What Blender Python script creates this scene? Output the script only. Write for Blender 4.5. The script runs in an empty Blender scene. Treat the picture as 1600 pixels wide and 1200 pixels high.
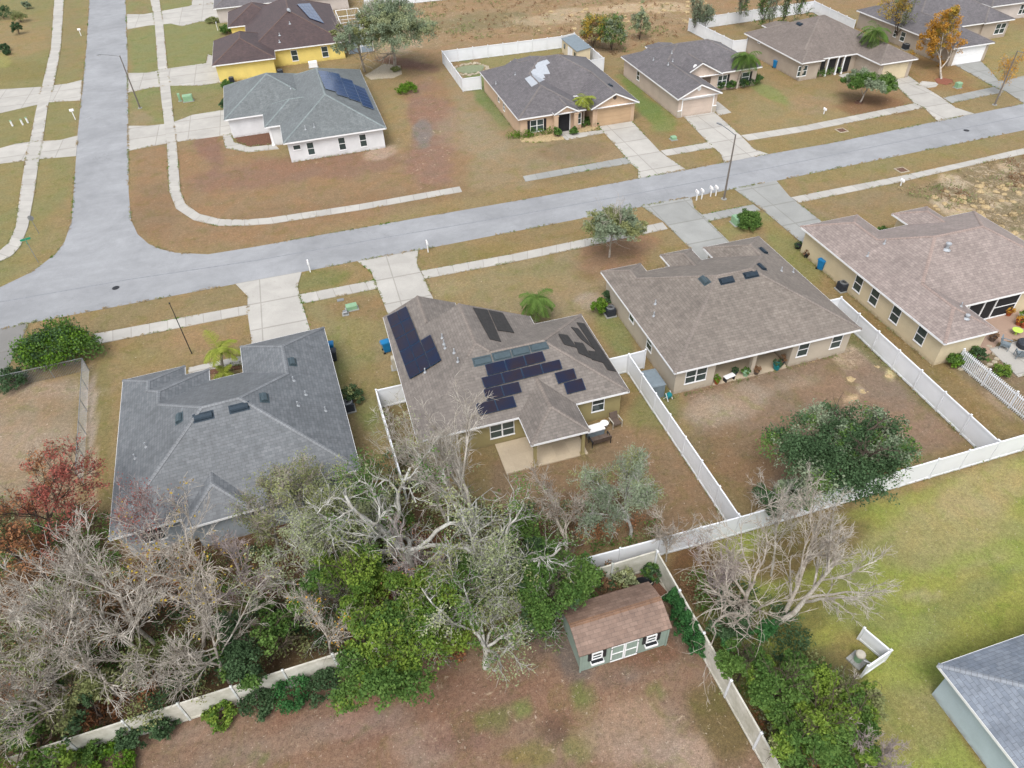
import bpy, math, random
import numpy as np
from mathutils import Vector, Matrix

# ------------------------------------------------------------------ camera
H = 36.0
F = 1090.0
_dn = np.array([55.0, 1200.0, F]); _dn /= np.linalg.norm(_dn)
UP = -_dn
_b = np.array([-439.0, 0.0, F]); _b[1] = -(_b[0]*_dn[0]+_b[2]*_dn[2])/_dn[1]
YD = _b/np.linalg.norm(_b); XD = np.cross(YD, UP)
RM = np.array([XD, YD, UP])               # camera axes (x right, y down, z forward) to world
scene = bpy.context.scene
col = scene.collection
cd = bpy.data.cameras.new('camera'); cam = bpy.data.objects.new('camera', cd); col.objects.link(cam)
cd.sensor_width = 36.0; cd.lens = F*36/1600; cd.clip_start = 0.5; cd.clip_end = 3000
m = Matrix(((RM[0][0], -RM[0][1], -RM[0][2], 0), (RM[1][0], -RM[1][1], -RM[1][2], 0), (RM[2][0], -RM[2][1], -RM[2][2], H), (0, 0, 0, 1)))
cam.matrix_world = m
scene.camera = cam

# ------------------------------------------------------------------ light
W = bpy.data.worlds.new('World'); scene.world = W; W.use_nodes = True
nt = W.node_tree; bg = nt.nodes['Background']
sky = nt.nodes.new('ShaderNodeTexSky'); sky.sky_type = 'NISHITA'; sky.sun_disc = False
SUN_EL, SUN_AZ = math.radians(58), math.radians(212)
sky.sun_elevation = SUN_EL; sky.sun_rotation = SUN_AZ; sky.air_density = 1.0; sky.dust_density = 3.0
hs = nt.nodes.new('ShaderNodeHueSaturation'); hs.inputs['Saturation'].default_value = 0.32
nt.links.new(sky.outputs[0], hs.inputs['Color']); nt.links.new(hs.outputs[0], bg.inputs[0])
bg.inputs[1].default_value = 0.135
sl = bpy.data.lights.new('sun', 'SUN'); sl.energy = 0.95; sl.angle = math.radians(30); sl.color = (1, 0.965, 0.92)
so = bpy.data.objects.new('sun', sl); col.objects.link(so)
sd = Vector((math.sin(SUN_AZ)*math.cos(SUN_EL), math.cos(SUN_AZ)*math.cos(SUN_EL), math.sin(SUN_EL)))
so.rotation_euler = sd.to_track_quat('Z', 'Y').to_euler(); so.location = (0, 0, 80)
scene.view_settings.view_transform = 'Standard'; scene.view_settings.look = 'None'
scene.view_settings.gamma = 1.0
EXPO = 1.0
scene.view_settings.exposure = EXPO

rng = np.random.default_rng(7)
random.seed(7)

# ------------------------------------------------------------------ pixel helpers (photo pixels, 1600 x 1200)
def ray(px, py):
    return RM @ np.array([px-800.0, py-600.0, F])
def G(px, py, z=0.0):
    d = ray(px, py); t = (z-H)/d[2]; return (d[0]*t, d[1]*t)
def PX(x, y, z):
    c = np.stack([x*RM[0][i]+y*RM[1][i]+(z-H)*RM[2][i] for i in range(3)])
    return 800+F*c[0]/c[2], 600+F*c[1]/c[2]
def lin(h):
    h = h.lstrip('#'); v = [int(h[i:i+2], 16)/255 for i in (0, 2, 4)]
    return [(c/12.92 if c <= .04045 else ((c+.055)/1.055)**2.4) for c in v]
KA = 0.62
def alb(h, k=1.0):
    return tuple(min(.9, c*KA*k) for c in lin(h))

# ------------------------------------------------------------------ tagging and mesh helpers
def tag(o, label=None, cat=None, group=None, kind=None):
    if label: o['label'] = label
    if cat: o['category'] = cat
    if group: o['group'] = group
    if kind: o['kind'] = kind
    return o
def empty(name, loc=(0, 0, 0), rz=0.0, label=None, cat=None, group=None):
    o = bpy.data.objects.new(name, None); col.objects.link(o); o.location = loc; o.rotation_euler = (0, 0, rz)
    o.empty_display_size = .3
    return tag(o, label, cat, group)
class MB:
    def __init__(s): s.v = []; s.f = []; s.uv = []; s.mi = []; s.smooth = False
    def face(s, pts, uv=None, mi=0):
        n = len(s.v); s.v += [tuple(map(float, p)) for p in pts]; s.f.append(tuple(range(n, n+len(pts)))); s.mi.append(mi)
        s.uv.append(uv if uv else [(p[0], p[1]) for p in pts])
    def box(s, x0, y0, z0, x1, y1, z1, mi=0):
        p = [(x0, y0, z0), (x1, y0, z0), (x1, y1, z0), (x0, y1, z0), (x0, y0, z1), (x1, y0, z1), (x1, y1, z1), (x0, y1, z1)]
        for q in ((3, 2, 1, 0), (4, 5, 6, 7), (0, 1, 5, 4), (1, 2, 6, 5), (2, 3, 7, 6), (3, 0, 4, 7)):
            s.face([p[i] for i in q], mi=mi)
        return s
    def hexa(s, lo, hi, mi=0):        # lower and upper rings (same count, ccw)
        n = len(lo)
        s.face(hi, mi=mi); s.face(lo[::-1], mi=mi)
        for i in range(n):
            j = (i+1) % n; s.face([lo[i], lo[j], hi[j], hi[i]], mi=mi)
        return s
    def bar(s, a, b, w, h=None, mi=0, up=(0, 0, 1)):    # box beam from a to b
        a = Vector(a); b = Vector(b); d = (b-a).normalized(); u = Vector(up)
        if abs(d.dot(u)) > .98: u = Vector((1, 0, 0))
        sx = d.cross(u).normalized(); sy = sx.cross(d).normalized(); h = h or w
        q = [(-w/2, -h/2), (w/2, -h/2), (w/2, h/2), (-w/2, h/2)]
        s.hexa([tuple(a+sx*i+sy*j) for i, j in q], [tuple(b+sx*i+sy*j) for i, j in q], mi=mi); return s
    def cyl(s, x, y, z0, z1, r0, r1=None, n=12, mi=0):
        r1 = r0 if r1 is None else r1
        lo = [(x+r0*math.cos(2*math.pi*i/n), y+r0*math.sin(2*math.pi*i/n), z0) for i in range(n)]
        hi = [(x+r1*math.cos(2*math.pi*i/n), y+r1*math.sin(2*math.pi*i/n), z1) for i in range(n)]
        return s.hexa(lo, hi, mi=mi)
    def lathe(s, x, y, prof, n=14, mi=0):
        for (r0, z0), (r1, z1) in zip(prof, prof[1:]):
            for i in range(n):
                a, b = 2*math.pi*i/n, 2*math.pi*(i+1)/n
                p = [(x+r0*math.cos(a), y+r0*math.sin(a), z0), (x+r0*math.cos(b), y+r0*math.sin(b), z0),
                     (x+r1*math.cos(b), y+r1*math.sin(b), z1), (x+r1*math.cos(a), y+r1*math.sin(a), z1)]
                s.face(p, mi=mi)
        return s
    def build(s, name, mats, parent=None):
        me = bpy.data.meshes.new(name); me.from_pydata(s.v, [], s.f)
        uvl = me.uv_layers.new(name='UVMap')
        flat = [c for f in s.uv for u in f for c in u]
        uvl.data.foreach_set('uv', flat)
        if not isinstance(mats, (list, tuple)): mats = [mats]
        for mm in mats: me.materials.append(mm)
        me.polygons.foreach_set('material_index', s.mi)
        if s.smooth: me.polygons.foreach_set('use_smooth', [True]*len(s.f))
        me.update()
        o = bpy.data.objects.new(name, me); col.objects.link(o)
        if parent: o.parent = parent
        return o

def copy_tree(o, parent=None):
    c = o.copy(); col.objects.link(c); c.parent = parent
    for ch in [k for k in bpy.data.objects if k.parent == o]: copy_tree(ch, c)
    return c

# ------------------------------------------------------------------ materials
class NT:
    def __init__(s, name):
        s.m = bpy.data.materials.new(name); s.m.use_nodes = True; s.t = s.m.node_tree
        s.b = s.t.nodes['Principled BSDF']; s.b.inputs['Specular IOR Level'].default_value = .25
    def n(s, typ, **kw):
        x = s.t.nodes.new('ShaderNode'+typ)
        for k, v in kw.items(): setattr(x, k, v)
        return x
    def l(s, a, b): s.t.links.new(a, b)
    def coord(s, which='Object'):
        return s.n('TexCoord').outputs[which]
    def noise(s, vec, scale, detail=4, rough=.6, dist=0):
        x = s.n('TexNoise'); x.inputs['Scale'].default_value = scale; x.inputs['Detail'].default_value = detail
        x.inputs['Roughness'].default_value = rough; x.inputs['Distortion'].default_value = dist
        s.l(vec, x.inputs['Vector']); return x.outputs['Fac']
    def mapr(s, v, a, b, c=0., d=1.):
        x = s.n('MapRange'); x.inputs[1].default_value = a; x.inputs[2].default_value = b; x.inputs[3].default_value = c; x.inputs[4].default_value = d
        s.l(v, x.inputs[0]); return x.outputs[0]
    def mix(s, fac, a, b, mode='MIX'):
        x = s.n('Mix', data_type='RGBA', blend_type=mode)
        for i, v in ((0, fac), (6, a), (7, b)):
            if isinstance(v, (int, float)): x.inputs[i].default_value = v
            elif isinstance(v, (tuple, list)): x.inputs[i].default_value = (*v[:3], 1)
            else: s.l(v, x.inputs[i])
        return x.outputs[2]
    def math(s, op, a, b=None):
        x = s.n('Math', operation=op)
        for i, v in ((0, a), (1, b)):
            if v is None: continue
            if isinstance(v, (int, float)): x.inputs[i].default_value = v
            else: s.l(v, x.inputs[i])
        return x.outputs[0]
    def bump(s, h, strength=.3, dist=.02):
        x = s.n('Bump'); x.inputs['Strength'].default_value = strength; x.inputs['Distance'].default_value = dist
        s.l(h, x.inputs['Height']); s.l(x.outputs[0], s.b.inputs['Normal'])
    def out(s, c, rough=.8, metal=0.):
        if isinstance(c, (tuple, list)): s.b.inputs['Base Color'].default_value = (*c[:3], 1)
        else: s.l(c, s.b.inputs['Base Color'])
        s.b.inputs['Roughness'].default_value = rough; s.b.inputs['Metallic'].default_value = metal
        return s.m

def plain(name, c, rough=.6, metal=0., var=.12, scale=3.):
    n = NT(name); v = n.coord()
    f = n.mapr(n.noise(v, scale, 5), .3, .7, 1-var, 1+var)
    cc = n.mix(1.0, tuple(c), f, 'MULTIPLY')
    return n.out(cc, rough, metal)
def stucco(name, h, k=1.):
    n = NT(name); v = n.coord(); c = tuple(min(.78, q*1.33) for q in alb(h, k))
    big = n.mapr(n.noise(v, .7, 5), .3, .7, .9, 1.06)
    fine = n.mapr(n.noise(v, 30, 3), .3, .7, .94, 1.05)
    cc = n.mix(1., c, big, 'MULTIPLY'); cc = n.mix(1., cc, fine, 'MULTIPLY')
    sx = n.n('SeparateXYZ'); n.l(v, sx.inputs[0])
    dirt = n.math('MULTIPLY', n.mapr(sx.outputs[2], 0, .35, 1., 0.), n.mapr(n.noise(v, 2.5, 4), .35, .6))
    cc = n.mix(n.math('MULTIPLY', dirt, .55), cc, (.16, .11, .07))
    n.bump(n.noise(v, 40, 2), .25, .01)
    return n.out(cc, .85)
def shingle(name, h1, h2, k=1.):
    n = NT(name); uv = n.coord('UV'); v = n.coord()
    b = n.n('TexBrick'); b.offset = .5; n.l(uv, b.inputs['Vector'])
    b.inputs['Color1'].default_value = (*alb(h1, k), 1); b.inputs['Color2'].default_value = (*alb(h2, k), 1)
    b.inputs['Mortar'].default_value = (*alb(h2, k*.55), 1); b.inputs['Scale'].default_value = 1.
    b.inputs['Brick Width'].default_value = .42; b.inputs['Row Height'].default_value = .21
    b.inputs['Mortar Size'].default_value = .014; b.inputs['Mortar Smooth'].default_value = .4; b.inputs['Bias'].default_value = 0.
    big = n.mapr(n.noise(v, .35, 5, .65), .3, .7, .86, 1.13)
    mid = n.mapr(n.noise(v, 3.2, 4), .3, .7, .84, 1.16)
    st = n.n('Mapping'); st.inputs['Scale'].default_value = (1.6, .16, 1); n.l(uv, st.inputs[0])
    streak = n.mapr(n.noise(st.outputs[0], 1.5, 4), .35, .7, .90, 1.08)
    c = n.mix(1., b.outputs['Color'], big, 'MULTIPLY'); c = n.mix(1., c, mid, 'MULTIPLY'); c = n.mix(1., c, streak, 'MULTIPLY')
    gr = n.mapr(n.noise(v, 26, 3, .7), .3, .7, .88, 1.12); c = n.mix(1., c, gr, 'MULTIPLY')
    n.bump(b.outputs['Fac'], -.5, .02); n.b.inputs['Specular IOR Level'].default_value = .5
    return n.out(c, .62)
def leafmat(name, h, h2, k=1., trans=.25):
    n = NT(name); a = n.n('Attribute', attribute_name='tint')
    c = n.mix(a.outputs['Fac'], alb(h, k), alb(h2, k))
    n.l(c, n.b.inputs['Base Color']); n.b.inputs['Roughness'].default_value = .65
    n.b.inputs['Specular IOR Level'].default_value = .12
    tr = n.n('BsdfTranslucent'); n.l(c, tr.inputs[0])
    ms = n.n('MixShader'); ms.inputs[0].default_value = trans
    n.l(n.b.outputs[0], ms.inputs[1]); n.l(tr.outputs[0], ms.inputs[2])
    n.l(ms.outputs[0], n.t.nodes['Material Output'].inputs[0])
    return n.m
def bark(name, h, h2):
    n = NT(name); v = n.coord()
    f = n.mapr(n.noise(v, 1.8, 5), .38, .62)
    g = n.mapr(n.noise(v, 14, 3), .3, .7, .75, 1.2)
    c = n.mix(f, alb(h), alb(h2)); c = n.mix(1., c, g, 'MULTIPLY'); return n.out(c, .9)

def ground_mat():
    n = NT('ground'); v = n.coord(); a = n.n('Attribute', attribute_name='gcol')
    rough = n.n('Attribute', attribute_name='grough').outputs['Fac']
    c = a.outputs['Color']
    n1 = n.noise(v, .22, 6, .65, .6); n2 = n.noise(v, 1.1, 7, .75, .5); n3 = n.noise(v, 4.2, 6, .85, .3); n4 = n.noise(v, 15, 4, .85); n5 = n.noise(v, .55, 6, .7, .8)
    c = n.mix(n.math('MULTIPLY', n.mapr(n1, .42, .60), .6), c, n.mix(1., c, (1.12, .96, .86), 'MULTIPLY'))
    c = n.mix(n.math('MULTIPLY', n.mapr(n5, .52, .64), .7), c, n.mix(1., c, (.80, .93, .68), 'MULTIPLY'))
    c = n.mix(n.math('MULTIPLY', n.mapr(n2, .52, .66), .6), c, n.mix(1., c, (.76, .80, .70), 'MULTIPLY'))
    c = n.mix(n.math('MULTIPLY', n.mapr(n2, .48, .34), .5), c, n.mix(1., c, (1.22, 1.18, 1.16), 'MULTIPLY'))
    c = n.mix(1., c, n.mapr(n3, .32, .68, .66, 1.36), 'MULTIPLY')
    c = n.mix(1., c, n.mapr(n4, .32, .68, .62, 1.42), 'MULTIPLY')
    # pale flecks of dead grass and fallen leaves
    fl = n.noise(v, 6.5, 3, .6, .8); c = n.mix(n.math('MULTIPLY', n.mapr(n.math('ADD', fl, n.math('MULTIPLY', rough, .05)), .665, .72), .6), c, (.50, .42, .33))
    # pale sand where the turf is broken, and dark litter
    s1 = n.noise(v, .9, 8, .78, 1.2); sand = n.math('MULTIPLY', n.mapr(n.math('ADD', s1, n.math('MULTIPLY', rough, .17)), .67, .76), .75)
    c = n.mix(sand, c, n.mix(n3, (.50, .40, .28), (.38, .30, .21)))
    s2 = n.noise(v, 4, 6, .75, 1.5); c = n.mix(n.math('MULTIPLY', n.mapr(n.math('ADD', s2, n.math('MULTIPLY', rough, .10)), .62, .70), .6), c, (.075, .055, .032))
    n.bump(n4, .8, .06)
    return n.out(c, .95)
def asphalt():
    n = NT('asphalt'); v = n.coord()
    c = n.mix(n.mapr(n.noise(v, .09, 5, .6, .8), .35, .65), alb('a9abae', .97), alb('b7b9bc', .97))
    st = n.n('Mapping'); st.inputs['Scale'].default_value = (.12, .7, 1); st.inputs['Rotation'].default_value = (0, 0, math.radians(1.0)); n.l(v, st.inputs[0])
    c = n.mix(1., c, n.mapr(n.noise(st.outputs[0], 1.2, 5, .6), .35, .65, .965, 1.03), 'MULTIPLY')
    c = n.mix(1., c, n.mapr(n.noise(v, .16, 7, .7, 1.), .35, .65, .90, 1.09), 'MULTIPLY')
    c = n.mix(1., c, n.mapr(n.noise(v, .9, 6, .75), .3, .7, .93, 1.07), 'MULTIPLY')
    c = n.mix(1., c, n.mapr(n.noise(v, 22, 3, .8), .3, .7, .88, 1.11), 'MULTIPLY')
    # cracks and seam
    vo = n.n('TexVoronoi', feature='DISTANCE_TO_EDGE'); vo.inputs['Scale'].default_value = .16
    wv = n.n('TexNoise'); wv.inputs['Scale'].default_value = 1.1; wv.inputs['Detail'].default_value = 5; n.l(v, wv.inputs['Vector'])
    av = n.n('VectorMath', operation='MULTIPLY_ADD'); n.l(wv.outputs['Color'], av.inputs[0]); av.inputs[1].default_value = (1.6, 1.6, 1.6); n.l(v, av.inputs[2]); n.l(av.outputs[0], vo.inputs['Vector'])
    cr = n.math('MULTIPLY', n.mapr(vo.outputs['Distance'], .004, .0, 0., 1.), n.mapr(n.noise(v, .12, 3), .5, .6))
    c = n.mix(n.math('MULTIPLY', cr, .35), c, (.08, .08, .08))
    return n.out(c, .88)
def concrete(name, h, k=1., jn=.4):
    n = NT(name); v = n.coord(); uv = n.coord('UV')
    c = n.mix(n.mapr(n.noise(v, .45, 5, .6, .5), .35, .65), alb(h, k), alb(h, k*.86))
    c = n.mix(1., c, n.mapr(n.noise(v, 14, 4, .7), .3, .7, .92, 1.07), 'MULTIPLY')
    sx = n.n('SeparateXYZ'); n.l(uv, sx.inputs[0])
    cid = n.n('TexWhiteNoise', noise_dimensions='2D'); fl = n.n('VectorMath', operation='FLOOR'); n.l(uv, fl.inputs[0]); n.l(fl.outputs[0], cid.inputs['Vector'])
    c = n.mix(1., c, n.mapr(cid.outputs['Value'], 0, 1, .93, 1.05), 'MULTIPLY')
    jm = None
    for i, w in ((0, .012), (1, .02)):
        fr = n.math('FRACT', sx.outputs[i]); d = n.math('MINIMUM', fr, n.math('SUBTRACT', 1., fr))
        j = n.mapr(d, w*.5, w*1.6, 1., 0.); jm = j if jm is None else n.math('MAXIMUM', jm, j)
    c = n.mix(n.math('MULTIPLY', jm, jn), c, (.12, .11, .09))
    st = n.noise(v, 1.1, 6, .7, 1.); c = n.mix(n.mapr(st, .6, .78, 0., .4), c, (.20, .18, .15))
    return n.out(c, .85)

M = {}
M['ground'] = ground_mat(); M['asphalt'] = asphalt()
M['conc'] = concrete('pale_concrete', 'd8d4cc', .98); M['conc_grey'] = concrete('weathered_concrete', 'b9bab6', .98)
M['conc_old'] = concrete('old_driveway', '9a9894', .95, .3); M['patio'] = concrete('tan_patio', 'd8c7ad', 1.1, .0); M['patio_pink'] = concrete('pinkish_patio', 'c9ac98', 1., .2)
def vinyl_mat():
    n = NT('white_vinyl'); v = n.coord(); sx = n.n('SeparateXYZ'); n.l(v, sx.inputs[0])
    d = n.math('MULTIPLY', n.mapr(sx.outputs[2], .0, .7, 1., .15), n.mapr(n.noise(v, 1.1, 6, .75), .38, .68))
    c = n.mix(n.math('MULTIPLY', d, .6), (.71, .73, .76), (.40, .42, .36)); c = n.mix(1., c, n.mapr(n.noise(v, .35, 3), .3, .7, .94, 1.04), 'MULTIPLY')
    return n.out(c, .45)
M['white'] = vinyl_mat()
M['trim'] = plain('white_trim', (.78, .785, .79), .5, var=.04)
def mottled_vinyl():
    n = NT('mottled_vinyl'); v = n.coord()
    c = n.mix(n.mapr(n.noise(v, 1.6, 6, .7), .35, .68), (.66, .67, .67), (.36, .39, .34))  # mixes pale grey with a darker grey-green in noise patches
    return n.out(c, .55)
M['vinyl_mottled'] = mottled_vinyl()
def tan_vinyl():
    n = NT('mottled_tan_vinyl'); v = n.coord()
    c = n.mix(n.mapr(n.noise(v, 1.2, 6, .7), .35, .68), (.60, .58, .52), (.38, .37, .30))  # mixes beige with a darker tan in noise patches
    return n.out(c, .55)
M['vinyl_tan'] = tan_vinyl()
M['glass'] = plain('window_glass', (.035, .055, .055), .12, var=.3, scale=.6)
M['glass'].node_tree.nodes['Principled BSDF'].inputs['Specular IOR Level'].default_value = .6
M['dark'] = plain('dark_interior', (.02, .02, .022), .8)  # near-black colour stands in for the unlit depth behind openings
M['black'] = plain('black_paint', (.02, .021, .024), .5)
M['charcoal'] = plain('charcoal_plastic', (.035, .04, .05), .5)
M['blue'] = plain('blue_plastic', (.012, .16, .36), .4, var=.1)
M['galv'] = plain('galvanised_steel', (.24, .25, .26), .5, .4)
M['pole'] = plain('grey_concrete_pole', alb('857d76'), .8)
M['green_metal'] = plain('pale_green_enamel', alb('9ec7a0'), .5)
M['soil'] = plain('brown_mulch', alb('7c5a48'), .95, var=.4, scale=9)
M['red_mulch'] = plain('red_mulch', alb('9c6450'), .95, var=.3, scale=9)
M['stone'] = plain('pale_river_stone', alb('c8bca6'), .9, var=.25, scale=6)
M['rock'] = plain('limestone', alb('cdb68c'), .95, var=.35, scale=4)
M['rust'] = plain('rusty_iron', (.12, .06, .04), .8)
M['terracotta'] = plain('terracotta', alb('b5623c'), .8)
M['wood'] = plain('brown_wood', alb('75665c'), .8)
M['beige_met'] = plain('beige_enamel', alb('d5cfbf'), .5)
M['vent'] = plain('roof_vent_metal', alb('5b6b72'), .35, .3)
M['ventdark'] = plain('dark_roof_vent', alb('3c4a56'), .35, .3)
M['lead'] = plain('lead_flashing', alb('c6cbd0'), .5, .2)
M['tarp'] = plain('white_roof_wrap', alb('c6ccd4'), .6, var=.08, scale=5)
M['heater'] = plain('black_pool_heater_mat', (.028, .026, .025), .5, var=.3, scale=4)
M['water'] = plain('green_pond_water', alb('8a9468'), .15)
def panel_mat(name, a, b, line):
    n = NT(name); uv = n.coord('UV'); v = n.coord()
    c = n.mix(n.mapr(n.noise(v, .5, 4), .35, .65), a, b)
    sx = n.n('SeparateXYZ'); n.l(uv, sx.inputs[0])
    jm = None
    for i in (0, 1):
        fr = n.math('FRACT', sx.outputs[i]); d = n.math('MINIMUM', fr, n.math('SUBTRACT', 1., fr))
        j = n.mapr(d, .03, .07, 1., 0.); jm = j if jm is None else n.math('MAXIMUM', jm, j)
    c = n.mix(n.math('MULTIPLY', jm, .5), c, line)
    return n.out(c, .18)
M['pv'] = panel_mat('dark_solar_cells', (.020, .013, .017), (.006, .012, .035), (.01, .02, .06))
M['pvblue'] = panel_mat('blue_solar_cells', (.018, .042, .12), (.028, .06, .15), (.03, .05, .09))
M['pvframe'] = plain('solar_frame', (.012, .035, .075), .4, .2)
M['pvframew'] = plain('solar_frame_silver', (.16, .20, .27), .4, .2)

# ------------------------------------------------------------------ ground sheet
_lat = rng.random((256, 256))
def vnoise(x, y, s, off=0):
    x = x/s+off*17.3+500; y = y/s+off*9.1+500
    xi = np.floor(x).astype(int); yi = np.floor(y).astype(int); fx = x-xi; fy = y-yi
    fx = fx*fx*(3-2*fx); fy = fy*fy*(3-2*fy)
    g = lambda a, b: _lat[a % 256, b % 256]
    return (g(xi, yi)*(1-fx)+g(xi+1, yi)*fx)*(1-fy)+(g(xi, yi+1)*(1-fx)+g(xi+1, yi+1)*fx)*fy
def axis(lo, hi, st, far):
    a = list(np.arange(lo, hi+st/2, st)); s = st; x = hi
    while x < far: s *= 1.35; x += s; a.append(x)
    s = st; x = lo; pre = []
    while x > -far: s *= 1.35; x -= s; pre.append(x)
    return np.array(pre[::-1]+a)
gx = axis(-62, 128, .42, 700); gy = axis(-4, 196, .42, 900)
XX, YY = np.meshgrid(gx, gy); xs = XX.ravel(); ys = YY.ravel()
pu, pv = PX(xs, ys, 0*xs)
behind = (ys < -25)
wn = (vnoise(xs, ys, 5.0, 1)+.6*vnoise(xs, ys, 2.0, 2)+.35*vnoise(xs, ys, .8, 3))/1.95
base = np.array(alb('9a8862')); gc = np.tile(base, (len(xs), 1)); grough = np.zeros(len(xs))+.1
def galb(h):
    c = np.array(alb(h, 1.0)); l = c@np.array([.25, .6, .15]); return (c*.78+l*.22)*1.22
def blob(cx, cy, rx, ry, rot, hexc, st=1., soft=.5, rough=None):
    c, s = math.cos(math.radians(rot)), math.sin(math.radians(rot))
    dx = pu-cx; dy = pv-cy; a = (dx*c+dy*s)/rx; b = (-dx*s+dy*c)/ry
    d = np.sqrt(a*a+b*b)+(wn-.5)*1.1
    w = np.clip((1-d)/soft+.5, 0, 1); w = w*w*(3-2*w)*st; w[behind] = 0
    gc[:] = gc*(1-w[:, None])+galb(hexc)*w[:, None]
    if rough is not None: grough[:] = grough*(1-w)+rough*w
def poly(pts, hexc, st=1., soft=14., rough=None):     # soft-edged polygon in photo pixels
    P = np.array(pts, float); n = len(P); ins = np.zeros(len(pu), bool); dm = np.full(len(pu), 1e9)
    for i in range(n):
        a = P[i]; b = P[(i+1) % n]
        cond = ((a[1] > pv) != (b[1] > pv))
        with np.errstate(divide='ignore', invalid='ignore'):
            ins ^= cond & (pu < (b[0]-a[0])*(pv-a[1])/(b[1]-a[1]+1e-9)+a[0])
        ab = b-a; t = np.clip(((pu-a[0])*ab[0]+(pv-a[1])*ab[1])/(ab@ab+1e-9), 0, 1)
        dm = np.minimum(dm, np.hypot(pu-a[0]-t*ab[0], pv-a[1]-t*ab[1]))
    sdn = np.where(ins, dm, -dm)+(wn-.5)*soft*1.6
    w = np.clip(sdn/soft+.5, 0, 1)*st; w[behind] = 0
    gc[:] = gc*(1-w[:, None])+galb(hexc)*w[:, None]
    if rough is not None: grough[:] = grough*(1-w)+rough*w
# large areas first, then patches
poly([(-900, -300), (3000, -300), (3000, 30), (1500, 0), (1100, 30), (700, 110), (620, 60), (600, -20), (-900, -60)], '97794f', 1, 30, .45)
poly([(640, 5), (1100, 0), (1110, 40), (960, 90), (880, 55), (690, 75), (650, 90), (630, 60)], '9a7f56', 1, 15, .6)
blob(760, 35, 110, 14, -4, '7c744a', .7); blob(880, 25, 90, 9, -8, 'b59d77', .8, rough=.9); blob(1010, 12, 70, 8, 0, 'c0a67c', .8, rough=1.)
blob(620, 60, 40, 30, 0, 'b4a184', .6, rough=.7)
poly([(-400, -60), (140, -20), (110, 300), (0, 470), (-500, 500)], '857f45', 1, 25)
blob(30, 60, 60, 30, 0, '96804f', .8); blob(100, 60, 25, 60, 0, '8a7b4b', .7); blob(30, 290, 60, 40, 0, '8c8048', .8); blob(20, 110, 60, 14, 0, '80783a', .8); blob(5, 95, 12, 10, 0, '949440', .7)
blob(60, 400, 60, 40, -30, '8c8149', .6)
poly([(200, 0), (350, 0), (360, 190), (200, 200)], '7f8245', 1, 14)
blob(215, 30, 22, 18, 0, '8d7a52', .7); blob(300, 165, 60, 20, 0, '8a7c48', .7); blob(215, 185, 25, 14, 0, '94805a', .8)
poly([(203, 232), (345, 215), (450, 250), (610, 236), (640, 110), (700, 120), (760, 220), (720, 300), (400, 390), (260, 392), (205, 340)], '93764f', 1, 20, .25)
blob(480, 262, 170, 22, -8, '8d6a53', .8, rough=.35); blob(665, 215, 45, 75, -10, '8f6d59', .9, rough=.6); blob(330, 235, 22, 30, -20, '8a6452', .8, rough=.3)
blob(620, 190, 22, 50, -8, '96834f', .8); blob(660, 205, 14, 20, 0, '7f7872', .8); blob(590, 240, 30, 9, -10, 'b49c85', .7, rough=.7); blob(640, 100, 45, 9, 8, '7c4f47', .7)
blob(410, 215, 36, 9, 0, '7d5647', .9)
blob(240, 330, 40, 45, 30, '866c4b', .6, rough=.3); blob(560, 320, 240, 14, -8, '8a6f4a', .6)
poly([(690, 110), (760, 130), (810, 200), (900, 215), (990, 230), (1000, 250), (820, 290), (730, 300), (740, 240)], '93805a', 1, 16)
blob(755, 140, 16, 52, -36, '6f8040', .9); blob(790, 185, 20, 24, -30, '7a8246', .8); blob(745, 215, 60, 30, 20, '9a8a6a', .5, rough=.4); blob(890, 235, 70, 14, -6, '7e6a4c', .5)
poly([(750, 88), (880, 65), (880, 80), (790, 105), (750, 108)], '8b8146', 1, 6)
blob(1010, 165, 14, 52, -42, '6a8030', .95); blob(1040, 195, 20, 20, 0, '758236', .8); blob(1050, 215, 40, 12, 0, '8d7547', .7)
poly([(1120, 165), (1200, 135), (1330, 150), (1330, 195), (1180, 210)], '93814f', 1, 15); blob(1200, 145, 45, 9, 30, '7e8a3c', .8); blob(1270, 165, 40, 16, 0, '98805a', .7, rough=.4)
poly([(1300, 120), (1400, 140), (1440, 158), (1330, 188)], '93754a', 1, 12, .3); blob(1360, 165, 55, 14, 0, '7f5a38', .6)
blob(1480, 120, 60, 25, 15, '94733f', .8); blob(1570, 90, 60, 50, 0, '94874a', .8)
blob(1300, 215, 200, 10, -9, '8c7c42', .7); blob(1400, 250, 200, 14, -10, '8a8048', .7); blob(900, 272, 70, 12, -8, '867347', .8)
poly([(1260, 330), (1420, 280), (1640, 240), (1700, 420), (1600, 400), (1500, 350), (1400, 320), (1300, 350)], '8f7b52', 1, 14, .3)
poly([(1440, 290), (1520, 255), (1900, 200), (1900, 520), (1600, 410), (1500, 345)], '8a7a55', 1, 12, .95)
for cx, cy, r in ((1490, 285, 20), (1540, 300, 14), (1480, 320, 22), (1575, 262, 14), (1555, 320, 10), (1585, 370, 18), (1500, 330, 30)):
    blob(cx, cy, r, r*.4, 20, 'bca887', .9, rough=1.)
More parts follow.
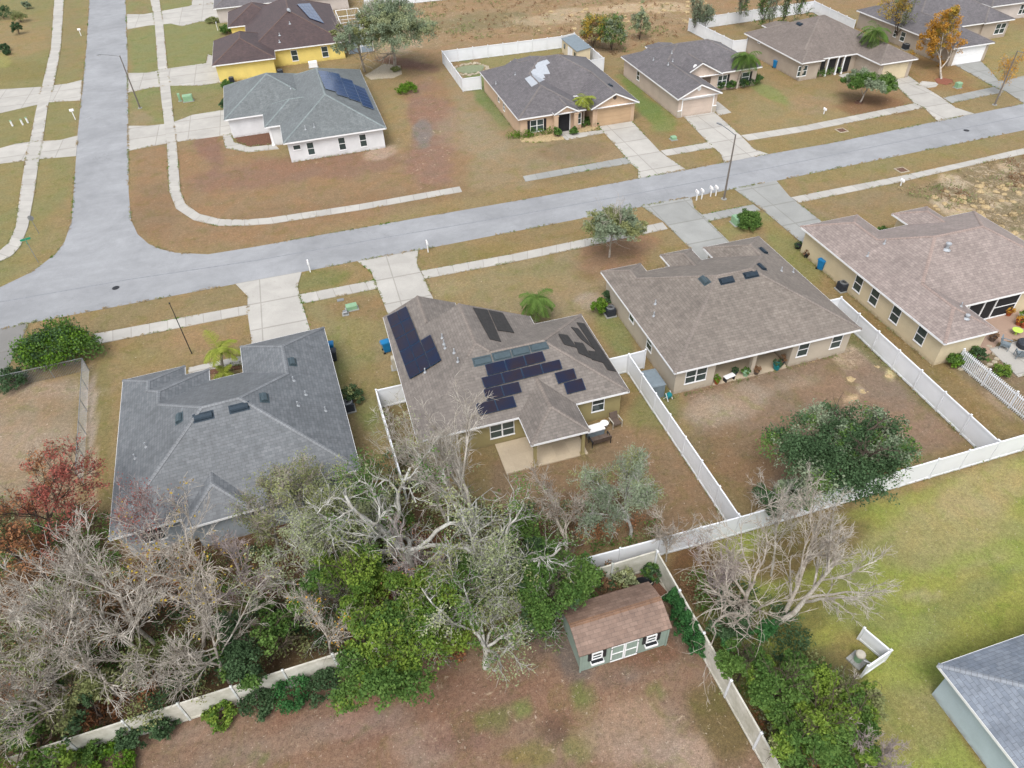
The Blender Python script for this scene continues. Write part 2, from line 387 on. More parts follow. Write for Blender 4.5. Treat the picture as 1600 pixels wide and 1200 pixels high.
# strip and front yards south of the road
poly([(0, 515), (380, 440), (395, 480), (160, 540), (0, 600)], '8d7a4c', 1, 12)
poly([(150, 540), (390, 490), (395, 560), (300, 590), (150, 600)], '917b4b', 1, 12); blob(310, 530, 60, 25, -10, '9a7f54', .7)
poly([(468, 462), (600, 440), (610, 500), (640, 640), (590, 720), (560, 600)], '8b7f4c', 1, 12); blob(530, 560, 35, 90, 20, '8a8447', .6); blob(560, 480, 60, 20, 0, '8f7447', .8); blob(575, 650, 25, 30, 0, '7a8040', .7)
blob(500, 440, 45, 16, -10, '7a7a3c', .9); blob(740, 395, 80, 14, -10, '86783f', .8)
poly([(660, 440), (900, 390), (960, 400), (950, 500), (870, 500), (700, 470)], '93825a', 1, 14); blob(790, 440, 110, 25, -8, '8f8150', .7)
blob(965, 395, 70, 35, -20, '93704e', .95); blob(860, 365, 70, 12, -8, '8b7647', .7)
blob(960, 520, 22, 45, -30, '808444', .9); blob(920, 470, 20, 12, 0, 'a3937d', .8)
blob(1170, 350, 80, 14, -20, '8a8546', .8); blob(1240, 400, 22, 70, -38, '858240', .9); blob(1150, 300, 40, 10, 0, '877842', .8)
# back yards
poly([(1060, 605), (1320, 535), (1520, 690), (1480, 700), (1180, 780), (1100, 720)], '8c755c', 1, 14, .25)
blob(1150, 630, 70, 26, -15, 'a1907a', .8, rough=.4); blob(1330, 560, 28, 18, 20, 'c0a988', .9, rough=.9); blob(1380, 600, 70, 40, 30, '887460', .8); blob(1160, 720, 70, 50, 0, '85693f', .6)
blob(1350, 545, 60, 8, 42, '77783f', .7); blob(1430, 610, 100, 10, 42, '7d6f45', .8); blob(1330, 622, 9, 6, 0, 'c9b184', 1.); blob(1390, 585, 9, 9, 0, 'd0b887', 1.); blob(1347, 610, 10, 5, 30, 'bdaf92', 1.)
blob(1300, 650, 60, 16, 30, '82705c', .7)
poly([(1310, 460), (1470, 560), (1580, 690), (1560, 700), (1300, 480)], '8a7340', 1, 8, .4)
poly([(1480, 560), (1620, 520), (1640, 670), (1570, 660)], '857252', 1, 8, .5); blob(1590, 640, 50, 12, 30, 'a39072', .7)
poly([(770, 720), (960, 660), (1060, 690), (1150, 810), (900, 870), (760, 800)], '8a7150', 1, 16, .35)
blob(1020, 640, 28, 36, 50, '7e7c42', .9); blob(1000, 690, 50, 20, 0, '8e7350', .7); blob(930, 720, 90, 14, -10, '8d7552', .6, rough=.5)
poly([(590, 620), (660, 600), (700, 760), (630, 760)], '7b7046', 1, 8, .5)
# empty lot on the left
poly([(-300, 610), (0, 600), (120, 590), (125, 800), (0, 830), (-300, 800)], '978365', 1, 10, .4); blob(60, 610, 90, 12, 0, '9d8a72', .7, rough=.7)
blob(143, 680, 7, 90, 0, 'bba791', .9, rough=.8); blob(162, 640, 10, 110, 0, '84793f', .8)
# wood floor
poly([(-400, 800), (170, 790), (200, 870), (560, 760), (640, 740), (760, 800), (1000, 760), (900, 870), (760, 960), (500, 1030), (0, 1220), (-400, 1300)], '6a5236', 1, 20, .5)
blob(700, 880, 60, 40, 0, '74493a', .8); blob(500, 830, 60, 30, 0, '6e4a34', .7); blob(420, 900, 60, 40, 0, '70503a', .6)
# yard of the shed
poly([(-300, 1330), (80, 1190), (300, 1105), (530, 1050), (860, 1000), (870, 910), (1030, 870), (1210, 1190), (1260, 1400), (-300, 1500)], '8d7058', 1, 10, .35)
blob(640, 1110, 230, 55, -8, '8a6750', .8, rough=.5); blob(450, 1160, 160, 22, -14, '8d7a68', .7); blob(900, 1030, 35, 50, -30, '736860', .95, rough=.3); blob(850, 990, 25, 35, 0, '6f6058', .8)
blob(910, 1090, 22, 30, -20, '6f7838', .95); blob(815, 1107, 16, 12, 0, '75823a', .9); blob(770, 1125, 28, 16, 0, '727434', .8); blob(905, 1165, 25, 22, 20, '7c7c3e', .8); blob(1025, 1080, 20, 9, 0, '77793c', .8); blob(830, 1180, 36, 18, 0, '7f7636', .8); blob(405, 1183, 10, 7, 0, '6f7a34', .9)
blob(1120, 1120, 42, 70, -30, '6e6336', .9); blob(990, 1135, 85, 45, 0, 'a28a72', .75, rough=.4); blob(1020, 1020, 90, 24, -10, '815b42', .9); blob(1065, 1000, 14, 50, -35, '7b6450', .9)
blob(1080, 1180, 30, 30, 0, 'b09a86', .7); blob(660, 1165, 50, 30, 0, 'a08877', .6); blob(980, 1055, 18, 9, -10, '9a9288', .8); blob(960, 1060, 50, 20, -10, '7a6556', .7)
blob(870, 1130, 24, 30, 0, '5b4334', .6)
# green lawn at lower right
poly([(1060, 880), (1160, 830), (1330, 800), (1700, 680), (2400, 500), (2400, 1500), (1280, 1400), (1220, 1190)], '90992c', 1, 16, .05)
blob(1250, 860, 120, 34, -20, '7a6538', .9); blob(1480, 830, 120, 50, -10, 'a09458', .8); blob(1540, 770, 70, 40, -20, 'a5955e', .8); blob(1420, 1130, 60, 60, 0, '928c4a', .8); blob(1520, 1160, 60, 12, 50, '8a6a42', .8)
blob(1440, 930, 40, 10, 0, 'a29a78', .5, rough=.6); blob(1110, 900, 40, 60, -30, '70502e', .9); blob(1230, 960, 60, 40, 0, '77722f', .8); blob(1500, 940, 80, 22, -24, '838a40', .8); blob(1350, 960, 60, 30, 10, '848643', .6); blob(1560, 900, 60, 14, -20, '848a44', .7); blob(1400, 870, 50, 20, 20, '8e8a48', .6); blob(1280, 1060, 60, 50, 0, '66602f', .9)
for cx_, cy_, rx_, ry_, rt_, hx_, st_ in ((1330, 900, 40, 16, -20, '7f8440', .7), (1450, 1000, 50, 18, -24, '8a8f48', .6), (1540, 880, 60, 14, -24, '9a9352', .7), (1380, 1100, 40, 22, -30, '868a40', .6), (1460, 1090, 36, 20, 10, '9b8f55', .6), (1500, 800, 60, 12, -12, 'a89c60', .7), (1590, 830, 40, 18, -20, '8f8f4c', .6), (1330, 1010, 30, 24, 0, '8c7c44', .7),
    (520, 600, 18, 40, 15, '7d8445', .6), (600, 560, 14, 30, 0, '98865c', .6), (700, 450, 40, 10, -10, '9a8b5e', .6), (850, 420, 50, 9, -10, '867c4a', .6), (300, 500, 60, 12, -12, '9b8156', .6), (230, 560, 40, 16, -10, '8a8048', .6), (1120, 640, 30, 12, -10, 'a8957a', .7), (1240, 600, 40, 10, -10, '9c8a72', .7), (1440, 660, 30, 14, 40, '8f7a66', .6), (1100, 700, 30, 20, 20, '7d6c48', .6),
    (560, 1130, 60, 20, -10, '97796a', .7), (720, 1160, 50, 16, 0, '836354', .7), (860, 1100, 40, 20, 20, '8f6f58', .7), (1000, 1180, 60, 20, 0, 'a48c78', .7), (930, 1120, 30, 18, 0, '917a60', .6), (300, 1150, 60, 14, -14, '957c68', .7), (40, 700, 60, 30, 0, 'a0907a', .6), (90, 640, 30, 18, 0, '8f7c5c', .6)):
    blob(cx_, cy_, rx_, ry_, rt_, hx_, st_, .9)
nx, ny = len(gx), len(gy)
zs = 0*xs
vv = np.stack([xs, ys, zs], 1)
idx = np.arange(nx*ny).reshape(ny, nx)
q = np.stack([idx[:-1, :-1], idx[:-1, 1:], idx[1:, 1:], idx[1:, :-1]], -1).reshape(-1, 4)
me = bpy.data.meshes.new('ground')
def fastmesh(me, v, q, k=4):
    me.vertices.add(len(v)); me.vertices.foreach_set('co', v.astype(np.float32).ravel())
    me.loops.add(q.size); me.loops.foreach_set('vertex_index', q.astype(np.int32).ravel())
    me.polygons.add(len(q)); me.polygons.foreach_set('loop_start', np.arange(0, q.size, k, dtype=np.int32))
    me.update(calc_edges=True)
fastmesh(me, vv, q)
at = me.color_attributes.new('gcol', 'FLOAT_COLOR', 'POINT'); at.data.foreach_set('color', np.concatenate([gc, np.ones((len(gc), 1))], 1).astype(np.float32).ravel())
at = me.attributes.new('grough', 'FLOAT', 'POINT'); at.data.foreach_set('value', grough.astype(np.float32))
me.materials.append(M['ground'])
o = bpy.data.objects.new('ground', me); col.objects.link(o); tag(o, kind='structure')

# ------------------------------------------------------------------ roads, pavements, driveways
EDGES = []
def slab(name, pts, mat, z=.05, kind='structure', label=None, cat=None, parent=None, uvs=3.0, uvo=(0, 0), rot=0):
    p = [G(*a) for a in pts]; A = sum(p[i][0]*p[(i+1) % len(p)][1]-p[(i+1) % len(p)][0]*p[i][1] for i in range(len(p)))
    if A < 0: p = p[::-1]
    c, s = math.cos(rot), math.sin(rot)
    EDGES.extend(zip(p, p[1:]+p[:1]))
    mb = MB(); mb.face([(x, y, z) for x, y in p], uv=[((x*c+y*s-uvo[0])/uvs, (-x*s+y*c-uvo[1])/uvs) for x, y in p])
    for i in range(len(p)):
        a, b = p[i], p[(i+1) % len(p)]; mb.face([(a[0], a[1], -.05), (b[0], b[1], -.05), (b[0], b[1], z), (a[0], a[1], z)], uv=[(.5, .5)]*4)
    o = mb.build(name, mat, parent); tag(o, label, cat, kind=kind if not label else None); return o
def strip(name, L, Rr, mat, z=.06, j=1.5):
    mb = MB(); s = 0; L = [G(*a) for a in L]; Rr = [G(*a) for a in Rr]; EDGES.extend(zip(L, L[1:])); EDGES.extend(zip(Rr, Rr[1:]))
    for i in range(len(L)-1):
        d = math.dist(L[i], L[i+1]); n = max(1, int(d/1.))
        for k in range(n):
            f = lambda P, t: (P[i][0]*(1-t)+P[i+1][0]*t, P[i][1]*(1-t)+P[i+1][1]*t)
            a, b, c2, d2 = f(L, k/n), f(L, (k+1)/n), f(Rr, (k+1)/n), f(Rr, k/n)
            s0 = s+d*k/n; s1 = s+d*(k+1)/n
            pts = [(*a, z), (*b, z), (*c2, z), (*d2, z)]; uv = [(.5, s0/j), (.5, s1/j), (.5, s1/j), (.5, s0/j)]
            ar = (b[0]-a[0])*(d2[1]-a[1])-(b[1]-a[1])*(d2[0]-a[0])
            if ar < 0: pts = pts[::-1]; uv = uv[::-1]
            mb.face(pts, uv=uv)
            mb.face([(*a, -.05), (*b, -.05), (*b, z), (*a, z)], uv=[(.5, .5)]*4); mb.face([(*d2, -.05), (*c2, -.05), (*c2, z), (*d2, z)], uv=[(.5, .5)]*4)
        s += d
    for a, b in ((L[0], Rr[0]), (L[-1], Rr[-1])):
        mb.face([(*a, -.05), (*b, -.05), (*b, z), (*a, z)], uv=[(.5, .5)]*4)
    o = mb.build(name, mat); tag(o, kind='structure'); return o

slab('road', [(-420, 590), (0, 514.5), (45, 505), (150, 485), (368, 443.8), (471.5, 425), (558, 408), (653, 391), (700, 382), (900, 343), (1080, 308), (1147, 295), (1213, 282.5), (1337, 257), (1600, 203.5), (2200, 78),
      (2150, 48), (1600, 162), (1522, 178), (1464, 189.5), (1300, 223.5), (1200.5, 241), (1150, 250.5), (1072, 265.5), (997, 279), (900, 297.5), (720, 329), (485, 370), (400, 385.5), (325, 397.5), (275, 395), (250, 389), (232, 381), (215, 366), (205, 344), (201, 300), (200, 150), (199, 75), (196, 0), (191, -110),
      (152, -110), (139.5, 0), (135, 75), (130, 125), (121, 212), (119, 245), (115, 300), (112, 345), (101, 378), (87, 397), (50, 425), (0, 449), (-430, 525)], M['asphalt'], .012)
M['seam'] = plain('tar_seam', alb('9c9fa4'), .8, var=.2)
NS0 = len(EDGES)
strip('road_seam', [(-100, 489), (0, 471.5), (200, 436.5), (400, 406.5), (600, 371), (800, 337), (1000, 301), (1200, 262.5), (1400, 222), (1600, 181)], [(-100, 490.2), (0, 472.7), (200, 437.6), (400, 407.6), (600, 372), (800, 338), (1000, 302), (1200, 263.4), (1400, 222.8), (1600, 181.7)], M['seam'], .016)
NSEAM = (NS0, len(EDGES))
strip('sidewalk', [(92, -110), (85, 0), (80, 75), (66, 135), (56, 175), (47, 222), (40, 250), (32, 300), (25, 355), (14, 380), (0, 392), (-60, 420)],
      [(108, -110), (100, 0), (95, 75), (84, 135), (75, 165), (67, 220), (61, 250), (54, 300), (44, 355), (32, 385), (20, 399), (-60, 440)], M['conc'])
strip('sidewalk', [(227, -70), (235, 0), (239, 19), (242, 37), (247, 110), (250, 137), (257, 195), (261, 225), (265, 300), (275, 326), (302, 344), (340, 353), (380, 353), (424, 350), (560, 329), (722, 300)],
      [(240, -70), (249, 0), (252, 17), (255, 37), (262, 109), (266, 135), (272, 192), (276, 224), (282, 300), (290, 319), (312, 335), (345, 343), (380, 344), (420, 341), (560, 320), (718, 292)], M['conc'])
strip('sidewalk', [(817, 276), (977.5, 246.5)], [(821, 284), (985, 255.5)], M['conc_grey'])
strip('sidewalk', [(1032, 236), (1106, 223)], [(1041, 244), (1116, 231)], M['conc'])
strip('sidewalk', [(1158, 212), (1250, 198), (1429, 162)], [(1169, 220), (1262, 205), (1442, 169)], M['conc'])
strip('sidewalk', [(1473, 153.5), (1552, 136.5)], [(1487, 161.5), (1568, 144)], M['conc_grey'])
strip('sidewalk', [(147.5, 522.5), (387.5, 477.5)], [(147.5, 539), (389, 491)], M['conc'])
strip('sidewalk', [(468, 461), (584, 438.6)], [(472.6, 474.6), (590, 451)], M['conc'])
strip('sidewalk', [(658, 424), (800, 398), (900, 377), (1035, 348)], [(663, 436), (800, 410), (900, 389), (1043, 358)], M['conc'])
strip('sidewalk', [(1097, 336), (1177, 320)], [(1107, 346), (1188, 329)], M['conc_grey'])
strip('sidewalk', [(1236, 309), (1400, 277), (1505, 254), (1600, 232), (1900, 165)], [(1248, 317), (1410, 284), (1525, 257), (1600, 241), (1900, 176)], M['conc'])
DW = [
 ([(368, 443.8), (471.5, 425), (465, 448), (468, 461), (484, 514), (490, 540), (394, 560), (393, 533), (387, 490), (387, 463)], 'conc', .045),
 ([(558, 408), (653.6, 391), (651, 411.6), (657, 424), (675, 463), (692, 500), (617, 515), (605, 488), (585, 437.5), (580.5, 425)], 'conc', .045),
 ([(1001.7, 321.7), (1080, 308), (1085, 326.7), (1097, 336), (1138, 377), (1150, 392), (1110, 420), (1073, 383), (1036.7, 346.7)], 'conc_grey', .045),
 ([(1146.7, 295.5), (1213, 282.7), (1233, 306.7), (1281.7, 345), (1300, 372), (1258, 384), (1190, 326.7)], 'conc_grey', .045),
 ([(931, 193), (984, 186.5), (1030, 236), (1040, 244), (1072, 265.5), (997.3, 279), (997.5, 265), (985, 255), (977.5, 245)], 'conc', .045),
 ([(1062, 176), (1111, 171), (1157, 212), (1177.5, 233), (1200.5, 241), (1131.6, 254), (1126, 240.6), (1106.5, 223)], 'conc', .045),
 ([(1385, 119), (1414, 115), (1440, 133.5), (1473, 154), (1493, 168.5), (1522, 178), (1465.5, 190), (1444.7, 169.5), (1429, 162)], 'conc', .045),
 ([(1488, 99.5), (1527, 91), (1547, 110), (1560, 127), (1578, 124), (1700, 95), (1700, 140), (1600, 162), (1572, 143), (1553, 136)], 'conc_grey', .045),
 ([(-300, 620), (-300, 570), (0, 515), (45, 505), (30, 540), (18, 565), (0, 600), (-10, 620)], 'conc_old', .03),
 ([(355, 171), (349, 172), (300, 180), (272, 191), (257, 194), (231, 197), (200, 197), (201, 236), (231, 229.5), (276, 222), (350, 212), (375, 209)], 'conc', .045),
 ([(200, 114.5), (230, 114), (262, 107.5), (322, 99), (325, 85), (360, 98), (365, 126), (312, 134), (267, 134), (237, 137), (200, 145)], 'conc', .045),
 ([(197.5, 22.5), (225, 22.5), (260, 16), (295, 10), (320, 0), (345, 12), (345, 31), (312, 34), (285, 41), (267, 37), (232, 40), (199, 46)], 'conc', .045),
 ([(-120, 150), (0, 140), (65, 136), (105, 131), (129, 125), (126, 157), (77, 160), (57, 164), (0, 177), (-120, 215)], 'conc', .045),
 ([(-120, 262), (0, 232), (25, 225), (47, 222), (95, 219), (122, 212), (119, 244), (60, 249), (0, 256), (-120, 285)], 'conc', .045),
 ([(362, -40), (380, -40), (385, 4), (300, 8), (298, -40)], 'conc', .047)]
for pts, mt, z in DW: slab('driveway', pts, M[mt], z, uvs=4.0)
for pts in ([(347.5, 212), (361, 210), (366, 222.5), (390, 230), (430, 226), (436, 233), (387.5, 238), (353, 231.5)],
            [(1113, 166), (1121, 158.6), (1142.5, 176), (1123, 181)],
            [(1432, 133), (1441, 127), (1462, 129), (1466, 132), (1462, 136), (1447, 138)],
            [(872, 208), (893, 196), (905, 208), (942, 203), (944, 208), (885, 219)],
            [(1310, 118), (1325, 114), (1340, 124), (1326, 127)],
            [(294, 575), (295, 583), (380, 570), (400, 560), (398, 552), (374, 557)]):
    slab('garden_path', pts, M['conc'], .04)

# ------------------------------------------------------------------ houses
OV = .42
def clip(P, a, b, c):                    # keep a x + b y + c >= 0
    R = []
    for i in range(len(P)):
        p, q = P[i], P[(i+1) % len(P)]; dp = a*p[0]+b*p[1]+c; dq = a*q[0]+b*q[1]+c
        if dp >= 0: R.append(p)
        if (dp > 0 and dq < 0) or (dp < 0 and dq > 0):
            t = dp/(dp-dq); R.append((p[0]+(q[0]-p[0])*t, p[1]+(q[1]-p[1])*t))
    return R
def area(P): return .5*sum(P[i][0]*P[(i+1) % len(P)][1]-P[(i+1) % len(P)][0]*P[i][1] for i in range(len(P))) if len(P) > 2 else 0
class Block:
    def __init__(s, x0, y0, x1, y1, sides='WESN', z0=2.6, p=.46, walls=True, ov=None, dz=0):
        s.r = (x0, y0, x1, y1); s.sides = sides; s.z0 = z0; s.p = p; s.walls = walls
        pl = {'W': (p, 0, z0-p*x0), 'E': (-p, 0, z0+p*x1), 'S': (0, p, z0-p*y0), 'N': (0, -p, z0+p*y1)}
        s.pl = [(k, pl[k]) for k in sides]
        s.rect = [(1, 0, -x0), (-1, 0, x1), (0, 1, -y0), (0, -1, y1)]
    def h(s, x, y):
        x0, y0, x1, y1 = s.r
        if not (x0-1e-6 <= x <= x1+1e-6 and y0-1e-6 <= y <= y1+1e-6): return -1
        return min(a*x+b*y+c for _, (a, b, c) in s.pl)
    def faces(s):
        x0, y0, x1, y1 = s.r; out = []
        for k, P in s.pl:
            poly_ = [(x0, y0), (x1, y0), (x1, y1), (x0, y1)]; hp = list(s.rect)
            for k2, Q in s.pl:
                if k2 == k: continue
                d = (Q[0]-P[0], Q[1]-P[1], Q[2]-P[2]); hp.append(d); poly_ = clip(poly_, *d)
            if area(poly_) > 1e-4: out.append((k, P, poly_, hp))
        return out
class House:
    def __init__(s, name, label, cat, piv, blocks, wall, roof, rot=0., trim='trim', group=None, ov=OV, caps=True, capmat=None, recess=None):
        s.rec = recess; s.piv = piv; s.rot = math.radians(rot); s.ov = ov
        s.e = empty(name, (piv[0], piv[1], 0), s.rot, label, cat, group)
        s.c, s.s_ = math.cos(s.rot), math.sin(s.rot)
        s.B = [Block(b[0]-piv[0], b[1]-piv[1], b[2]-piv[0], b[3]-piv[1], *b[4:]) for b in blocks]
        s.roof(M[roof], M[trim], caps, capmat); s.walls(M[wall])
    def loc(s, x, y): x -= s.piv[0]; y -= s.piv[1]; return (x*s.c+y*s.s_, -x*s.s_+y*s.c)
    def ray(s, px, py):
        d = ray(px, py); o = s.loc(0, 0); return np.array([o[0], o[1], H]), np.array([d[0]*s.c+d[1]*s.s_, -d[0]*s.s_+d[1]*s.c, d[2]])
    def z(s, x, y): return max(b.h(x, y) for b in s.B)
    def hit(s, px, py):
        o, d = s.ray(px, py); z = 9.
        while z > 2.0:
            t = (z-H)/d[2]; x, y = o[0]+d[0]*t, o[1]+d[1]*t
            if s.z(x, y) >= z: return (x, y, z)
            z -= .01
        t = (2.6-H)/d[2]; return (o[0]+d[0]*t, o[1]+d[1]*t, 2.6)
    def nrm(s, x, y):
        b = max(s.B, key=lambda b: b.h(x, y)); k, P = min(b.pl, key=lambda q: q[1][0]*x+q[1][1]*y+q[1][2])
        return Vector((-P[0], -P[1], 1)).normalized(), k, P
    def roof(s, mr, mt, caps, capmat):
        mb = MB(); so_ = MB(); tr = MB(); cp = MB()
        allf = [(i, k, P, poly_, hp) for i, b in enumerate(s.B) for k, P, poly_, hp in b.faces()]
        for i, k, P, poly_, hp in allf:
            pieces = [poly_]
            for j, k2, Q, poly2, hp2 in allf:
                if j == i: continue
                d = (Q[0]-P[0], Q[1]-P[1], Q[2]-P[2])
                if abs(d[0])+abs(d[1]) < 1e-9:
                    if d[2] < -1e-4 or (abs(d[2]) <= 1e-4 and j > i): continue
                    R = hp2
                else: R = hp2+[(d[0], d[1], d[2])]
                new = []
                for pc in pieces:
                    cur = pc
                    for a, b_, c_ in R:
                        outp = clip(cur, -a, -b_, -c_-1e-7)
                        if abs(area(outp)) > 2e-4: new.append(outp)
                        cur = clip(cur, a, b_, c_)
                        if abs(area(cur)) < 2e-4: break
                pieces = new
            pp_ = s.B[i].p; sl_ = math.sqrt(1+pp_*pp_)
            for pc in pieces:
                uv = [((y if k in 'WE' else x)+(i*3.3), (x if k in 'WE' else y)*sl_) for x, y in pc]
                mb.face([(x, y, P[0]*x+P[1]*y+P[2]) for x, y in pc], uv)
                zb = s.B[i].z0-.13
                so_.face([(x, y, zb) for x, y in pc[::-1]])
        # fascia along eaves, gable ends with rakes
        gab = MB()
        for i, b in enumerate(s.B):
            x0, y0, x1, y1 = b.r
            for k, a, c in (('S', (x0, y0), (x1, y0)), ('E', (x1, y0), (x1, y1)), ('N', (x1, y1), (x0, y1)), ('W', (x0, y1), (x0, y0))):
                L = math.dist(a, c); n = max(2, int(L/.1)); n += n % 2
                ins = []
                dirv = ((c[0]-a[0])/L, (c[1]-a[1])/L); outn = (dirv[1], -dirv[0])
                for t in range(n):
                    f = (t+.5)/n; x, y = a[0]+(c[0]-a[0])*f, a[1]+(c[1]-a[1])*f
                    dup_ = any(j_ < i and o_ is not b and o_.h(x, y) > 0 and o_.h(x+outn[0]*.03, y+outn[1]*.03) < 0 and abs(o_.h(x, y)-b.h(x, y)) < .01 for j_, o_ in enumerate(s.B))
                    ok = not dup_ and all(o_ is b or o_.h(x+outn[0]*.03, y+outn[1]*.03) < b.h(x, y)-.12 for o_ in s.B)
                    ins.append(ok)
                t = 0
                while t < n:
                    if not ins[t]: t += 1; continue
                    u = t
                    while u < n and ins[u] and not (u == n//2 and u > t): u += 1
                    p = (a[0]+(c[0]-a[0])*t/n, a[1]+(c[1]-a[1])*t/n); q_ = (a[0]+(c[0]-a[0])*u/n, a[1]+(c[1]-a[1])*u/n)
                    zp, zq = b.h(*p)-(.035 if k not in b.sides else 0), b.h(*q_)-(.035 if k not in b.sides else 0); o_ = .02
                    P0 = (p[0], p[1]); Q0 = (q_[0], q_[1]); P1 = (p[0]+outn[0]*o_, p[1]+outn[1]*o_); Q1 = (q_[0]+outn[0]*o_, q_[1]+outn[1]*o_)
                    tr.face([(*P1, zp-.17), (*Q1, zq-.17), (*Q1, zq-.004), (*P1, zp-.004)])
                    tr.face([(*P0, zp-.004), (*P1, zp-.004), (*Q1, zq-.004), (*Q0, zq-.004)][::-1])
                    tr.face([(*P1, zp-.17), (*P0, zp-.17), (*Q0, zq-.17), (*Q1, zq-.17)][::-1])
                    tr.face([(*P0, zp-.17), (*Q0, zq-.17), (*Q0, zq-.02), (*P0, zp-.02)][::-1])
                    t = u
                if k not in b.sides and (b.walls or b.p > .3):
                    iv = s.ov; m_ = ((a[0]+c[0])/2-outn[0]*iv, (a[1]+c[1])/2-outn[1]*iv)
                    A = (a[0]+dirv[0]*iv-outn[0]*iv, a[1]+dirv[1]*iv-outn[1]*iv); C = (c[0]-dirv[0]*iv-outn[0]*iv, c[1]-dirv[1]*iv-outn[1]*iv)
                    s.gables = getattr(s, 'gables', []); s.gables.append((A, C, m_, b, (a, c)))
        mb.f and None
        s.roofo = mb.build('roof', mr, s.e)
        tr.build('fascia', mt, s.roofo); so_.build('soffit', mt, s.roofo)
        if caps:
            for i, b in enumerate(s.B):
                fs = b.faces(); segs = []
                for a in range(len(fs)):
                    for c in range(a+1, len(fs)):
                        A, Bp = fs[a][2], fs[c][2]; sh = [p for p in A if any(math.dist(p, q2) < 1e-4 for q2 in Bp)]
                        if len(sh) >= 2:
                            e = max(((p, q2) for p in sh for q2 in sh), key=lambda t: math.dist(*t))
                            if math.dist(*e) > .1: segs.append(e)
                for p, q2 in segs:
                    L = math.dist(p, q2); n = max(1, int(L/.28)); run = []
                    for t in range(n):
                        f0, f1 = t/n, (t+1)/n; P0 = (p[0]+(q2[0]-p[0])*f0, p[1]+(q2[1]-p[1])*f0); P1 = (p[0]+(q2[0]-p[0])*f1, p[1]+(q2[1]-p[1])*f1)
                        mx, my = (P0[0]+P1[0])/2, (P0[1]+P1[1])/2
                        if any(o_ is not b and o_.h(mx, my) > b.h(mx, my)-.01 for o_ in s.B): continue
                        z0, z1 = b.h(*P0), b.h(*P1); dx, dy = (q2[0]-p[0])/L, (q2[1]-p[1])/L; w = .13
                        dr = w*b.p*(.7 if abs(dx*dy) > .01 else 1)
                        for sg in (-1, 1):
                            a0 = (P0[0]-dy*w*sg, P0[1]+dx*w*sg, z0-dr+.035); a1 = (P1[0]-dy*w*sg, P1[1]+dx*w*sg, z1-dr+.035)
                            c0 = (P0[0], P0[1], z0+.045); c1 = (P1[0], P1[1], z1+.045)
                            fc = [a0, a1, c1, c0]; fc = fc[::-1] if sg > 0 else fc
                            cp.face(fc, uv=[(0, .28*t), (0, .28*t+.28), (.2, .28*t+.28), (.2, .28*t)])
                            lo = [(v[0], v[1], v[2]-.04) for v in (a0, a1)]
                            cp.face([lo[0], lo[1], a1, a0] if sg < 0 else [a0, a1, lo[1], lo[0]])
            if cp.f: cp.build('ridge_cap', M[capmat] if capmat else mr, s.roofo)
    def walls(s, mw):
        mb = MB(); rects = []
        for b in s.B:
            if b.walls:
                x0, y0, x1, y1 = b.r; o = s.ov; rects.append((x0+o, y0+o, x1-o, y1-o, b.z0-.13))
        def inside(x, y, skip, r):
            return r is not skip and r[0]+1e-4 < x < r[2]-1e-4 and r[1]+1e-4 < y < r[3]-1e-4
        for i, r in enumerate(rects):
            x0, y0, x1, y1, zt = r
            for a, c in (((x0, y0), (x1, y0)), ((x1, y0), (x1, y1)), ((x1, y1), (x0, y1)), ((x0, y1), (x0, y0))):
                cuts = {0., 1.}
                for q2 in rects:
                    if q2 is r: continue
                    for v, ax in ((q2[0], 0), (q2[2], 0), (q2[1], 1), (q2[3], 1)):
                        d = c[ax]-a[ax]
                        if abs(d) > 1e-6:
                            t = (v-a[ax])/d
                            if 0 < t < 1: cuts.add(t)
                if s.rec and i == 0 and a == (x0, y0):
                    for u_ in s.rec[:2]: cuts.add((u_-s.piv[0]-a[0])/(c[0]-a[0]))
                cuts = sorted(cuts); L = math.dist(a, c); dv = ((c[0]-a[0])/L, (c[1]-a[1])/L); on = (dv[1], -dv[0])
                for t0, t1 in zip(cuts, cuts[1:]):
                    f = (t0+t1)/2; x, y = a[0]+(c[0]-a[0])*f, a[1]+(c[1]-a[1])*f
                    hid = False
                    for j, q2 in enumerate(rects):
                        if j == i: continue
                        if inside(x+on[0]*.01, y+on[1]*.01, r, q2): hid = True
                        if j < i and q2[0]-1e-4 <= x <= q2[2]+1e-4 and q2[1]-1e-4 <= y <= q2[3]+1e-4 and inside(x-on[0]*.01, y-on[1]*.01, r, q2) and q2[4] >= zt-1e-4: hid = True
                    if s.rec and i == 0 and a == (x0, y0) and s.rec[0]-s.piv[0] < x < s.rec[1]-s.piv[0]: hid = True
                    if hid: continue
                    p = (a[0]+(c[0]-a[0])*t0, a[1]+(c[1]-a[1])*t0); q3 = (a[0]+(c[0]-a[0])*t1, a[1]+(c[1]-a[1])*t1)
                    mb.face([(*p, 0), (*q3, 0), (*q3, zt), (*p, zt)])
        if s.rec:
            u0, u1, dp = s.rec[0]-s.piv[0], s.rec[1]-s.piv[0], s.rec[2]; y0, zt = rects[0][1], rects[0][4]
            for p, q3 in (((u0, y0), (u0, y0+dp)), ((u0, y0+dp), (u1, y0+dp)), ((u1, y0+dp), (u1, y0))): mb.face([(*p, 0), (*q3, 0), (*q3, zt), (*p, zt)])
        for A, C, m_, b, (a, c) in getattr(s, 'gables', []):
            hm = b.h((a[0]+c[0])/2, (a[1]+c[1])/2)-.05; ha = b.h(a[0]+(c[0]-a[0])*s.ov/math.dist(a, c), a[1]+(c[1]-a[1])*s.ov/math.dist(a, c))-.05
            mb.face([(*A, b.z0-.13), (*C, b.z0-.13), (*C, ha), (*m_, hm), (*A, ha)])
        s.wall = mb.build('wall', mw, s.e)
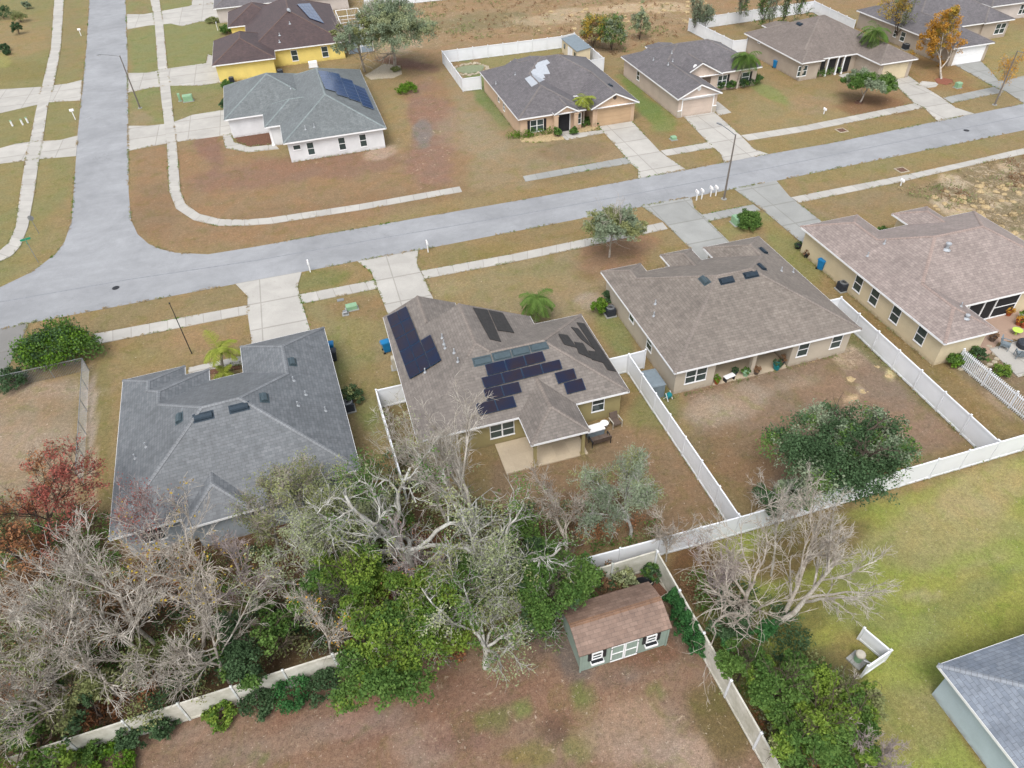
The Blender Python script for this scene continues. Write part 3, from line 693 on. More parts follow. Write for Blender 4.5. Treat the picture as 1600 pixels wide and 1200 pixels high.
    # ---- features; side S/N at y=c (world-like), W/E at x=c, pixel corners on that plane
    def plane(s, side, c, px, py):
        o, d = s.ray(px, py)
        if side in 'SN': t = (c-s.piv[1]-o[1])/d[1]; return o[0]+d[0]*t, o[2]+d[2]*t
        t = (c-s.piv[0]-o[0])/d[0]; return o[1]+d[1]*t, o[2]+d[2]*t
    def rect3(s, side, c, u0, u1, z0, z1, d0, d1, mb, mi=0):      # box on a wall, from depth d0 to d1 outwards
        sg = 1 if side in 'NE' else -1
        if side in 'SN':
            y = c-s.piv[1]; ys_ = sorted((y+sg*d0, y+sg*d1)); mb.box(u0, ys_[0], z0, u1, ys_[1], z1, mi)
        else:
            x = c-s.piv[0]; xs_ = sorted((x+sg*d0, x+sg*d1)); mb.box(xs_[0], u0, z0, xs_[1], u1, z1, mi)
    def window(s, side, c, p, w=None, h=None, mull=0, shutters=False, z=None, name='window'):
        u, zc = s.plane(side, c, *p)
        if z is not None: zc = z
        w = w or .95; h = h or 1.35; u0, u1, z0, z1 = u-w/2, u+w/2, zc-h/2, zc+h/2
        fr = MB(); f = .05
        s.rect3(side, c, u0, u1, z1-f, z1, -.02, .05, fr); s.rect3(side, c, u0, u1, z0, z0+f, -.02, .05, fr)
        s.rect3(side, c, u0, u0+f, z0+f, z1-f, -.02, .05, fr); s.rect3(side, c, u1-f, u1, z0+f, z1-f, -.02, .05, fr)
        if h > .8: s.rect3(side, c, u0+f, u1-f, zc-.03, zc+.03, -.02, .04, fr)
        for i in range(mull):
            x = u0+(u1-u0)*(i+1)/(mull+1); s.rect3(side, c, x-.05, x+.05, z0+f, z1-f, -.02, .045, fr)
        wn_ = fr.build(name, M['trim'], s.e)
        g = MB(); s.rect3(side, c, u0+f, u1-f, z0+f, z1-f, -.02, .018, g); g.build('pane', M['glass'], wn_)
        si = MB(); s.rect3(side, c, u0-.03, u1+.03, z0-.06, z0-.003, 0, .06, si); si.build('sill', M['trim'], wn_)
        if shutters:
            for a, b in ((u0-.36, u0-.04), (u1+.04, u1+.36)):
                q2 = MB(); s.rect3(side, c, a, b, z0, z1, .003, .05, q2)
                for k in range(6): s.rect3(side, c, a+.04, b-.04, z0+.06+k*(h-.12)/6, z0+.06+(k+.6)*(h-.12)/6, .05, .065, q2)
                q2.build('shutter', M['black'], s.e)
        return wn_
    def garage(s, side, c, u0, u1, mat, h=2.15, trim='trim'):     # u in world-like coordinates
        off = s.piv[0] if side in 'SN' else s.piv[1]; u0 -= off; u1 -= off
        d = MB()
        for k in range(4): s.rect3(side, c, u0, u1, .03+k*h/4, (k+1)*h/4-.012, .0, .03, d)
        s.rect3(side, c, u0, u1, .02, h, 0, .015, d)
        for k in range(4):
            for j in range(6):
                a = u0+(u1-u0)*(j+.12)/6; b = u0+(u1-u0)*(j+.88)/6; s.rect3(side, c, a, b, .12+k*h/4, (k+1)*h/4-.12, .03, .042, d)
        go = d.build('garage_door', M[mat], s.e)
        t = MB(); s.rect3(side, c, u0-.14, u0-.003, 0, h+.14, 0, .06, t); s.rect3(side, c, u1+.003, u1+.14, 0, h+.14, 0, .06, t); s.rect3(side, c, u0, u1, h+.003, h+.14, 0, .06, t)
        t.build('door_frame', M[trim], go)
    def door(s, side, c, u, mat='dark', w=.95, h=2.05, name='door'):
        off = s.piv[0] if side in 'SN' else s.piv[1]; u -= off
        d = MB(); s.rect3(side, c, u-w/2, u+w/2, .03, h, 0, .035, d); s.rect3(side, c, u-w*.32, u+w*.32, .25, .9, .035, .05, d); s.rect3(side, c, u-w*.32, u+w*.32, 1.1, h-.2, .035, .05, d)
        do = d.build(name, M[mat], s.e); t = MB()
        s.rect3(side, c, u-w/2-.1, u-w/2-.003, 0, h+.1, 0, .05, t); s.rect3(side, c, u+w/2+.003, u+w/2+.1, 0, h+.1, 0, .05, t); s.rect3(side, c, u-w/2, u+w/2, h+.003, h+.1, 0, .05, t); t.build('door_frame', M['trim'], do)
    def posts(s, pts, w=.22, mat=None, h=2.5, zt=None):
        for x, y in pts:
            q2 = MB(); X, Y = x-s.piv[0], y-s.piv[1]; q2.box(X-w/2, Y-w/2, 0, X+w/2, Y+w/2, h); q2.box(X-w/2-.05, Y-w/2-.05, .001, X+w/2+.05, Y+w/2+.05, .25); q2.box(X-w/2-.05, Y-w/2-.05, h-.2, X+w/2+.05, Y+w/2+.05, h-.02)
            q2.build('porch_post', mat or M['trim'], s.e)
    def frame(s, x, y):                     # tangent frame on the roof: along eave, up slope, normal
        n, k, P = s.nrm(x, y); up = Vector((P[0], P[1], 0)).normalized(); up = (up-n*up.dot(n)).normalized(); al = up.cross(n).normalized()
        return al, up, n
    def vent(s, px, py, w=.75, d=.42, h=.18, mat='vent', name='roof_vent'):   # low box vent along the eave line
        x, y, z = s.hit(px, py); al, up, n = s.frame(x, y); c = Vector((x, y, z)); mb = MB()
        prof = [(-d/2, 0), (-d/2, h*.55), (-d*.25, h), (d*.25, h), (d/2, h*.4), (d/2, 0)]
        R = [[tuple(c+al*sx*w/2+up*a+n*b) for a, b in prof] for sx in (-1, 1)]
        for i in range(len(prof)-1): mb.face([R[0][i], R[1][i], R[1][i+1], R[0][i+1]])
        mb.face(R[0][::-1]); mb.face(R[1])
        fl = MB(); fl.hexa([tuple(c+al*a*(w/2+.1)+up*b*(d/2+.1)) for a, b in ((-1, -1), (1, -1), (1, 1), (-1, 1))], [tuple(c+al*a*(w/2+.1)+up*b*(d/2+.1)+n*.02) for a, b in ((-1, -1), (1, -1), (1, 1), (-1, 1))])
        o = mb.build(name, M[mat], s.e); fl.build('flashing', M[mat], o); return o
    def pipe(s, px, py, h=.38, r=.05, cap=False):
        x, y, z = s.hit(px, py); mb = MB(); mb.cyl(x, y, z-.05, z+h, r, n=8); mb.lathe(x, y, [(r*2.8, z-.02), (r*1.2, z+.12)], n=8)
        if cap: mb.cyl(x, y, z+h, z+h+.1, r*1.9, n=10); mb.cyl(x, y, z+h+.1, z+h+.16, r*1.9, r*.3, n=10)
        mb.build('vent_pipe', M['lead'], s.e)
    def panels(s, quad, nx, ny, mat='pv', fmat='pvframe', lift=.12, gap=.008, name='solar_panel', th=.04, cells=(6, 10)):
        P = [Vector(s.hit(*p)) for p in quad]       # TL TR BR BL
        cx = sum((p.x for p in P))/4; cy = sum((p.y for p in P))/4; n, k, Q = s.nrm(cx, cy)
        for p in P: p.z = Q[0]*p.x+Q[1]*p.y+Q[2]
        f = lambda u, v: (P[0]*(1-u)+P[1]*u)*(1-v)+(P[3]*(1-u)+P[2]*u)*v
        for i in range(nx):
            for j in range(ny):
                a, b, c, d = f(i/nx, j/ny), f((i+1)/nx, j/ny), f((i+1)/nx, (j+1)/ny), f(i/nx, (j+1)/ny); m_ = (a+b+c+d)/4
                W_ = (b-a).length; Hh = (d-a).length
                def sh(p, g, l): return tuple(m_+(p-m_)*(1-2*g/min(W_, Hh))+n*l)
                lo = [sh(p, gap, lift) for p in (d, c, b, a)]; hi = [sh(p, gap, lift+th) for p in (d, c, b, a)]
                mb = MB(); mb.hexa(lo, hi); o = mb.build(name, M[fmat], s.e)
                g = MB(); q2 = [sh(p, gap+.022, lift+th+.004) for p in (d, c, b, a)]
                cu, cv = (cells if W_ < Hh else cells[::-1]); g.face(q2, uv=[(0, 0), (cu, 0), (cu, cv), (0, cv)]); g.build('solar_cells', M[mat], o)

def drape(h, quad, mat, name, lift=.04, n=10):
    f = lambda u, v: tuple(quad[0][i]*(1-u)*(1-v)+quad[1][i]*u*(1-v)+quad[2][i]*u*v+quad[3][i]*(1-u)*v for i in (0, 1))
    P = [[h.hit(*f(i/n, j/n)) for i in range(n+1)] for j in range(n+1)]; mb = MB()
    for j in range(n):
        for i in range(n):
            q = [P[j+1][i], P[j+1][i+1], P[j][i+1], P[j][i]]; mb.face([(a, b, c+lift) for a, b, c in q])
    ed = [P[0][i] for i in range(n+1)]+[P[j][n] for j in range(1, n+1)]+[P[n][i] for i in range(n-1, -1, -1)]+[P[j][0] for j in range(n-1, 0, -1)]
    for a, b in zip(ed, ed[1:]+ed[:1]): mb.face([(a[0], a[1], a[2]+lift), (b[0], b[1], b[2]+lift), b, a])
    return mb.build(name, M[mat], h.e)
def mat_roof(key, a, b, k=1.): M[key] = shingle(key, a, b, k*1.14)
mat_roof('sh_grey', '74797d', '85898d', .84); mat_roof('sh_brown', '7f7770', '90877f', .92); mat_roof('sh_brown_b', '837970', '948a80', .92)
mat_roof('sh_pink', '978983', 'a89a93', 1.0); mat_roof('sh_teal', '757b7c', '828889', .93); mat_roof('sh_dark', '544546', '64504e', .85)
mat_roof('sh_grey2', '6e6a6c', '7d787a', .92); mat_roof('sh_warm', '857a72', '91857d', .88); mat_roof('sh_blue', '7e8896', '8f98a4', .95); mat_roof('sh_shed', '8f7566', 'a38878', .88)
mat_roof('cap_grey', '92969a', '92969a', .82); mat_roof('cap_brown', '958a81', '958a81', .9); mat_roof('cap_pink', 'a8958c', 'a8958c', 1.); mat_roof('cap_teal', '949f9f', '949f9f', .9); mat_roof('cap_dark', '715a52', '715a52', .9); mat_roof('cap_grey2', '8a8380', '8a8380', .85); mat_roof('cap_blue', 'a2a9b2', 'a2a9b2', .9)
for k_, h_ in (('w_grey', 'aab2b8'), ('w_olive', 'a2966b'), ('w_beige', 'c2b7a6'), ('w_cream', 'dacbab'), ('w_tan', 'cfb398'), ('w_pinkbeige', 'cdbcae'), ('w_greige', 'b8ab9c'), ('w_white', 'e4e5e6'), ('w_yellow', 'f0d980'), ('w_blue', 'c0d0da'), ('w_stone', 'b9b0a2'), ('w_pale', 'cfc6c0')):
    M[k_] = stucco(k_, h_)
M['w_tan2'] = stucco('w_tan2', 'c2a584')

# H1: grey house at the left front
h1 = House('house', 'grey hip-roofed house at left behind the bare trees, palm at its front', 'house', (-16.76, 30.24),
  [(-16.76, 30.24, -1.86, 42.8), (-8.3, 33.5, -1.86, 46.1, 'WEN'), (-16.76, 35, -12.4, 45.3, 'WEN'), (-16.76, 35, -10.7, 44.2, 'WEN'),
   (-12.66, 29.4, -8.55, 33.2, 'WES', 2.6, .5), (-8.75, 29.4, -5.4, 33, 'WES', 2.6, .5)], 'w_grey', 'sh_grey', rot=3., capmat='cap_grey')
for p in ((280, 654), (457, 566), (413, 622)): h1.vent(*p)
for p in ((318, 651), (374, 637)): h1.vent(*p, w=1.1, mat='ventdark')
for p in ((229, 698), (212, 716), (459, 595), (478, 617), (466, 634), (509, 642)): h1.pipe(*p)
h1.window('S', 30.24+OV, (239, 835), w=1.3, h=1.2); h1.window('S', 30.24+OV, (395, 800), w=1.6, h=1.3, mull=1, z=1.3)
h1.garage('N', 46.1-OV, -7.4, -2.8, 'trim')
# H2: house with solar panels in the middle
h2 = House('house', 'olive house in the centre with dark solar panels and a covered back patio', 'house', (2., 32.2),
  [(2.0, 32.2, 13.2, 42.8, 'WES'), (2.0, 32.2, 17.1, 41.7), (2.0, 38, 7.95, 46.6, 'WE'), (9.0, 29.5, 13.1, 36.5, 'WES', 2.6, .5, False)], 'w_olive', 'sh_brown', trim='trim', capmat='cap_brown')
Z2 = lambda x, y: (570+x/3.636, 440+y/3.636)
for q_, a, b in (([(130, 205), (188, 175), (322, 525), (260, 560)], 1, 5), ([(188, 175), (240, 147), (378, 490), (322, 525)], 1, 5), ([(322, 342), (378, 308), (440, 452), (380, 490)], 1, 2)):
    h2.panels([Z2(*p) for p in q_], a, b)
for q_, a, b in (([(680, 477), (1008, 400), (1028, 455), (697, 540)], 3, 1), ([(660, 552), (1105, 447), (1122, 500), (680, 612)], 4, 1),
                 ([(1075, 525), (1185, 497), (1203, 555), (1097, 587)], 1, 1), ([(1127, 582), (1232, 553), (1256, 618), (1147, 645)], 1, 1),
                 ([(672, 618), (873, 573), (892, 632), (692, 682)], 2, 1), ([(628, 700), (842, 653), (863, 715), (650, 765)], 2, 1)):
    h2.panels([Z2(*p) for p in q_], a, b)
for q_ in ([(614, 150), (697, 163), (775, 343), (712, 330)], [(702, 164), (784, 180), (850, 293), (755, 278)], [(1204, 234), (1247, 240), (1428, 513), (1380, 503)],
           [(1172, 260), (1212, 268), (1302, 385), (1225, 325)], [(1100, 299), (1152, 306), (1205, 378), (1132, 358)], [(1190, 345), (1240, 352), (1290, 440), (1215, 408)], [(1270, 395), (1318, 400), (1362, 465), (1290, 445)]):
    drape(h2, [Z2(*p) for p in q_], 'heater', 'pool_heater_mat', .06)
for p in ((668, 450), (778, 420), (885, 395), (990, 369)): h2.vent(*Z2(*p), w=1.15, d=.5, h=.16, mat='vent', name='skylight')
for p in ((440, 320), (450, 355), (457, 378), (508, 405), (530, 455), (343, 515)): h2.pipe(*Z2(*p))
h2.window('S', 32.2+OV, Z2(780, 840), w=1.75, h=1.3, mull=1); h2.window('S', 32.2+OV, Z2(1325, 695), w=.95, h=1.35)
h2.posts([(9.35, 29.8), (12.75, 29.8)], .2, M['w_olive']); h2.garage('N', 46.6-OV, 2.9, 7.3, 'trim')
pt = MB(); c = [(7.3, 29.75), (13.15, 29.75), (13.15, 32.6), (7.3, 32.6)]; pt.hexa([(x-2, y-32.2, -.02) for x, y in c], [(x-2, y-32.2, .1) for x, y in c]); pt.build('patio_slab', M['patio'], h2.e)
# H3: brown house right of centre
h3 = House('house', 'beige house with broad brown hip roof and recessed back porch, right of centre', 'house', (20.9, 32.9),
  [(20.9, 32.9, 36.5, 45.6), (20.9, 38, 24.6, 46.9, 'WEN'), (26.8, 40, 29.8, 47.6, 'WEN'), (30.9, 38, 36.5, 47.4, 'WEN')], 'w_beige', 'sh_brown_b', capmat='cap_brown', recess=(24.55, 31.0, 2.4))
Z3 = lambda x, y: (900+x/3, 250+y/3)
for p, w, mt in (((603, 565), .9, 'vent'), ((706, 565), 1.05, 'ventdark'), ((820, 538), 1.05, 'ventdark'), ((870, 503), .8, 'ventdark'), ((878, 427), .8, 'ventdark')): h3.vent(*Z3(*p), w=w, mat=mt)
for p in ((372, 675), (365, 731), (962, 520), (1017, 526)): h3.pipe(*Z3(*p))
h3.window('S', 32.9+OV, Z3(562, 1008), w=1.75, h=1.3, mull=1); h3.window('S', 32.9+OV, Z3(1067, 878), w=.95, h=1.35, z=1.5); h3.window('S', 32.9+OV, (1310, 524), w=.95, h=1.3, z=1.5)
h3.window('W', 20.9+OV, Z3(262, 742), w=.9, h=.6); h3.window('W', 20.9+OV, Z3(345, 862), w=.9, h=1.2)
fl_ = MB(); fl_.box(24.6-20.9, OV-.12, 0, 30.95-20.9, OV+2.38, .08); fl_.build('porch_floor', M['patio'], h3.e)
h3.posts([(27.85, 33.5)], .32, M['w_beige'], h=2.46)
for a, w_ in ((25.6, .9), (28.9, 1.8)):
    t = MB(); t.box(a-20.9, OV+2.34, .12, a+w_-20.9, OV+2.395, 2.1); d_ = t.build('glass_door', M['glass'], h3.e); t = MB()
    for q_ in ((a-.07, .1, a-.002, 2.17), (a+w_+.002, .1, a+w_+.07, 2.17), (a, 2.102, a+w_, 2.17)): t.box(q_[0]-20.9, OV+2.32, q_[1], q_[2]-20.9, OV+2.395, q_[3])
    t.build('door_frame', M['trim'], d_)
h3.garage('N', 47.4-OV, 31.8, 35.6, 'w_beige')
# H4: pink-brown roofed house on the right
h4 = House('house', 'cream house with pinkish shingle roof at the right edge', 'house', (41., 29.45),
  [(41.0, 32.8, 57.5, 44.6), (41.0, 29.45, 45.8, 40, 'WES'), (41.0, 38, 47.1, 47.7, 'WEN'), (50.2, 38, 54.1, 46.8, 'WEN')], 'w_cream', 'sh_pink', capmat='cap_pink')
Z4 = lambda x, y: (1200+x/4, 250+y/4)
for p in ((565, 775), (664, 860), (797, 970), (953, 1103)): h4.window('W', 41+OV, Z4(*p), w=.95, h=1.45, z=1.45)
h4.pipe(*Z4(1115, 560), h=.5, r=.12, cap=True); h4.pipe(*Z4(1240, 990), h=.25, r=.09, cap=True); h4.pipe(*Z4(727, 523)); h4.pipe(*Z4(1205, 915)); h4.pipe(*Z4(622, 600))
sw = MB()
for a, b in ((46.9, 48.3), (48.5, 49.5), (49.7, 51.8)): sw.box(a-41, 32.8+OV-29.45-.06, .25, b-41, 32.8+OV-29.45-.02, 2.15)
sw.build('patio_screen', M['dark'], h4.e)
fr = MB(); Y_ = 32.8+OV-29.45
for a in (46.85, 48.4, 49.6, 51.85): fr.box(a-41-.05, Y_-.09, .2, a-41+.05, Y_-.0, 2.2)
fr.box(5.8, Y_-.1, .12, 10.9, Y_-.001, .22); fr.box(5.8, Y_-.1, 2.17, 10.9, Y_-.001, 2.27); fr.box(8.65, Y_-.09, 1.15, 10.8, Y_-.062, 1.22); fr.build('screen_frame', M['trim'], h4.e)
h4.garage('N', 47.7-OV, 42, 46.2, 'trim')
# H5: tan house beyond the road
h5 = House('house', 'tan house across the road with white roof patches and a front palm', 'house', (24.1, 81.4),
  [(24.1, 86.2, 40.1, 99.8), (24.1, 81.4, 33.0, 97, 'WES'), (33.6, 81.2, 40.1, 92, 'WE'), (28.6, 80.9, 31.9, 85, 'WE', 2.75, .5, False), (29.5, 95, 35.5, 102.8, 'WE', 2.5, .12, False)], 'w_tan', 'sh_grey2', capmat='cap_grey2')
Z5 = lambda x, y: (650+x/4, y/4)
h5.window('S', 81.4+OV, Z5(755, 765), w=1.75, h=1.5, mull=1, shutters=True, z=1.3); h5.window('S', 81.4+OV, Z5(1012, 712), w=.9, h=1.4, mull=1, z=1.4)
h5.window('W', 24.1+OV, Z5(518, 620), w=.7, h=.7); h5.window('W', 24.1+OV, Z5(551, 668), w=.7, h=1.)
h5.posts([(28.95, 81.25), (31.55, 81.25)], .5, M['w_tan']); h5.garage('S', 81.2+OV, 34.6, 39.2, 'w_tan2', trim='w_tan')
h5.door('S', 81.4+OV, 30.2, 'dark', w=1.5, h=2.2)  # dark door colour stands for the shade of the recessed entry
for q_ in ([(680, 492), (735, 465), (805, 498), (722, 543)], [(712, 440), (770, 425), (808, 485), (750, 505)], [(740, 400), (800, 378), (838, 462), (765, 470)], [(790, 385), (818, 373), (838, 395), (812, 408)]):
    drape(h5, [Z5(*p) for p in q_], 'tarp', 'roof_wrap', .03+.01*q_[0][0]/700)
for p in ((620, 468), (500, 525)): h5.pipe(*Z5(*p))
h5.vent(*Z5(1215, 535), w=.6, mat='ventdark')
gv = MB(); gv.lathe(0, 0, [(.0, .06), (.2, .06), (.24, .03), (.24, 0)], n=16); g_ = gv.build('gable_vent', M['wood'], h5.e); u, z_ = h5.plane('S', 81.2+OV, *Z5(1243, 610)); g_.location = (u, 81.2+OV-81.4, z_); g_.rotation_euler = (math.pi/2, 0, 0)
# H6
h6 = House('house', 'pinkish beige house with two front gables and a palm, beyond the road', 'house', (45., 80.1),
  [(44.9, 86.7, 61., 98.2), (44.9, 80.1, 51.2, 96, 'WE'), (48.2, 86.4, 54.8, 93, 'WE', 2.6, .54), (50.2, 96, 54.5, 101.4, 'WE', 2.5, .14, False)], 'w_pinkbeige', 'sh_grey2', capmat='cap_grey2')
Z6 = lambda x, y: (950+x/4.571, y/4.571)
h6.window('W', 44.9+OV, Z6(218, 525), w=.9, h=1.2, z=1.5); h6.window('S', 86.7+OV, Z6(818, 555), w=1.4, h=1.4, mull=1, shutters=True, z=1.35); h6.window('S', 86.7+OV, Z6(985, 530), w=1.2, h=1.3, shutters=True, z=1.35)
h6.garage('S', 80.1+OV, 45.9, 50.2, 'w_pinkbeige')
for p in ((325, 430), (430, 465), (462, 440), (455, 382)): h6.pipe(*Z6(*p))
en = MB(); u0, z0_ = h6.plane('S', 86.3+OV, *Z6(672, 540)); en.box(u0, 86.3+OV-80.1-.04, .05, u0+1.4, 86.3+OV-80.1-.01, 2.2); en.build('entry_recess', M['wood'], h6.e)
for (px, py), c_ in (((652, 632), 80.1), ((622, 475), 86.3)):
    gv = MB(); gv.lathe(0, 0, [(.0, .06), (.22, .06), (.28, .03), (.28, 0)], n=16); g_ = gv.build('gable_vent', M['trim'], h6.e); u, z_ = h6.plane('S', c_+OV, *Z6(px, py)); g_.location = (u, c_+OV-80.1, z_); g_.rotation_euler = (math.pi/2, 0, 0)
st = MB()
for a, b in ((45.3, 45.85), (50.25, 50.8)): st.box(a-45-.02, OV-.08, 0, b-45, OV-.003, .85); st.box(a-45-.05, OV-.1, .85, b-45+.03, OV-.003, .93, 1)
st.build('stone_base', [M['w_stone'], M['trim']], h6.e)
# H7
h7 = House('house', 'greige house with stone corners and dark front porch, beside the tall palm beyond the road', 'house', (67., 85.6),
  [(66.6, 86.4, 82.0, 101.), (66.6, 85.8, 70.3, 95, 'WES'), (75.9, 81.4, 82., 95, 'WES'), (71.4, 96, 76, 103.8, 'WE', 2.5, .14, False)], 'w_greige', 'sh_warm', capmat='cap_brown')
Z7 = lambda x, y: (1250+x/4.571, y/4.571)
h7.window('S', 85.8+OV, Z7(28, 455), w=1.5, h=1.4, mull=1, z=1.35)
h7.window('W', 66.6+OV, Z6(1080, 295), w=.7, h=.5)
h7.vent(*Z6(1368, 172), w=1., mat='ventdark'); h7.garage('S', 81.4+OV, 76.9, 81., 'w_cream', trim='w_greige')
pr = MB()
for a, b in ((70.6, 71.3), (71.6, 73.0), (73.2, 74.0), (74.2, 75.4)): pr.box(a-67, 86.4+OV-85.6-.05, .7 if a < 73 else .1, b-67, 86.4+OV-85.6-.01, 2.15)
pr.build('porch_shade', M['dark'], h7.e); h7.posts([(71.45, 86.5), (73.1, 86.5), (74.1, 86.5)], .15)  # near-black panels on the wall paint in the shade of the porch
stq = MB()
for k in range(7): stq.box(66.6+OV-67-.04, 85.8+OV-85.6-.05, k*.33, 66.6+OV-67+(.5 if k % 2 else .34), 85.8+OV-85.6+.3, k*.33+.3)
stq.build('corner_stones', M['w_stone'], h7.e)
# H8
h8 = House('house', 'greige house with white garage door behind the orange-leaved tree', 'house', (89.3, 83.),
  [(89.3, 91., 107.5, 104.5), (89.3, 83., 96.4, 98, 'WES'), (101.8, 90.7, 107.5, 98, 'WES', 2.65)], 'w_greige', 'sh_grey2', capmat='cap_grey2')
h8.window('W', 89.3+OV, Z7(740, 245), w=1., h=1.3, z=1.4); h8.window('W', 89.3+OV, Z7(680, 240), w=.7, h=1., z=1.4)
h8.garage('S', 83+OV, 90.5, 95.3, 'trim'); h8.window('S', 90.7+OV, Z7(1428, 205), w=1.9, h=1.5, mull=1, z=1.35)
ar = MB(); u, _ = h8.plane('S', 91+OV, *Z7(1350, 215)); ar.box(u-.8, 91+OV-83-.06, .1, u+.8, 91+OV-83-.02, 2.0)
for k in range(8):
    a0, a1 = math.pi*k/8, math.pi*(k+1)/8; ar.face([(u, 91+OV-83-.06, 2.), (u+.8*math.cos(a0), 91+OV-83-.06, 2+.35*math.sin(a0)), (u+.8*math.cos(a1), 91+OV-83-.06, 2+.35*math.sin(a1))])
ar.build('entry_arch_shade', M['dark'], h8.e)  # near-black arched panel paints in the shade of the entry
h9 = House('house', 'pale house cut off by the top right corner', 'house', (110, 98.), [(109.5, 97.5, 125, 112)], 'w_pale', 'sh_grey2', capmat='cap_grey2')
h9.window('S', 97.5+OV, (1596, 20), w=1.5, h=1.5, mull=1, z=1.4)
# H white
hw = House('house', 'white house with grey-green hip roof and blue solar panels near the side street', 'house', (-3.9, 84.7),
  [(-3.9, 84.7, 8.4, 107.3), (-10.6, 95.1, 2, 108.), (-5.8, 90.6, 0, 98, 'WSN', 2.6, .46)], 'w_white', 'sh_teal', rot=.6, capmat='cap_teal')
ZW = lambda x, y: (300+x/4, y/4)
hw.window('S', 84.7+OV, ZW(652, 908), w=.9, h=.6, z=1.75)
for p in ((740, 918), (936, 888), (1068, 868)): hw.window('S', 84.7+OV, ZW(*p), w=.85, h=1.55, z=1.35)
for q_, b in (([(785, 448), (848, 452), (905, 580), (832, 560)], 5), ([(850, 455), (918, 467), (975, 615), (905, 595)], 6), ([(925, 490), (1000, 510), (1055, 645), (978, 620)], 6), ([(1008, 532), (1080, 560), (1138, 690), (1065, 665)], 6)):
    hw.panels([ZW(*p) for p in q_], 1, b, 'pvblue', 'pvframew', lift=.1)
for p in ((710, 810), (765, 795)): hw.pipe(*ZW(*p), h=.5)
hw.pipe(*ZW(617, 555))
hw.posts([(-5.3, 91.1), (-3.75, 91.1)], .25)
hw.garage('W', -10.6+OV, 97., 101.6, 'trim')
# H yellow
hy = House('house', 'yellow house with dark brown hip roof and solar panels, at the top', 'house', (-3.4, 118.),
  [(-7.5, 121.9, 7.8, 146.), (-12.6, 117.9, -3.3, 131), (-10.4, 138.2, -1, 148.5)], 'w_yellow', 'sh_dark', capmat='cap_dark')
for p, z_ in (((642, 350), 1.35), ((832, 330), 1.35)): hy.window('S', 121.9+OV, ZW(*p), w=1., h=1.6, z=z_)
hy.panels([ZW(*p) for p in [(655, 30), (735, 25), (825, 150), (735, 118)]], 4, 5, 'pvblue', 'pvblue', lift=.1)
for p in ((612, 150), (548, 265), (548, 222)): hy.pipe(*ZW(*p), r=.08)
hy.vent(*ZW(605, 65), w=1.4, mat='lead')
hb = House('house', 'beige house at the top left with a long driveway', 'house', (-13, 152), [(-13, 152, 12, 166)], 'w_pale', 'sh_grey2', capmat='cap_grey2')
hb.window('W', -13+OV, (333, 20), w=1, h=1.2, z=1.5); hb.garage('W', -13+OV, 157, 161.8, 'trim')
hbl = House('house', 'pale blue house with blue-grey roof cut off by the lower right corner', 'house', (23.2, -6), [(23.2, -7.5, 39, 9.55)], 'w_blue', 'sh_blue', capmat='cap_blue', trim='trim')

# ------------------------------------------------------------------ fences
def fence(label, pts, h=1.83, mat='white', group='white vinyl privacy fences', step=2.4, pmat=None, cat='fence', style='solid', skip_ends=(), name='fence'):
    ox, oy = pts[0]; e = empty(name, (ox, oy, 0), 0, label, cat, group); pm = pmat or mat
    for si, ((x0, y0), (x1, y1)) in enumerate(zip(pts, pts[1:])):
        L = math.hypot(x1-x0, y1-y0); n = max(1, round(L/step)); dx, dy = (x1-x0)/L, (y1-y0)/L; w = L/n
        for i in range(n+1):
            if i == n and si < len(pts)-2: continue
            px, py = x0+dx*w*i-ox, y0+dy*w*i-oy; hh = h+.06+rng.uniform(-.015, .015)
            mb = MB(); r = .052
            lo = [(px+dx*a*r-dy*b*r, py+dy*a*r+dx*b*r, 0) for a, b in ((-1, -1), (1, -1), (1, 1), (-1, 1))]
            mb.hexa(lo, [(a, b, hh) for a, b, _ in lo])
            cp = [(px+dx*a*.066-dy*b*.066, py+dy*a*.066+dx*b*.066) for a, b in ((-1, -1), (1, -1), (1, 1), (-1, 1))]
            mb.hexa([(a, b, hh+.002) for a, b in cp], [(a, b, hh+.03) for a, b in cp])
            for k in range(4): mb.face([(*cp[k], hh+.03), (*cp[(k+1) % 4], hh+.03), (px, py, hh+.09)])
            mb.build('fence_post', M[mat], e)
            if i == n: continue
            a0 = .07; b0 = w-.07; mb = MB()
            if style == 'solid':
                prof = [(-.045, .06), (.045, .06), (.045, .2), (.014, .2), (.014, h-.14), (.045, h-.14), (.045, h), (-.045, h), (-.045, h-.14), (-.014, h-.14), (-.014, .2), (-.045, .2)]
                tw = rng.uniform(-.012, .012)
                A = [(px+dx*a0-dy*o, py+dy*a0+dx*o, z) for o, z in prof]; B = [(px+dx*b0-dy*(o+tw), py+dy*b0+dx*(o+tw), z) for o, z in prof]
                for k in range(len(prof)): k2 = (k+1) % len(prof); mb.face([A[k], B[k], B[k2], A[k2]])
                nb = int((b0-a0)/.15)
                for k in range(1, nb):
                    t = a0+(b0-a0)*k/nb; mb.bar((px+dx*t, py+dy*t, .2), (px+dx*t, py+dy*t, h-.14), .012, .034)
            else:
                for z in (.25, h-.2): mb.bar((px+dx*a0, py+dy*a0, z), (px+dx*b0, py+dy*b0, z), .05, .09)
                k = a0+.06
                while k < b0:
                    mb.bar((px+dx*k-dy*.0, py+dy*k, .06), (px+dx*k, py+dy*k, h), .12, .022, up=(dx, dy, 0)); k += .155
            mb.build('fence_panel', M[pm], e)
    return e
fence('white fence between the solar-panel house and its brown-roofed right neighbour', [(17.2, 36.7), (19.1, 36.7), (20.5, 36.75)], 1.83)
fence('long white fence running down between the patio yard and the oak tree yard', [(19.1, 36.55), (19.2, 20.9)], 1.83)
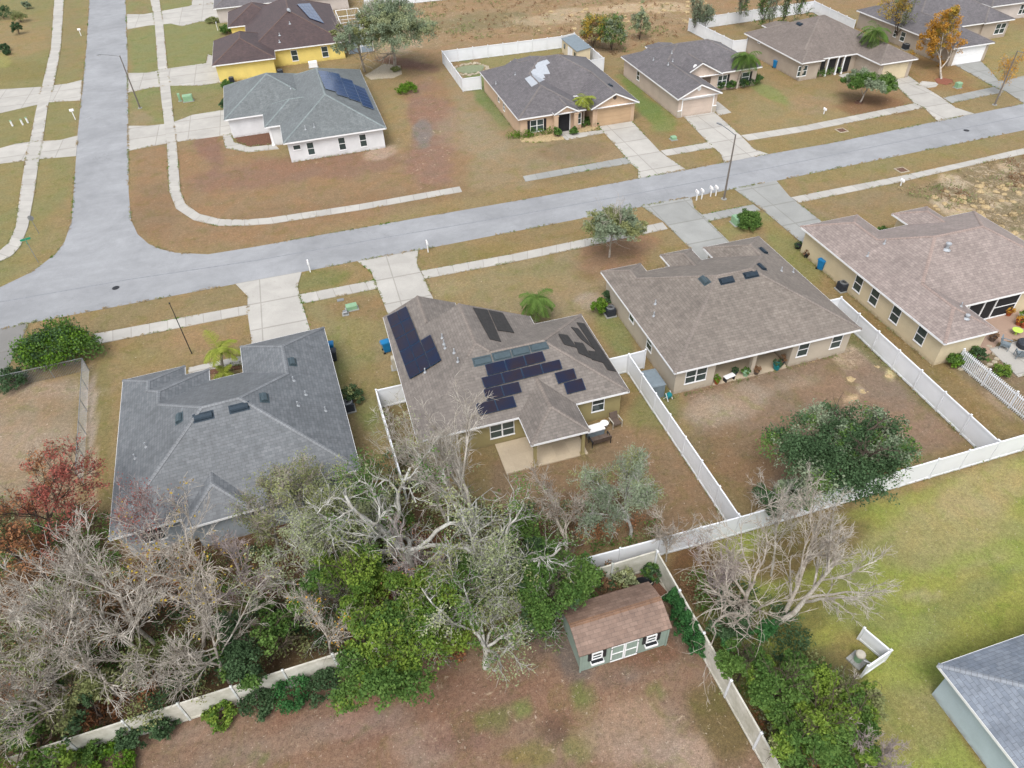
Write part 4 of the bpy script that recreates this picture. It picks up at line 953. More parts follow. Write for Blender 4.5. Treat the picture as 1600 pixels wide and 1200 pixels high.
fence('long white fence beside the pinkish-roofed house, on the right of the oak tree yard', [(36.3, 37.7), (38.4, 37.7), (38.05, 20.95)], 1.83)
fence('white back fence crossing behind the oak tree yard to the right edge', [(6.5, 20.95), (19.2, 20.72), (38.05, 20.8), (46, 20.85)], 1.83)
fence('mottled white fence running from the bottom left corner to behind the green shed', [(-20.2, 19.05), (-5., 19.5), (8., 20.0), (13.5, 20.1)], 1.83, 'vinyl_mottled', pmat='vinyl_tan')
fence('mottled white fence right of the green shed beside the small evergreens', [(13.5, 20.0), (13.75, 9.5), (13.95, 0)], 1.83, 'white', pmat='vinyl_tan')
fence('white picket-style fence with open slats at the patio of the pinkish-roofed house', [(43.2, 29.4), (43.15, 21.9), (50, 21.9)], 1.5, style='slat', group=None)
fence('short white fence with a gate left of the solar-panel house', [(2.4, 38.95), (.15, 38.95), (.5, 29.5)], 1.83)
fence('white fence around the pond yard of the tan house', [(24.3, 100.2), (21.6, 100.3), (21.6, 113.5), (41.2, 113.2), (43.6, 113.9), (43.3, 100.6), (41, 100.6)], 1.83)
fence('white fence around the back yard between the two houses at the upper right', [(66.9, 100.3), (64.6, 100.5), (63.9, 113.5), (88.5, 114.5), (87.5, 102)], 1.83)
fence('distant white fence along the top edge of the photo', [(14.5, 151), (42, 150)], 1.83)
# chain link fence
def chain(label, pts, h=1.25):
    ox, oy = pts[0]; e = empty('chain_link_fence', (ox, oy, 0), 0, label, 'fence', 'chain-link fence runs')
    for (x0, y0), (x1, y1) in zip(pts, pts[1:]):
        L = math.hypot(x1-x0, y1-y0); dx, dy = (x1-x0)/L, (y1-y0)/L; n = max(1, round(L/2.6))
        P = lambda t, z: (x0-ox+dx*t, y0-oy+dy*t, z)
        for i in range(n+1):
            mb = MB(); x, y, _ = P(L*i/n, 0); mb.cyl(x, y, 0, h+.05, .03, n=6); mb.build('fence_post', M['galv'], e)
        mb = MB(); mb.bar(P(0, h), P(L, h), .04); mb.build('top_rail', M['galv'], e)
        mb = MB(); s_ = .2; t = -h
        while t < L:
            for sg in (1, -1):
                a, b = (t, t+h) if sg > 0 else (t+h, t); za, zb = .03, h
                if a < 0: za += (0-a)/(b-a)*(h-.03) if b != a else 0; a = 0
                if b < 0: zb = .03+(0-a)/(b-a)*(h-.03); b = 0
                if a > L: za = .03+(L-a)/(b-a)*(h-.03); a = L
                if b > L: zb = .03+(L-a)/(b-a)*(h-.03) if a < L else zb; b = L
                if abs(b-a) > .05: mb.bar(P(a, za), P(b, zb), .012)
            t += s_
        mb.build('wire_mesh', M['galv'], e)
chain('grey chain-link fence between the empty lot and the grey house', [(-21.7, 51.), (-20.3, 38.)], 1.3)
chain('grey chain-link fence in front of the big round bush at the left edge', [(-32, 50.6), (-21.7, 51.)], 1.3)

# ------------------------------------------------------------------ green garden shed
sx0, sx1, sy0, sy1 = 7.1, 12.1, 15.5, 18.4
shed = empty('garden_shed', (sx0, sy0, 0), 0, 'sage green garden shed with brown gambrel roof and white double doors', 'shed')
M['w_shed'] = stucco('sage_siding', '82a892', .95)
def siding(name, h):
    n = NT(name); v = n.coord(); sx = n.n('SeparateXYZ'); n.l(v, sx.inputs[0]); s2 = n.math('ADD', sx.outputs[0], sx.outputs[1])
    fr = n.math('FRACT', n.math('MULTIPLY', s2, 5.)); c = n.mix(n.mapr(fr, .08, .0, 0, .45), alb(h), (.05, .08, .06)); c = n.mix(1., c, n.mapr(n.noise(v, 1.5, 4), .3, .7, .9, 1.08), 'MULTIPLY')
    return n.out(c, .7)
M['w_shed'] = siding('sage_siding', 'a6b8ac')
Wd, Dp = sx1-sx0, sy1-sy0; prof = [(0, 1.9), (.8, 2.3), (Dp/2, 2.52), (Dp-.8, 2.3), (Dp, 1.9)]
mb = MB(); mb.face([(.1, .1, 0), (Wd-.1, .1, 0), (Wd-.1, .1, 1.95), (.1, .1, 1.95)]); mb.face([(Wd-.1, Dp-.1, 0), (.1, Dp-.1, 0), (.1, Dp-.1, 1.95), (Wd-.1, Dp-.1, 1.95)])
ins = [(.1, 0)]+[(max(.1, min(Dp-.1, a)), b-.03) for a, b in prof]+[(Dp-.1, 0)]
mb.face([(.1, a, b) for a, b in ins][::-1][::-1]); mb.face([(Wd-.1, a, b) for a, b in ins][::-1]); mb.build('wall', M['w_shed'], shed)
mb = MB(); s_ = 0
for (a, za), (b, zb) in zip(prof, prof[1:]):
    d = math.hypot(b-a, zb-za); mb.face([(-.08, a, za), (Wd+.08, a, za), (Wd+.08, b, zb), (-.08, b, zb)], [(0, s_), (Wd, s_), (Wd, s_+d), (0, s_+d)]); s_ += d
for X in (-.08, Wd+.08):
    for (a, za), (b, zb) in zip(prof, prof[1:]): mb.face([(X, a, za-.07), (X, b, zb-.07), (X, b, zb), (X, a, za)])
for a in (0, Dp): mb.face([(-.08, a, 1.83), (Wd+.08, a, 1.83), (Wd+.08, a, 1.9), (-.08, a, 1.9)])
ro = mb.build('roof', M['sh_shed'], shed)
M['orange_cap'] = shingle('tan_cap_shingle', 'ab8468', 'a07a60', .9); mb = MB(); mb.hexa([(-.08, Dp/2-.13, 2.49), (Wd+.08, Dp/2-.13, 2.49), (Wd+.08, Dp/2+.13, 2.49), (-.08, Dp/2+.13, 2.49)], [(-.08, Dp/2-.12, 2.505), (Wd+.08, Dp/2-.12, 2.505), (Wd+.08, Dp/2+.12, 2.505), (-.08, Dp/2+.12, 2.505)]); mb.box(-.08, Dp/2-.03, 2.505, Wd+.08, Dp/2+.03, 2.525); mb.build('ridge_cap', M['orange_cap'], ro)
for k in (0, 1):
    a = 1.72+k*.78; mb = MB(); mb.box(a, .06, .1, a+.76, .1, 1.72); dr = mb.build('door', M['w_shed'], shed); t = MB()
    for q_ in ((a, .1, a+.07, 1.72), (a+.69, .1, a+.76, 1.72), (a+.072, .1, a+.688, .18), (a+.072, 1.64, a+.688, 1.72), (a+.072, .88, a+.688, .95)): t.box(q_[0], .035, q_[1], q_[2], .058, q_[3])
    t.build('door_trim', M['trim'], dr)
    t = MB(); hx = a+.03 if k == 0 else a+.73
    for z in (.3, 1.5): t.box(hx-.04, .02, z, hx+.04, .034, z+.05)
    t.build('hinge', M['black'], dr)
for c_ in (.95, 4.0):
    t = MB()
    for q_ in ((c_-.3, 1.55, c_+.3, 1.62), (c_-.3, .95, c_+.3, 1.02), (c_-.3, 1.022, c_-.23, 1.548), (c_+.23, 1.022, c_+.3, 1.548), (c_-.228, 1.26, c_+.228, 1.3)): t.box(q_[0], .04, q_[1], q_[2], .098, q_[3])
    wd = t.build('window', M['trim'], shed); t = MB(); t.box(c_-.23, .07, 1.02, c_+.23, .095, 1.55); t.build('pane', M['glass'], wd)
    for a, b in ((c_-.5, c_-.32), (c_+.32, c_+.5)): t = MB(); t.box(a, .05, .93, b, .097, 1.64); t.build('shutter', M['black'], shed)
    t = MB(); t.box(c_-.36, -.12, .68, c_+.36, .098, .72); t.box(c_-.36, -.12, .722, c_+.36, -.09, .86); t.box(c_-.36, -.088, .722, c_-.33, .098, .86); t.box(c_+.33, -.088, .722, c_+.36, .098, .86); fb = t.build('flower_box', M['trim'], shed)
    t = MB(); t.box(c_-.33, -.088, .722, c_+.33, .096, .84); t.build('soil', M['black'], fb)
mb = MB()
for a in (0, Wd-.1): mb.box(a+.0, .04, 0, a+.1, .099, 1.88)
mb.build('corner_trim', M['w_shed'], shed)

# ------------------------------------------------------------------ lamps, poles, signs, boxes, bins
def lamp(label, base, h=7.0, arm=(-1.6, .5), name='street_lamp'):
    x, y = G(*base); e = empty(name, (x, y, 0), 0, label, 'street lamp', 'street lamps along the two roads')
    mb = MB(); mb.cyl(0, 0, 0, h, .11, .06, n=10); mb.build('pole', M['pole'], e)
    mb = MB(); a = Vector((0, 0, h-.1)); prev = a
    for k in range(1, 6):
        t = k/5; p = Vector((arm[0]*t, arm[1]*t, h-.1+.35*math.sin(t*1.4))); mb.bar(prev, p, .06); prev = p
    mb.build('arm', M['galv'], e)
    mb = MB(); L = math.hypot(*arm); d = Vector((arm[0]/L, arm[1]/L, 0)); mb.bar(prev-d*.05, prev+d*.5, .2, .09); hd = mb.build('lamp_head', M['galv'], e)
    mb = MB(); mb.bar(prev+d*.1-Vector((0, 0, .06)), prev+d*.42-Vector((0, 0, .06)), .14, .03); mb.build('lens', M['trim'], hd)
    mb = MB(); mb.cyl(0, 0, 0, .06, .3, n=12); mb.build('base_pad', M['conc_grey'], e)
lamp('tall street lamp beside the side street, arm reaching over the road', (219, 169), 7.1, (-2.4, .6))
lamp('tall street lamp standing between the two front driveways near a row of white mailboxes', (1131, 311), 7.0, (-.5, 2.2))
lamp('street lamp by the far end of the road at the upper right', (1554, 164), 6.6, (-.4, -2.2))
x, y = G(300, 553); e = empty('flag_pole', (x, y, 0), 0, 'thin dark pole standing in the front lawn of the grey house', 'pole')
mb = MB(); mb.cyl(0, 0, 0, 5.05, .045, .03, n=8); mb.build('shaft', M['black'], e); mb = MB(); mb.lathe(0, 0, [(.02, 5.05), (.07, 5.1), (.07, 5.15), (0, 5.2)], n=8); mb.build('finial', M['black'], e)
def mailbox(label, base, rz=0, h=.95, fat=False, group='white mailboxes at the kerb'):
    x, y = G(*base); e = empty('mailbox', (x, y, 0), rz, label, 'mailbox', group)
    mb = MB(); mb.box(-.045, -.045, 0, .045, .045, h); mb.build('post', M['trim'], e)
    mb = MB(); w = .16 if fat else .08
    prof = [(-w, 0), (w, 0), (w, .16), (w*.7, .25), (0, .29), (-w*.7, .25), (-w, .16)]; P0 = [(a, -.3, h+b) for a, b in prof]; P1 = [(a, .22, h+b) for a, b in prof]
    for k in range(len(prof)): k2 = (k+1) % len(prof); mb.face([P0[k], P0[k2], P1[k2], P1[k]])
    mb.face(P0[::-1]); mb.face(P1); bx = mb.build('box', M['trim'], e)
    mb = MB(); mb.box(w+.005, -.1, h+.1, w+.02, -.06, h+.3); mb.build('flag', M['terracotta'], bx)
mailbox('white mailbox on a post right of the grey house driveway', (485, 425), math.pi)
mailbox('white mailbox on a post right of the solar-panel house driveway', (669, 394), math.pi)
for i, (p, lb) in enumerate((((1088, 313), 'leftmost white post of the row of four at the kerb'), ((1096, 311), 'second from left white post of the row of four at the kerb'), ((1110, 307), 'third from left white post of the row of four at the kerb'), ((1118, 306), 'rightmost white post of the row of four, nearest the lamp'))):
    mailbox(lb, p, math.pi, .85)
mailbox('white mailbox on a post left of the side street near the top', (127, 56), math.pi/2)
mailbox('wide white mailbox between the two driveways left of the side street', (118, 187), math.pi/2, 1.2, True)
mailbox('small white marker post by the pavement, beyond the road left of the round tree', (1287, 178), 0, .5, group=None)
mailbox('small white marker post by the pavement in the lawn at the right', (1407, 290), 0, .5, group=None)
# street name sign
x, y = G(60, 410); e = empty('street_sign', (x, y, 0), .3, 'thin pole with a green street name sign at the left corner of the junction', 'sign')
mb = MB(); mb.cyl(0, 0, 0, 2.7, .03, n=8); mb.build('pole', M['galv'], e)
M['sign_green'] = plain('sign_green', (.02, .25, .14), .5)
for k, z in ((0, 2.5), (1, 2.25)):
    mb = MB(); (mb.box(-.45, -.015, z, .45, .015, z+.2) if k == 0 else mb.box(-.015, -.45, z, .015, .45, z+.2)); mb.build('sign_blade', M['sign_green'], e)
x, y = G(61, 365); e = empty('stop_sign', (x, y, 0), 0, 'grey back of an eight-sided sign beside the left pavement', 'sign')
mb = MB(); mb.cyl(0, 0, 0, 2., .03, n=8); mb.build('pole', M['galv'], e)
mb = MB(); P = [(.3*math.cos(math.radians(22.5+45*k)), .3*math.sin(math.radians(22.5+45*k))) for k in range(8)]; mb.hexa([(a, .035, 1.8+b) for a, b in P], [(a, .05, 1.8+b) for a, b in P]); mb.build('sign_plate', M['galv'], e)
def bin_(label, p, rz, mat, group='wheeled bins'):
    x, y = G(*p); e = empty('wheeled_bin', (x, y, 0), rz, label, 'bin', group); mb = MB()
    lo = [(-.22, -.25, .08), (.22, -.25, .08), (.22, .25, .08), (-.22, .25, .08)]; hi = [(-.29, -.33, 1.), (.29, -.33, 1.), (.29, .33, 1.), (-.29, .33, 1.)]; mb.hexa(lo, hi); mb.build('body', M[mat], e)
    mb = MB(); mb.hexa([(-.31, -.36, 1.003), (.31, -.36, 1.003), (.31, .38, 1.003), (-.31, .38, 1.003)], [(-.25, -.28, 1.1), (.25, -.28, 1.1), (.29, .36, 1.07), (-.29, .36, 1.07)]); mb.build('lid', M[mat], e)
    mb = MB(); mb.bar((-.27, .42, .98), (.27, .42, .98), .035); mb.build('handle', M[mat], e)
    for sgn in (-1, 1):
        mb = MB(); R = [(sgn*.25, .27+.1*math.cos(a), .1+.1*math.sin(a)) for a in [i*math.pi/5 for i in range(10)]]; mb.hexa(R, [(a+sgn*.05, b, c) for a, b, c in R]); mb.build('wheel', M['black'], e)
bin_('blue wheeled bin beside the right wall of the grey house', (518, 552), 1.5, 'blue'); bin_('dark wheeled bin behind the blue one, beside the grey house', (522, 563), 1.5, 'charcoal')
bin_('blue wheeled bin beside the left wall of the solar-panel house', (605, 549), 1.7, 'blue'); bin_('blue wheeled bin beside the left wall of the pinkish-roofed house', (1282, 421), .3, 'blue'); bin_('dark blue wheeled bin at the corner of the greige house beyond the road', (1211, 106), .3, 'blue')
def ac(label, p, rz=0, s=.75, mat='charcoal'):
    x, y = G(*p); e = empty('air_conditioner', (x, y, 0), rz, label, 'air conditioner', 'outdoor air conditioner units'); mb = MB()
    mb.box(-s/2-.1, -s/2-.1, 0, s/2+.1, s/2+.1, .08); mb.build('pad', M['conc_grey'], e)
    mb = MB(); mb.box(-s/2, -s/2, .082, s/2, s/2, .78)
    for k in range(9):
        z = .14+k*.07; mb.box(-s/2-.012, -s/2-.012, z, s/2+.012, s/2+.012, z+.03)
    mb.build('casing', M[mat], e)
    mb = MB(); mb.lathe(0, 0, [(s*.46, .785), (s*.46, .83), (s*.38, .84), (s*.38, .80), (.0, .79)], n=20); mb.build('fan_ring', M['galv'], e)
    mb = MB()
    for k in range(8): a = k*math.pi/8; mb.bar((-s*.4*math.cos(a), -s*.4*math.sin(a), .835), (s*.4*math.cos(a), s*.4*math.sin(a), .835), .012)
    mb.build('grille', M['black'], e)
ac('air conditioner unit beside the round shrub at the grey house', (546, 640), .05); ac('air conditioner unit behind the shrub at the left wall of the brown-roofed house', (953, 492), 0)
ac('air conditioner unit on a pad beside the pinkish-roofed house', (1315, 453), 0); ac('air conditioner unit between the white house and the yellow house', (439, 117), 0, .8); ac('air conditioner unit beside the house behind the orange-leaved tree', (1415, 77), 0, .9)
ac('air conditioner unit at the driveway corner of the yellow house', (363, 129), 0, .7)
def ubox(label, p, w, d, h, mat, rz=0, name='utility_box', group='utility boxes on the lawns'):
    x, y = G(*p); e = empty(name, (x, y, 0), rz, label, 'utility box', group); mb = MB()
    mb.box(-w/2-.12, -d/2-.12, 0, w/2+.12, d/2+.12, .06); mb.build('pad', M['conc_grey'], e)
    mb = MB(); mb.box(-w/2, -d/2, .062, w/2, d/2, h*.8); mb.build('cabinet', M[mat], e)
    mb = MB(); mb.hexa([(-w/2-.02, -d/2-.02, h*.8+.003), (w/2+.02, -d/2-.02, h*.8+.003), (w/2+.02, d/2+.02, h*.8+.003), (-w/2-.02, d/2+.02, h*.8+.003)], [(-w/2, -d/2+.05, h), (w/2, -d/2+.05, h), (w/2, d/2-.02, h), (-w/2, d/2-.02, h)]); mb.build('hood', M[mat], e)
ubox('pale green utility box on the lawn between the two front driveways', (550, 483), .95, .5, .5, 'green_metal', .05); ubox('small grey-green utility box next to the larger pale green one', (540, 491), .35, .35, .35, 'galv')
ubox('green transformer box beside the round clipped bush', (1153, 349), 1.1, 1.0, .8, 'green_metal'); ubox('pale green cabinet left of the white house beside its driveway', (295, 158), 1.3, .7, .9, 'green_metal')
ubox('slim white-green box next to the cabinet near the white house', (282, 158), .3, .3, 1.1, 'green_metal'); ubox('small green box on the front lawn right of the tan house', (1052, 218), .6, .6, .4, 'green_metal'); ubox('green box next to the red mulch bed of the orange-leaved tree', (1496, 137), .7, .6, .7, 'green_metal')
ubox('white equipment box against the wall of the yellow house', (490, 105), 1.3, .7, .9, 'trim', group=None); ubox('beige electrical cabinet at the left wall of the solar-panel house', (617, 575), .5, .35, 1.1, 'beige_met', 1.5, group=None)
for p, lb in (((20, 197), 'small white pipe stub left in the lawn beside the left pavement'), ((36, 195), 'middle white pipe stub in the lawn beside the left pavement'), ((44, 192), 'right white pipe stub nearest the left pavement')):
    x, y = G(*p); e = empty('pipe_stub', (x, y, 0), 0, lb, 'pipe', 'pipe stubs in the lawn'); mb = MB(); mb.cyl(0, 0, 0, .7, .12, n=8); mb.build('pipe', M['trim'], e); mb = MB(); mb.cyl(0, 0, .705, .78, .15, n=8); mb.build('pipe_cap', M['green_metal'], e)
for p, r, lb in (((181, 450), .33, 'round manhole cover in the road left of the grey house'), ((1510, 204), .33, 'round manhole cover in the road at the upper right')):
    x, y = G(*p); mb = MB(); mb.cyl(x, y, .0, .022, r, n=20); mb.cyl(x, y, .022, .03, r*.8, n=20); o = mb.build('manhole_cover', M['black'], None); tag(o, lb, 'manhole cover', 'manhole covers')
for p, lb in (((1315, 204), 'square rusty drain grate beyond the road'), ((1409, 266), 'square rusty drain grate on this side of the road at the right')):
    x, y = G(*p); e = empty('drain_grate', (x, y, 0), .0, lb, 'drain', 'drain grates'); mb = MB(); mb.box(-.6, -.6, 0, .6, .6, .05); mb.build('frame', M['stone'], e); mb = MB()
    for k in range(6): mb.box(-.45+k*.155, -.45, .053, -.45+k*.155+.11, .45, .07)
    mb.build('grate', M['rust'], e)
x, y = G(532, 469); mb = MB(); mb.box(x-.3, y-.2, 0, x+.3, y+.2, .04); mb.box(x-.24, y-.14, .04, x+.24, y+.14, .055); o = mb.build('meter_box', M['galv'], None); tag(o, 'small grey meter cover in the lawn beside the pavement', 'meter cover')
for (p, n_, lb) in (((148, 536), 1, 'white capped stub at the end of the pavement left'),):
    x, y = G(*p); mb = MB(); mb.cyl(x, y, 0, .12, .12, n=10); mb.lathe(x, y, [(.12, .12), (.06, .18), (0, .19)], n=10); o = mb.build('pipe_stub', M['trim'], None); tag(o, lb, 'pipe')

# grey storage box between fence and house
x, y = G(1000, 588); e = empty('storage_shed', (19.95, 34.2, 0), 0, 'low grey-blue plastic storage shed behind the white fence of the brown-roofed house', 'shed')
M['plast'] = plain('greyblue_plastic', alb('8d9aa2'), .5)
mb = MB(); mb.box(-.6, -.9, 0, .6, .9, 1.25); mb.build('body', M['plast'], e); mb = MB(); mb.hexa([(-.66, -.96, 1.253), (.66, -.96, 1.253), (.66, .96, 1.253), (-.66, .96, 1.253)], [(-.6, -.9, 1.38), (.6, -.9, 1.33), (.6, .9, 1.33), (-.6, .9, 1.38)]); mb.build('lid', M['plast'], e)
mb = MB(); mb.box(-.62, -.9, .3, -.605, -.02, 1.1); mb.box(-.62, .02, .3, -.605, .9, 1.1); mb.build('door', M['plast'], e)

# backyard shed with blue roof
e = empty('garden_shed', (40.4, 104.3, 0), 0, 'cream shed with slanted blue-grey roof in the fenced corner behind the tan house', 'shed')
w_, d_ = 2.4, 7.; mb = MB(); mb.hexa([(.15, .15, 0), (w_-.15, .15, 0), (w_-.15, d_-.15, 0), (.15, d_-.15, 0)], [(.15, .15, 2.0), (w_-.15, .15, 2.3), (w_-.15, d_-.15, 2.3), (.15, d_-.15, 2.0)]); mb.build('wall', M['w_cream'], e)
mb = MB(); mb.hexa([(0, 0, 2.03), (w_, 0, 2.36), (w_, d_, 2.36), (0, d_, 2.03)], [(0, 0, 2.1), (w_, 0, 2.43), (w_, d_, 2.43), (0, d_, 2.1)]); mb.build('roof', M['plast'], e)
for k in range(2): mb = MB(); mb.box(.11, 2.2+k*1.1, .1, .148, 3.1+k*1.1, 1.75); mb.build('door', M['trim'], e)
for k in range(2): mb = MB(); mb.box(.11, .8+k*4.6, .9, .148, 1.5+k*4.6, 1.6); mb.build('window', M['glass'], e)

# pond with stones
pc = G(735, 108); mb = MB(); n = 26
P = [(pc[0]+(2.2+.25*math.sin(3*a))*math.cos(a), pc[1]+(2.0+.2*math.cos(2*a))*math.sin(a)) for a in [i*2*math.pi/n for i in range(n)]]
mb.face([(a, b, .03) for a, b in P]); o = mb.build('water', M['water']); tag(o, kind='structure')
def rock_mesh(r, seed, flat=.6):
    g = np.random.default_rng(seed); mb = MB(); n1, n2 = 7, 4; V = []
    for j in range(n2+1):
        th = math.pi/2*j/n2
        for i in range(n1): a = 2*math.pi*i/n1+g.uniform(-.2, .2); k = r*g.uniform(.75, 1.15); V.append((k*math.cos(th)*math.cos(a), k*math.cos(th)*math.sin(a), k*flat*math.sin(th)))
    for j in range(n2):
        for i in range(n1): i2 = (i+1) % n1; mb.face([V[j*n1+i], V[j*n1+i2], V[(j+1)*n1+i2], V[(j+1)*n1+i]])
    return mb
RK = [rock_mesh(1., k).build('rock', M['stone']) for k in range(3)]; RK2 = [rock_mesh(1., 10+k).build('rock', M['rock']) for k in range(3)]
def rocks(pts, src, label, cat, group, z=-.02):
    for i, (x, y, r) in enumerate(pts):
        s0 = src[i % 3]; o = s0.copy(); col.objects.link(o); o.location = (x, y, z); o.scale = (r, r*random.uniform(.7, 1.1), r); o.rotation_euler = (0, 0, random.uniform(0, 6)); tag(o, label, cat, group)
pts = [(pc[0]+2.7*math.cos(a)*random.uniform(.9, 1.1), pc[1]+2.5*math.sin(a)*random.uniform(.9, 1.1), random.uniform(.2, .45)) for a in [i*2*math.pi/34 for i in range(34)]]
rocks(pts, RK, 'pale stone in the ring of stones around the green pond', 'stone', 'stones around the pond')
pts = []
for i in range(70):
    px, py = random.gauss(1520, 50), random.gauss(310, 34)
    if 1450 < px < 1640 and 262 < py < 385-0*px and py > 250+.0*px and not (px < 1500 and py > 330): pts.append((*G(px, py), random.uniform(.15, .5)))
rocks([p for p in pts if p[0] > 55.5 or p[1] > 49], RK2, 'pale limestone lump lying on the rough lot above the pinkish-roofed house', 'rock', 'limestone lumps on the rough lot')
pts = [(*G(random.uniform(840, 1120), random.uniform(4, 60)), random.uniform(.2, .6)) for i in range(40)]
rocks([p for p in pts if p[1] > 116], RK2, 'pale rock lying in the scrubby field at the top', 'rock', 'rocks in the top field')
for p, r in (((1330, 592), .9), ((1348, 610), .7), ((1384, 585), .7), ((1392, 592), .5), ((1371, 573), .6)): pass
rocks([(*G(1330, 592), .55), (*G(1348, 612), .5), (*G(1371, 573), .42), (*G(1390, 588), .5)], RK2, 'flat pale sand pile in the bare yard of the oak tree', 'sand pile', 'sand piles in the bare yard', z=-.22)
for o in RK+RK2: bpy.data.objects.remove(o)

# landscape beds
def bed(name, label, pts, mat, z=.035): return slab(name, pts, M[mat], z, label=label, cat='garden bed', kind=None)
bed('garden_bed', 'brown mulch bed inside the curved path of the white house', [(366, 211), (425, 207), (428, 224), (391, 229), (370, 222)], 'soil')
bed('gravel_bed', 'white gravel bed under the big tree at the top', [(570, 118), (600, 100), (626, 103), (628, 116), (615, 122), (580, 125)], 'stone')
bed('gravel_bed', 'pale stone bed in front of the hedge of the tan house', [(810, 214), (860, 209), (885, 206), (881, 218), (860, 221), (838, 223), (815, 222)], 'rock')
bed('gravel_bed', 'pale stone bed left of the garage of the tan house', [(896, 205), (930, 192), (936, 199), (920, 206), (899, 208)], 'rock')
bed('mulch_bed', 'red mulch bed with pale edging under the orange-leaved tree', [(1460, 124), (1470, 121), (1488, 125), (1490, 130), (1478, 133), (1464, 130)], 'red_mulch')
bed('mulch_bed', 'dark mulch ring around the small tree beyond the road', [(1335, 159), (1341, 156), (1349, 159), (1347, 163), (1337, 163)], 'soil')
bed('garden_bed', 'brown bed under the palm of the grey house', [(326, 586), (330, 575), (374, 566), (378, 576)], 'soil')

# patio of the pinkish-roofed house
slab('patio', [(1465, 555), (1560, 480), (1680, 455), (1700, 520), (1560, 535), (1545, 555)], M['patio_pink'], .05, uvs=1.5)
slab('patio', [(1545, 546), (1640, 520), (1700, 560), (1590, 590)], M['conc'], .09, uvs=3)
def pot(label, p, r, h, mat, leaf=None, z=0, group='potted plants'):
    x, y = G(p[0], p[1], z); e = empty('potted_plant', (x, y, z), 0, label, 'potted plant', group); mb = MB(); mb.lathe(0, 0, [(r*.7, 0), (r, h), (r*1.08, h), (r*1.08, h*1.08), (r*.8, h*1.08), (0, h*.95)], n=12); mb.build('pot', M[mat], e); return e

# ------------------------------------------------------------------ vegetation
M['bark_pale'] = bark('pale_bark', 'ece4d8', 'aba294'); M['bark_oak'] = bark('lichen_oak_bark', 'e6e5de', 'aeaa9f'); M['bark_brown'] = bark('brown_bark', '75675c', '54483f'); M['bark_pink'] = bark('pinkish_twigs', 'd6c6c2', 'a89a96'); M['bark_tan'] = bark('tan_bark', 'e0d6c8', 'b2a698')
LM = {'bright': ('5c7d38', '8ea646'), 'green': ('4f7138', '73924a'), 'dark': ('42593c', '5c7852'), 'olive': ('727a4c', '989c6c'), 'moss': ('858f68', 'aab088'), 'red': ('8f4a40', 'a9665a'), 'rust': ('9a6648', 'b08560'),
      'orange': ('c8993e', 'b5863c'), 'yellow': ('b09a3e', 'a58a40'), 'palm': ('869636', 'b2b858'), 'palmgreen': ('587838', '7c984c'), 'brown': ('7c6048', '94765a'), 'greyleaf': ('75826a', '93a083'), 'tanbrush': ('93815f', 'ac9a78'), 'hedge': ('5b8428', '7da23a'), 'conif': ('2f5a33', '4b7a44')}
LMAT = {}
def lmat(k):
    if k not in LMAT: LMAT[k] = leafmat(k+'_leaves', *LM[k], k={'bright': 1.25, 'green': 1.25, 'dark': 1.3, 'hedge': 1.1, 'palm': 1.2, 'palmgreen': 1.1}.get(k, 1.5))
    return LMAT[k]
def tubes(lines, sides=4):
    """lines: list of (pts (n,3), radii (n)); returns verts, quads"""
    V = []; Q = []; off = 0; groups = {}
    for p, r in lines: groups.setdefault(len(p), []).append((p, r))
    for n, g in groups.items():
        P = np.array([a for a, _ in g], float); R = np.array([b for _, b in g], float); m_ = len(g)
        T = np.empty_like(P); T[:, 1:-1] = P[:, 2:]-P[:, :-2]; T[:, 0] = P[:, 1]-P[:, 0]; T[:, -1] = P[:, -1]-P[:, -2]
        T /= np.linalg.norm(T, axis=2, keepdims=True)+1e-9
        ref = np.where(np.abs(T[:, :1, 2:3]) > .9, np.array([[[1., 0, 0]]]), np.array([[[0., 0, 1]]])); ref = np.broadcast_to(ref, T.shape)
        A = np.cross(T, ref); A /= np.linalg.norm(A, axis=2, keepdims=True)+1e-9; B = np.cross(T, A)
        an = np.arange(sides)*2*math.pi/sides
        ring = P[:, :, None, :]+R[:, :, None, None]*(A[:, :, None, :]*np.cos(an)[None, None, :, None]+B[:, :, None, :]*np.sin(an)[None, None, :, None])
        V.append(ring.reshape(-1, 3)); ix = off+np.arange(m_*n*sides).reshape(m_, n, sides); a = ix[:, :-1]; b = ix[:, 1:]
        q = np.stack([a, np.roll(a, -1, 2), np.roll(b, -1, 2), b], -1).reshape(-1, 4); Q.append(q); off += m_*n*sides
    return np.concatenate(V), np.concatenate(Q)
def nobj(name, V, Q, mat, parent, tint=None, smooth=False):
    me = bpy.data.meshes.new(name); fastmesh(me, V, Q); me.materials.append(mat)
    if tint is not None: a = me.attributes.new('tint', 'FLOAT', 'FACE'); a.data.foreach_set('value', tint.astype(np.float32))
    if smooth: me.polygons.foreach_set('use_smooth', np.ones(len(Q), bool))
    o = bpy.data.objects.new(name, me); col.objects.link(o); o.parent = parent; return o
def unit(v): return v/(np.linalg.norm(v, axis=-1, keepdims=True)+1e-9)
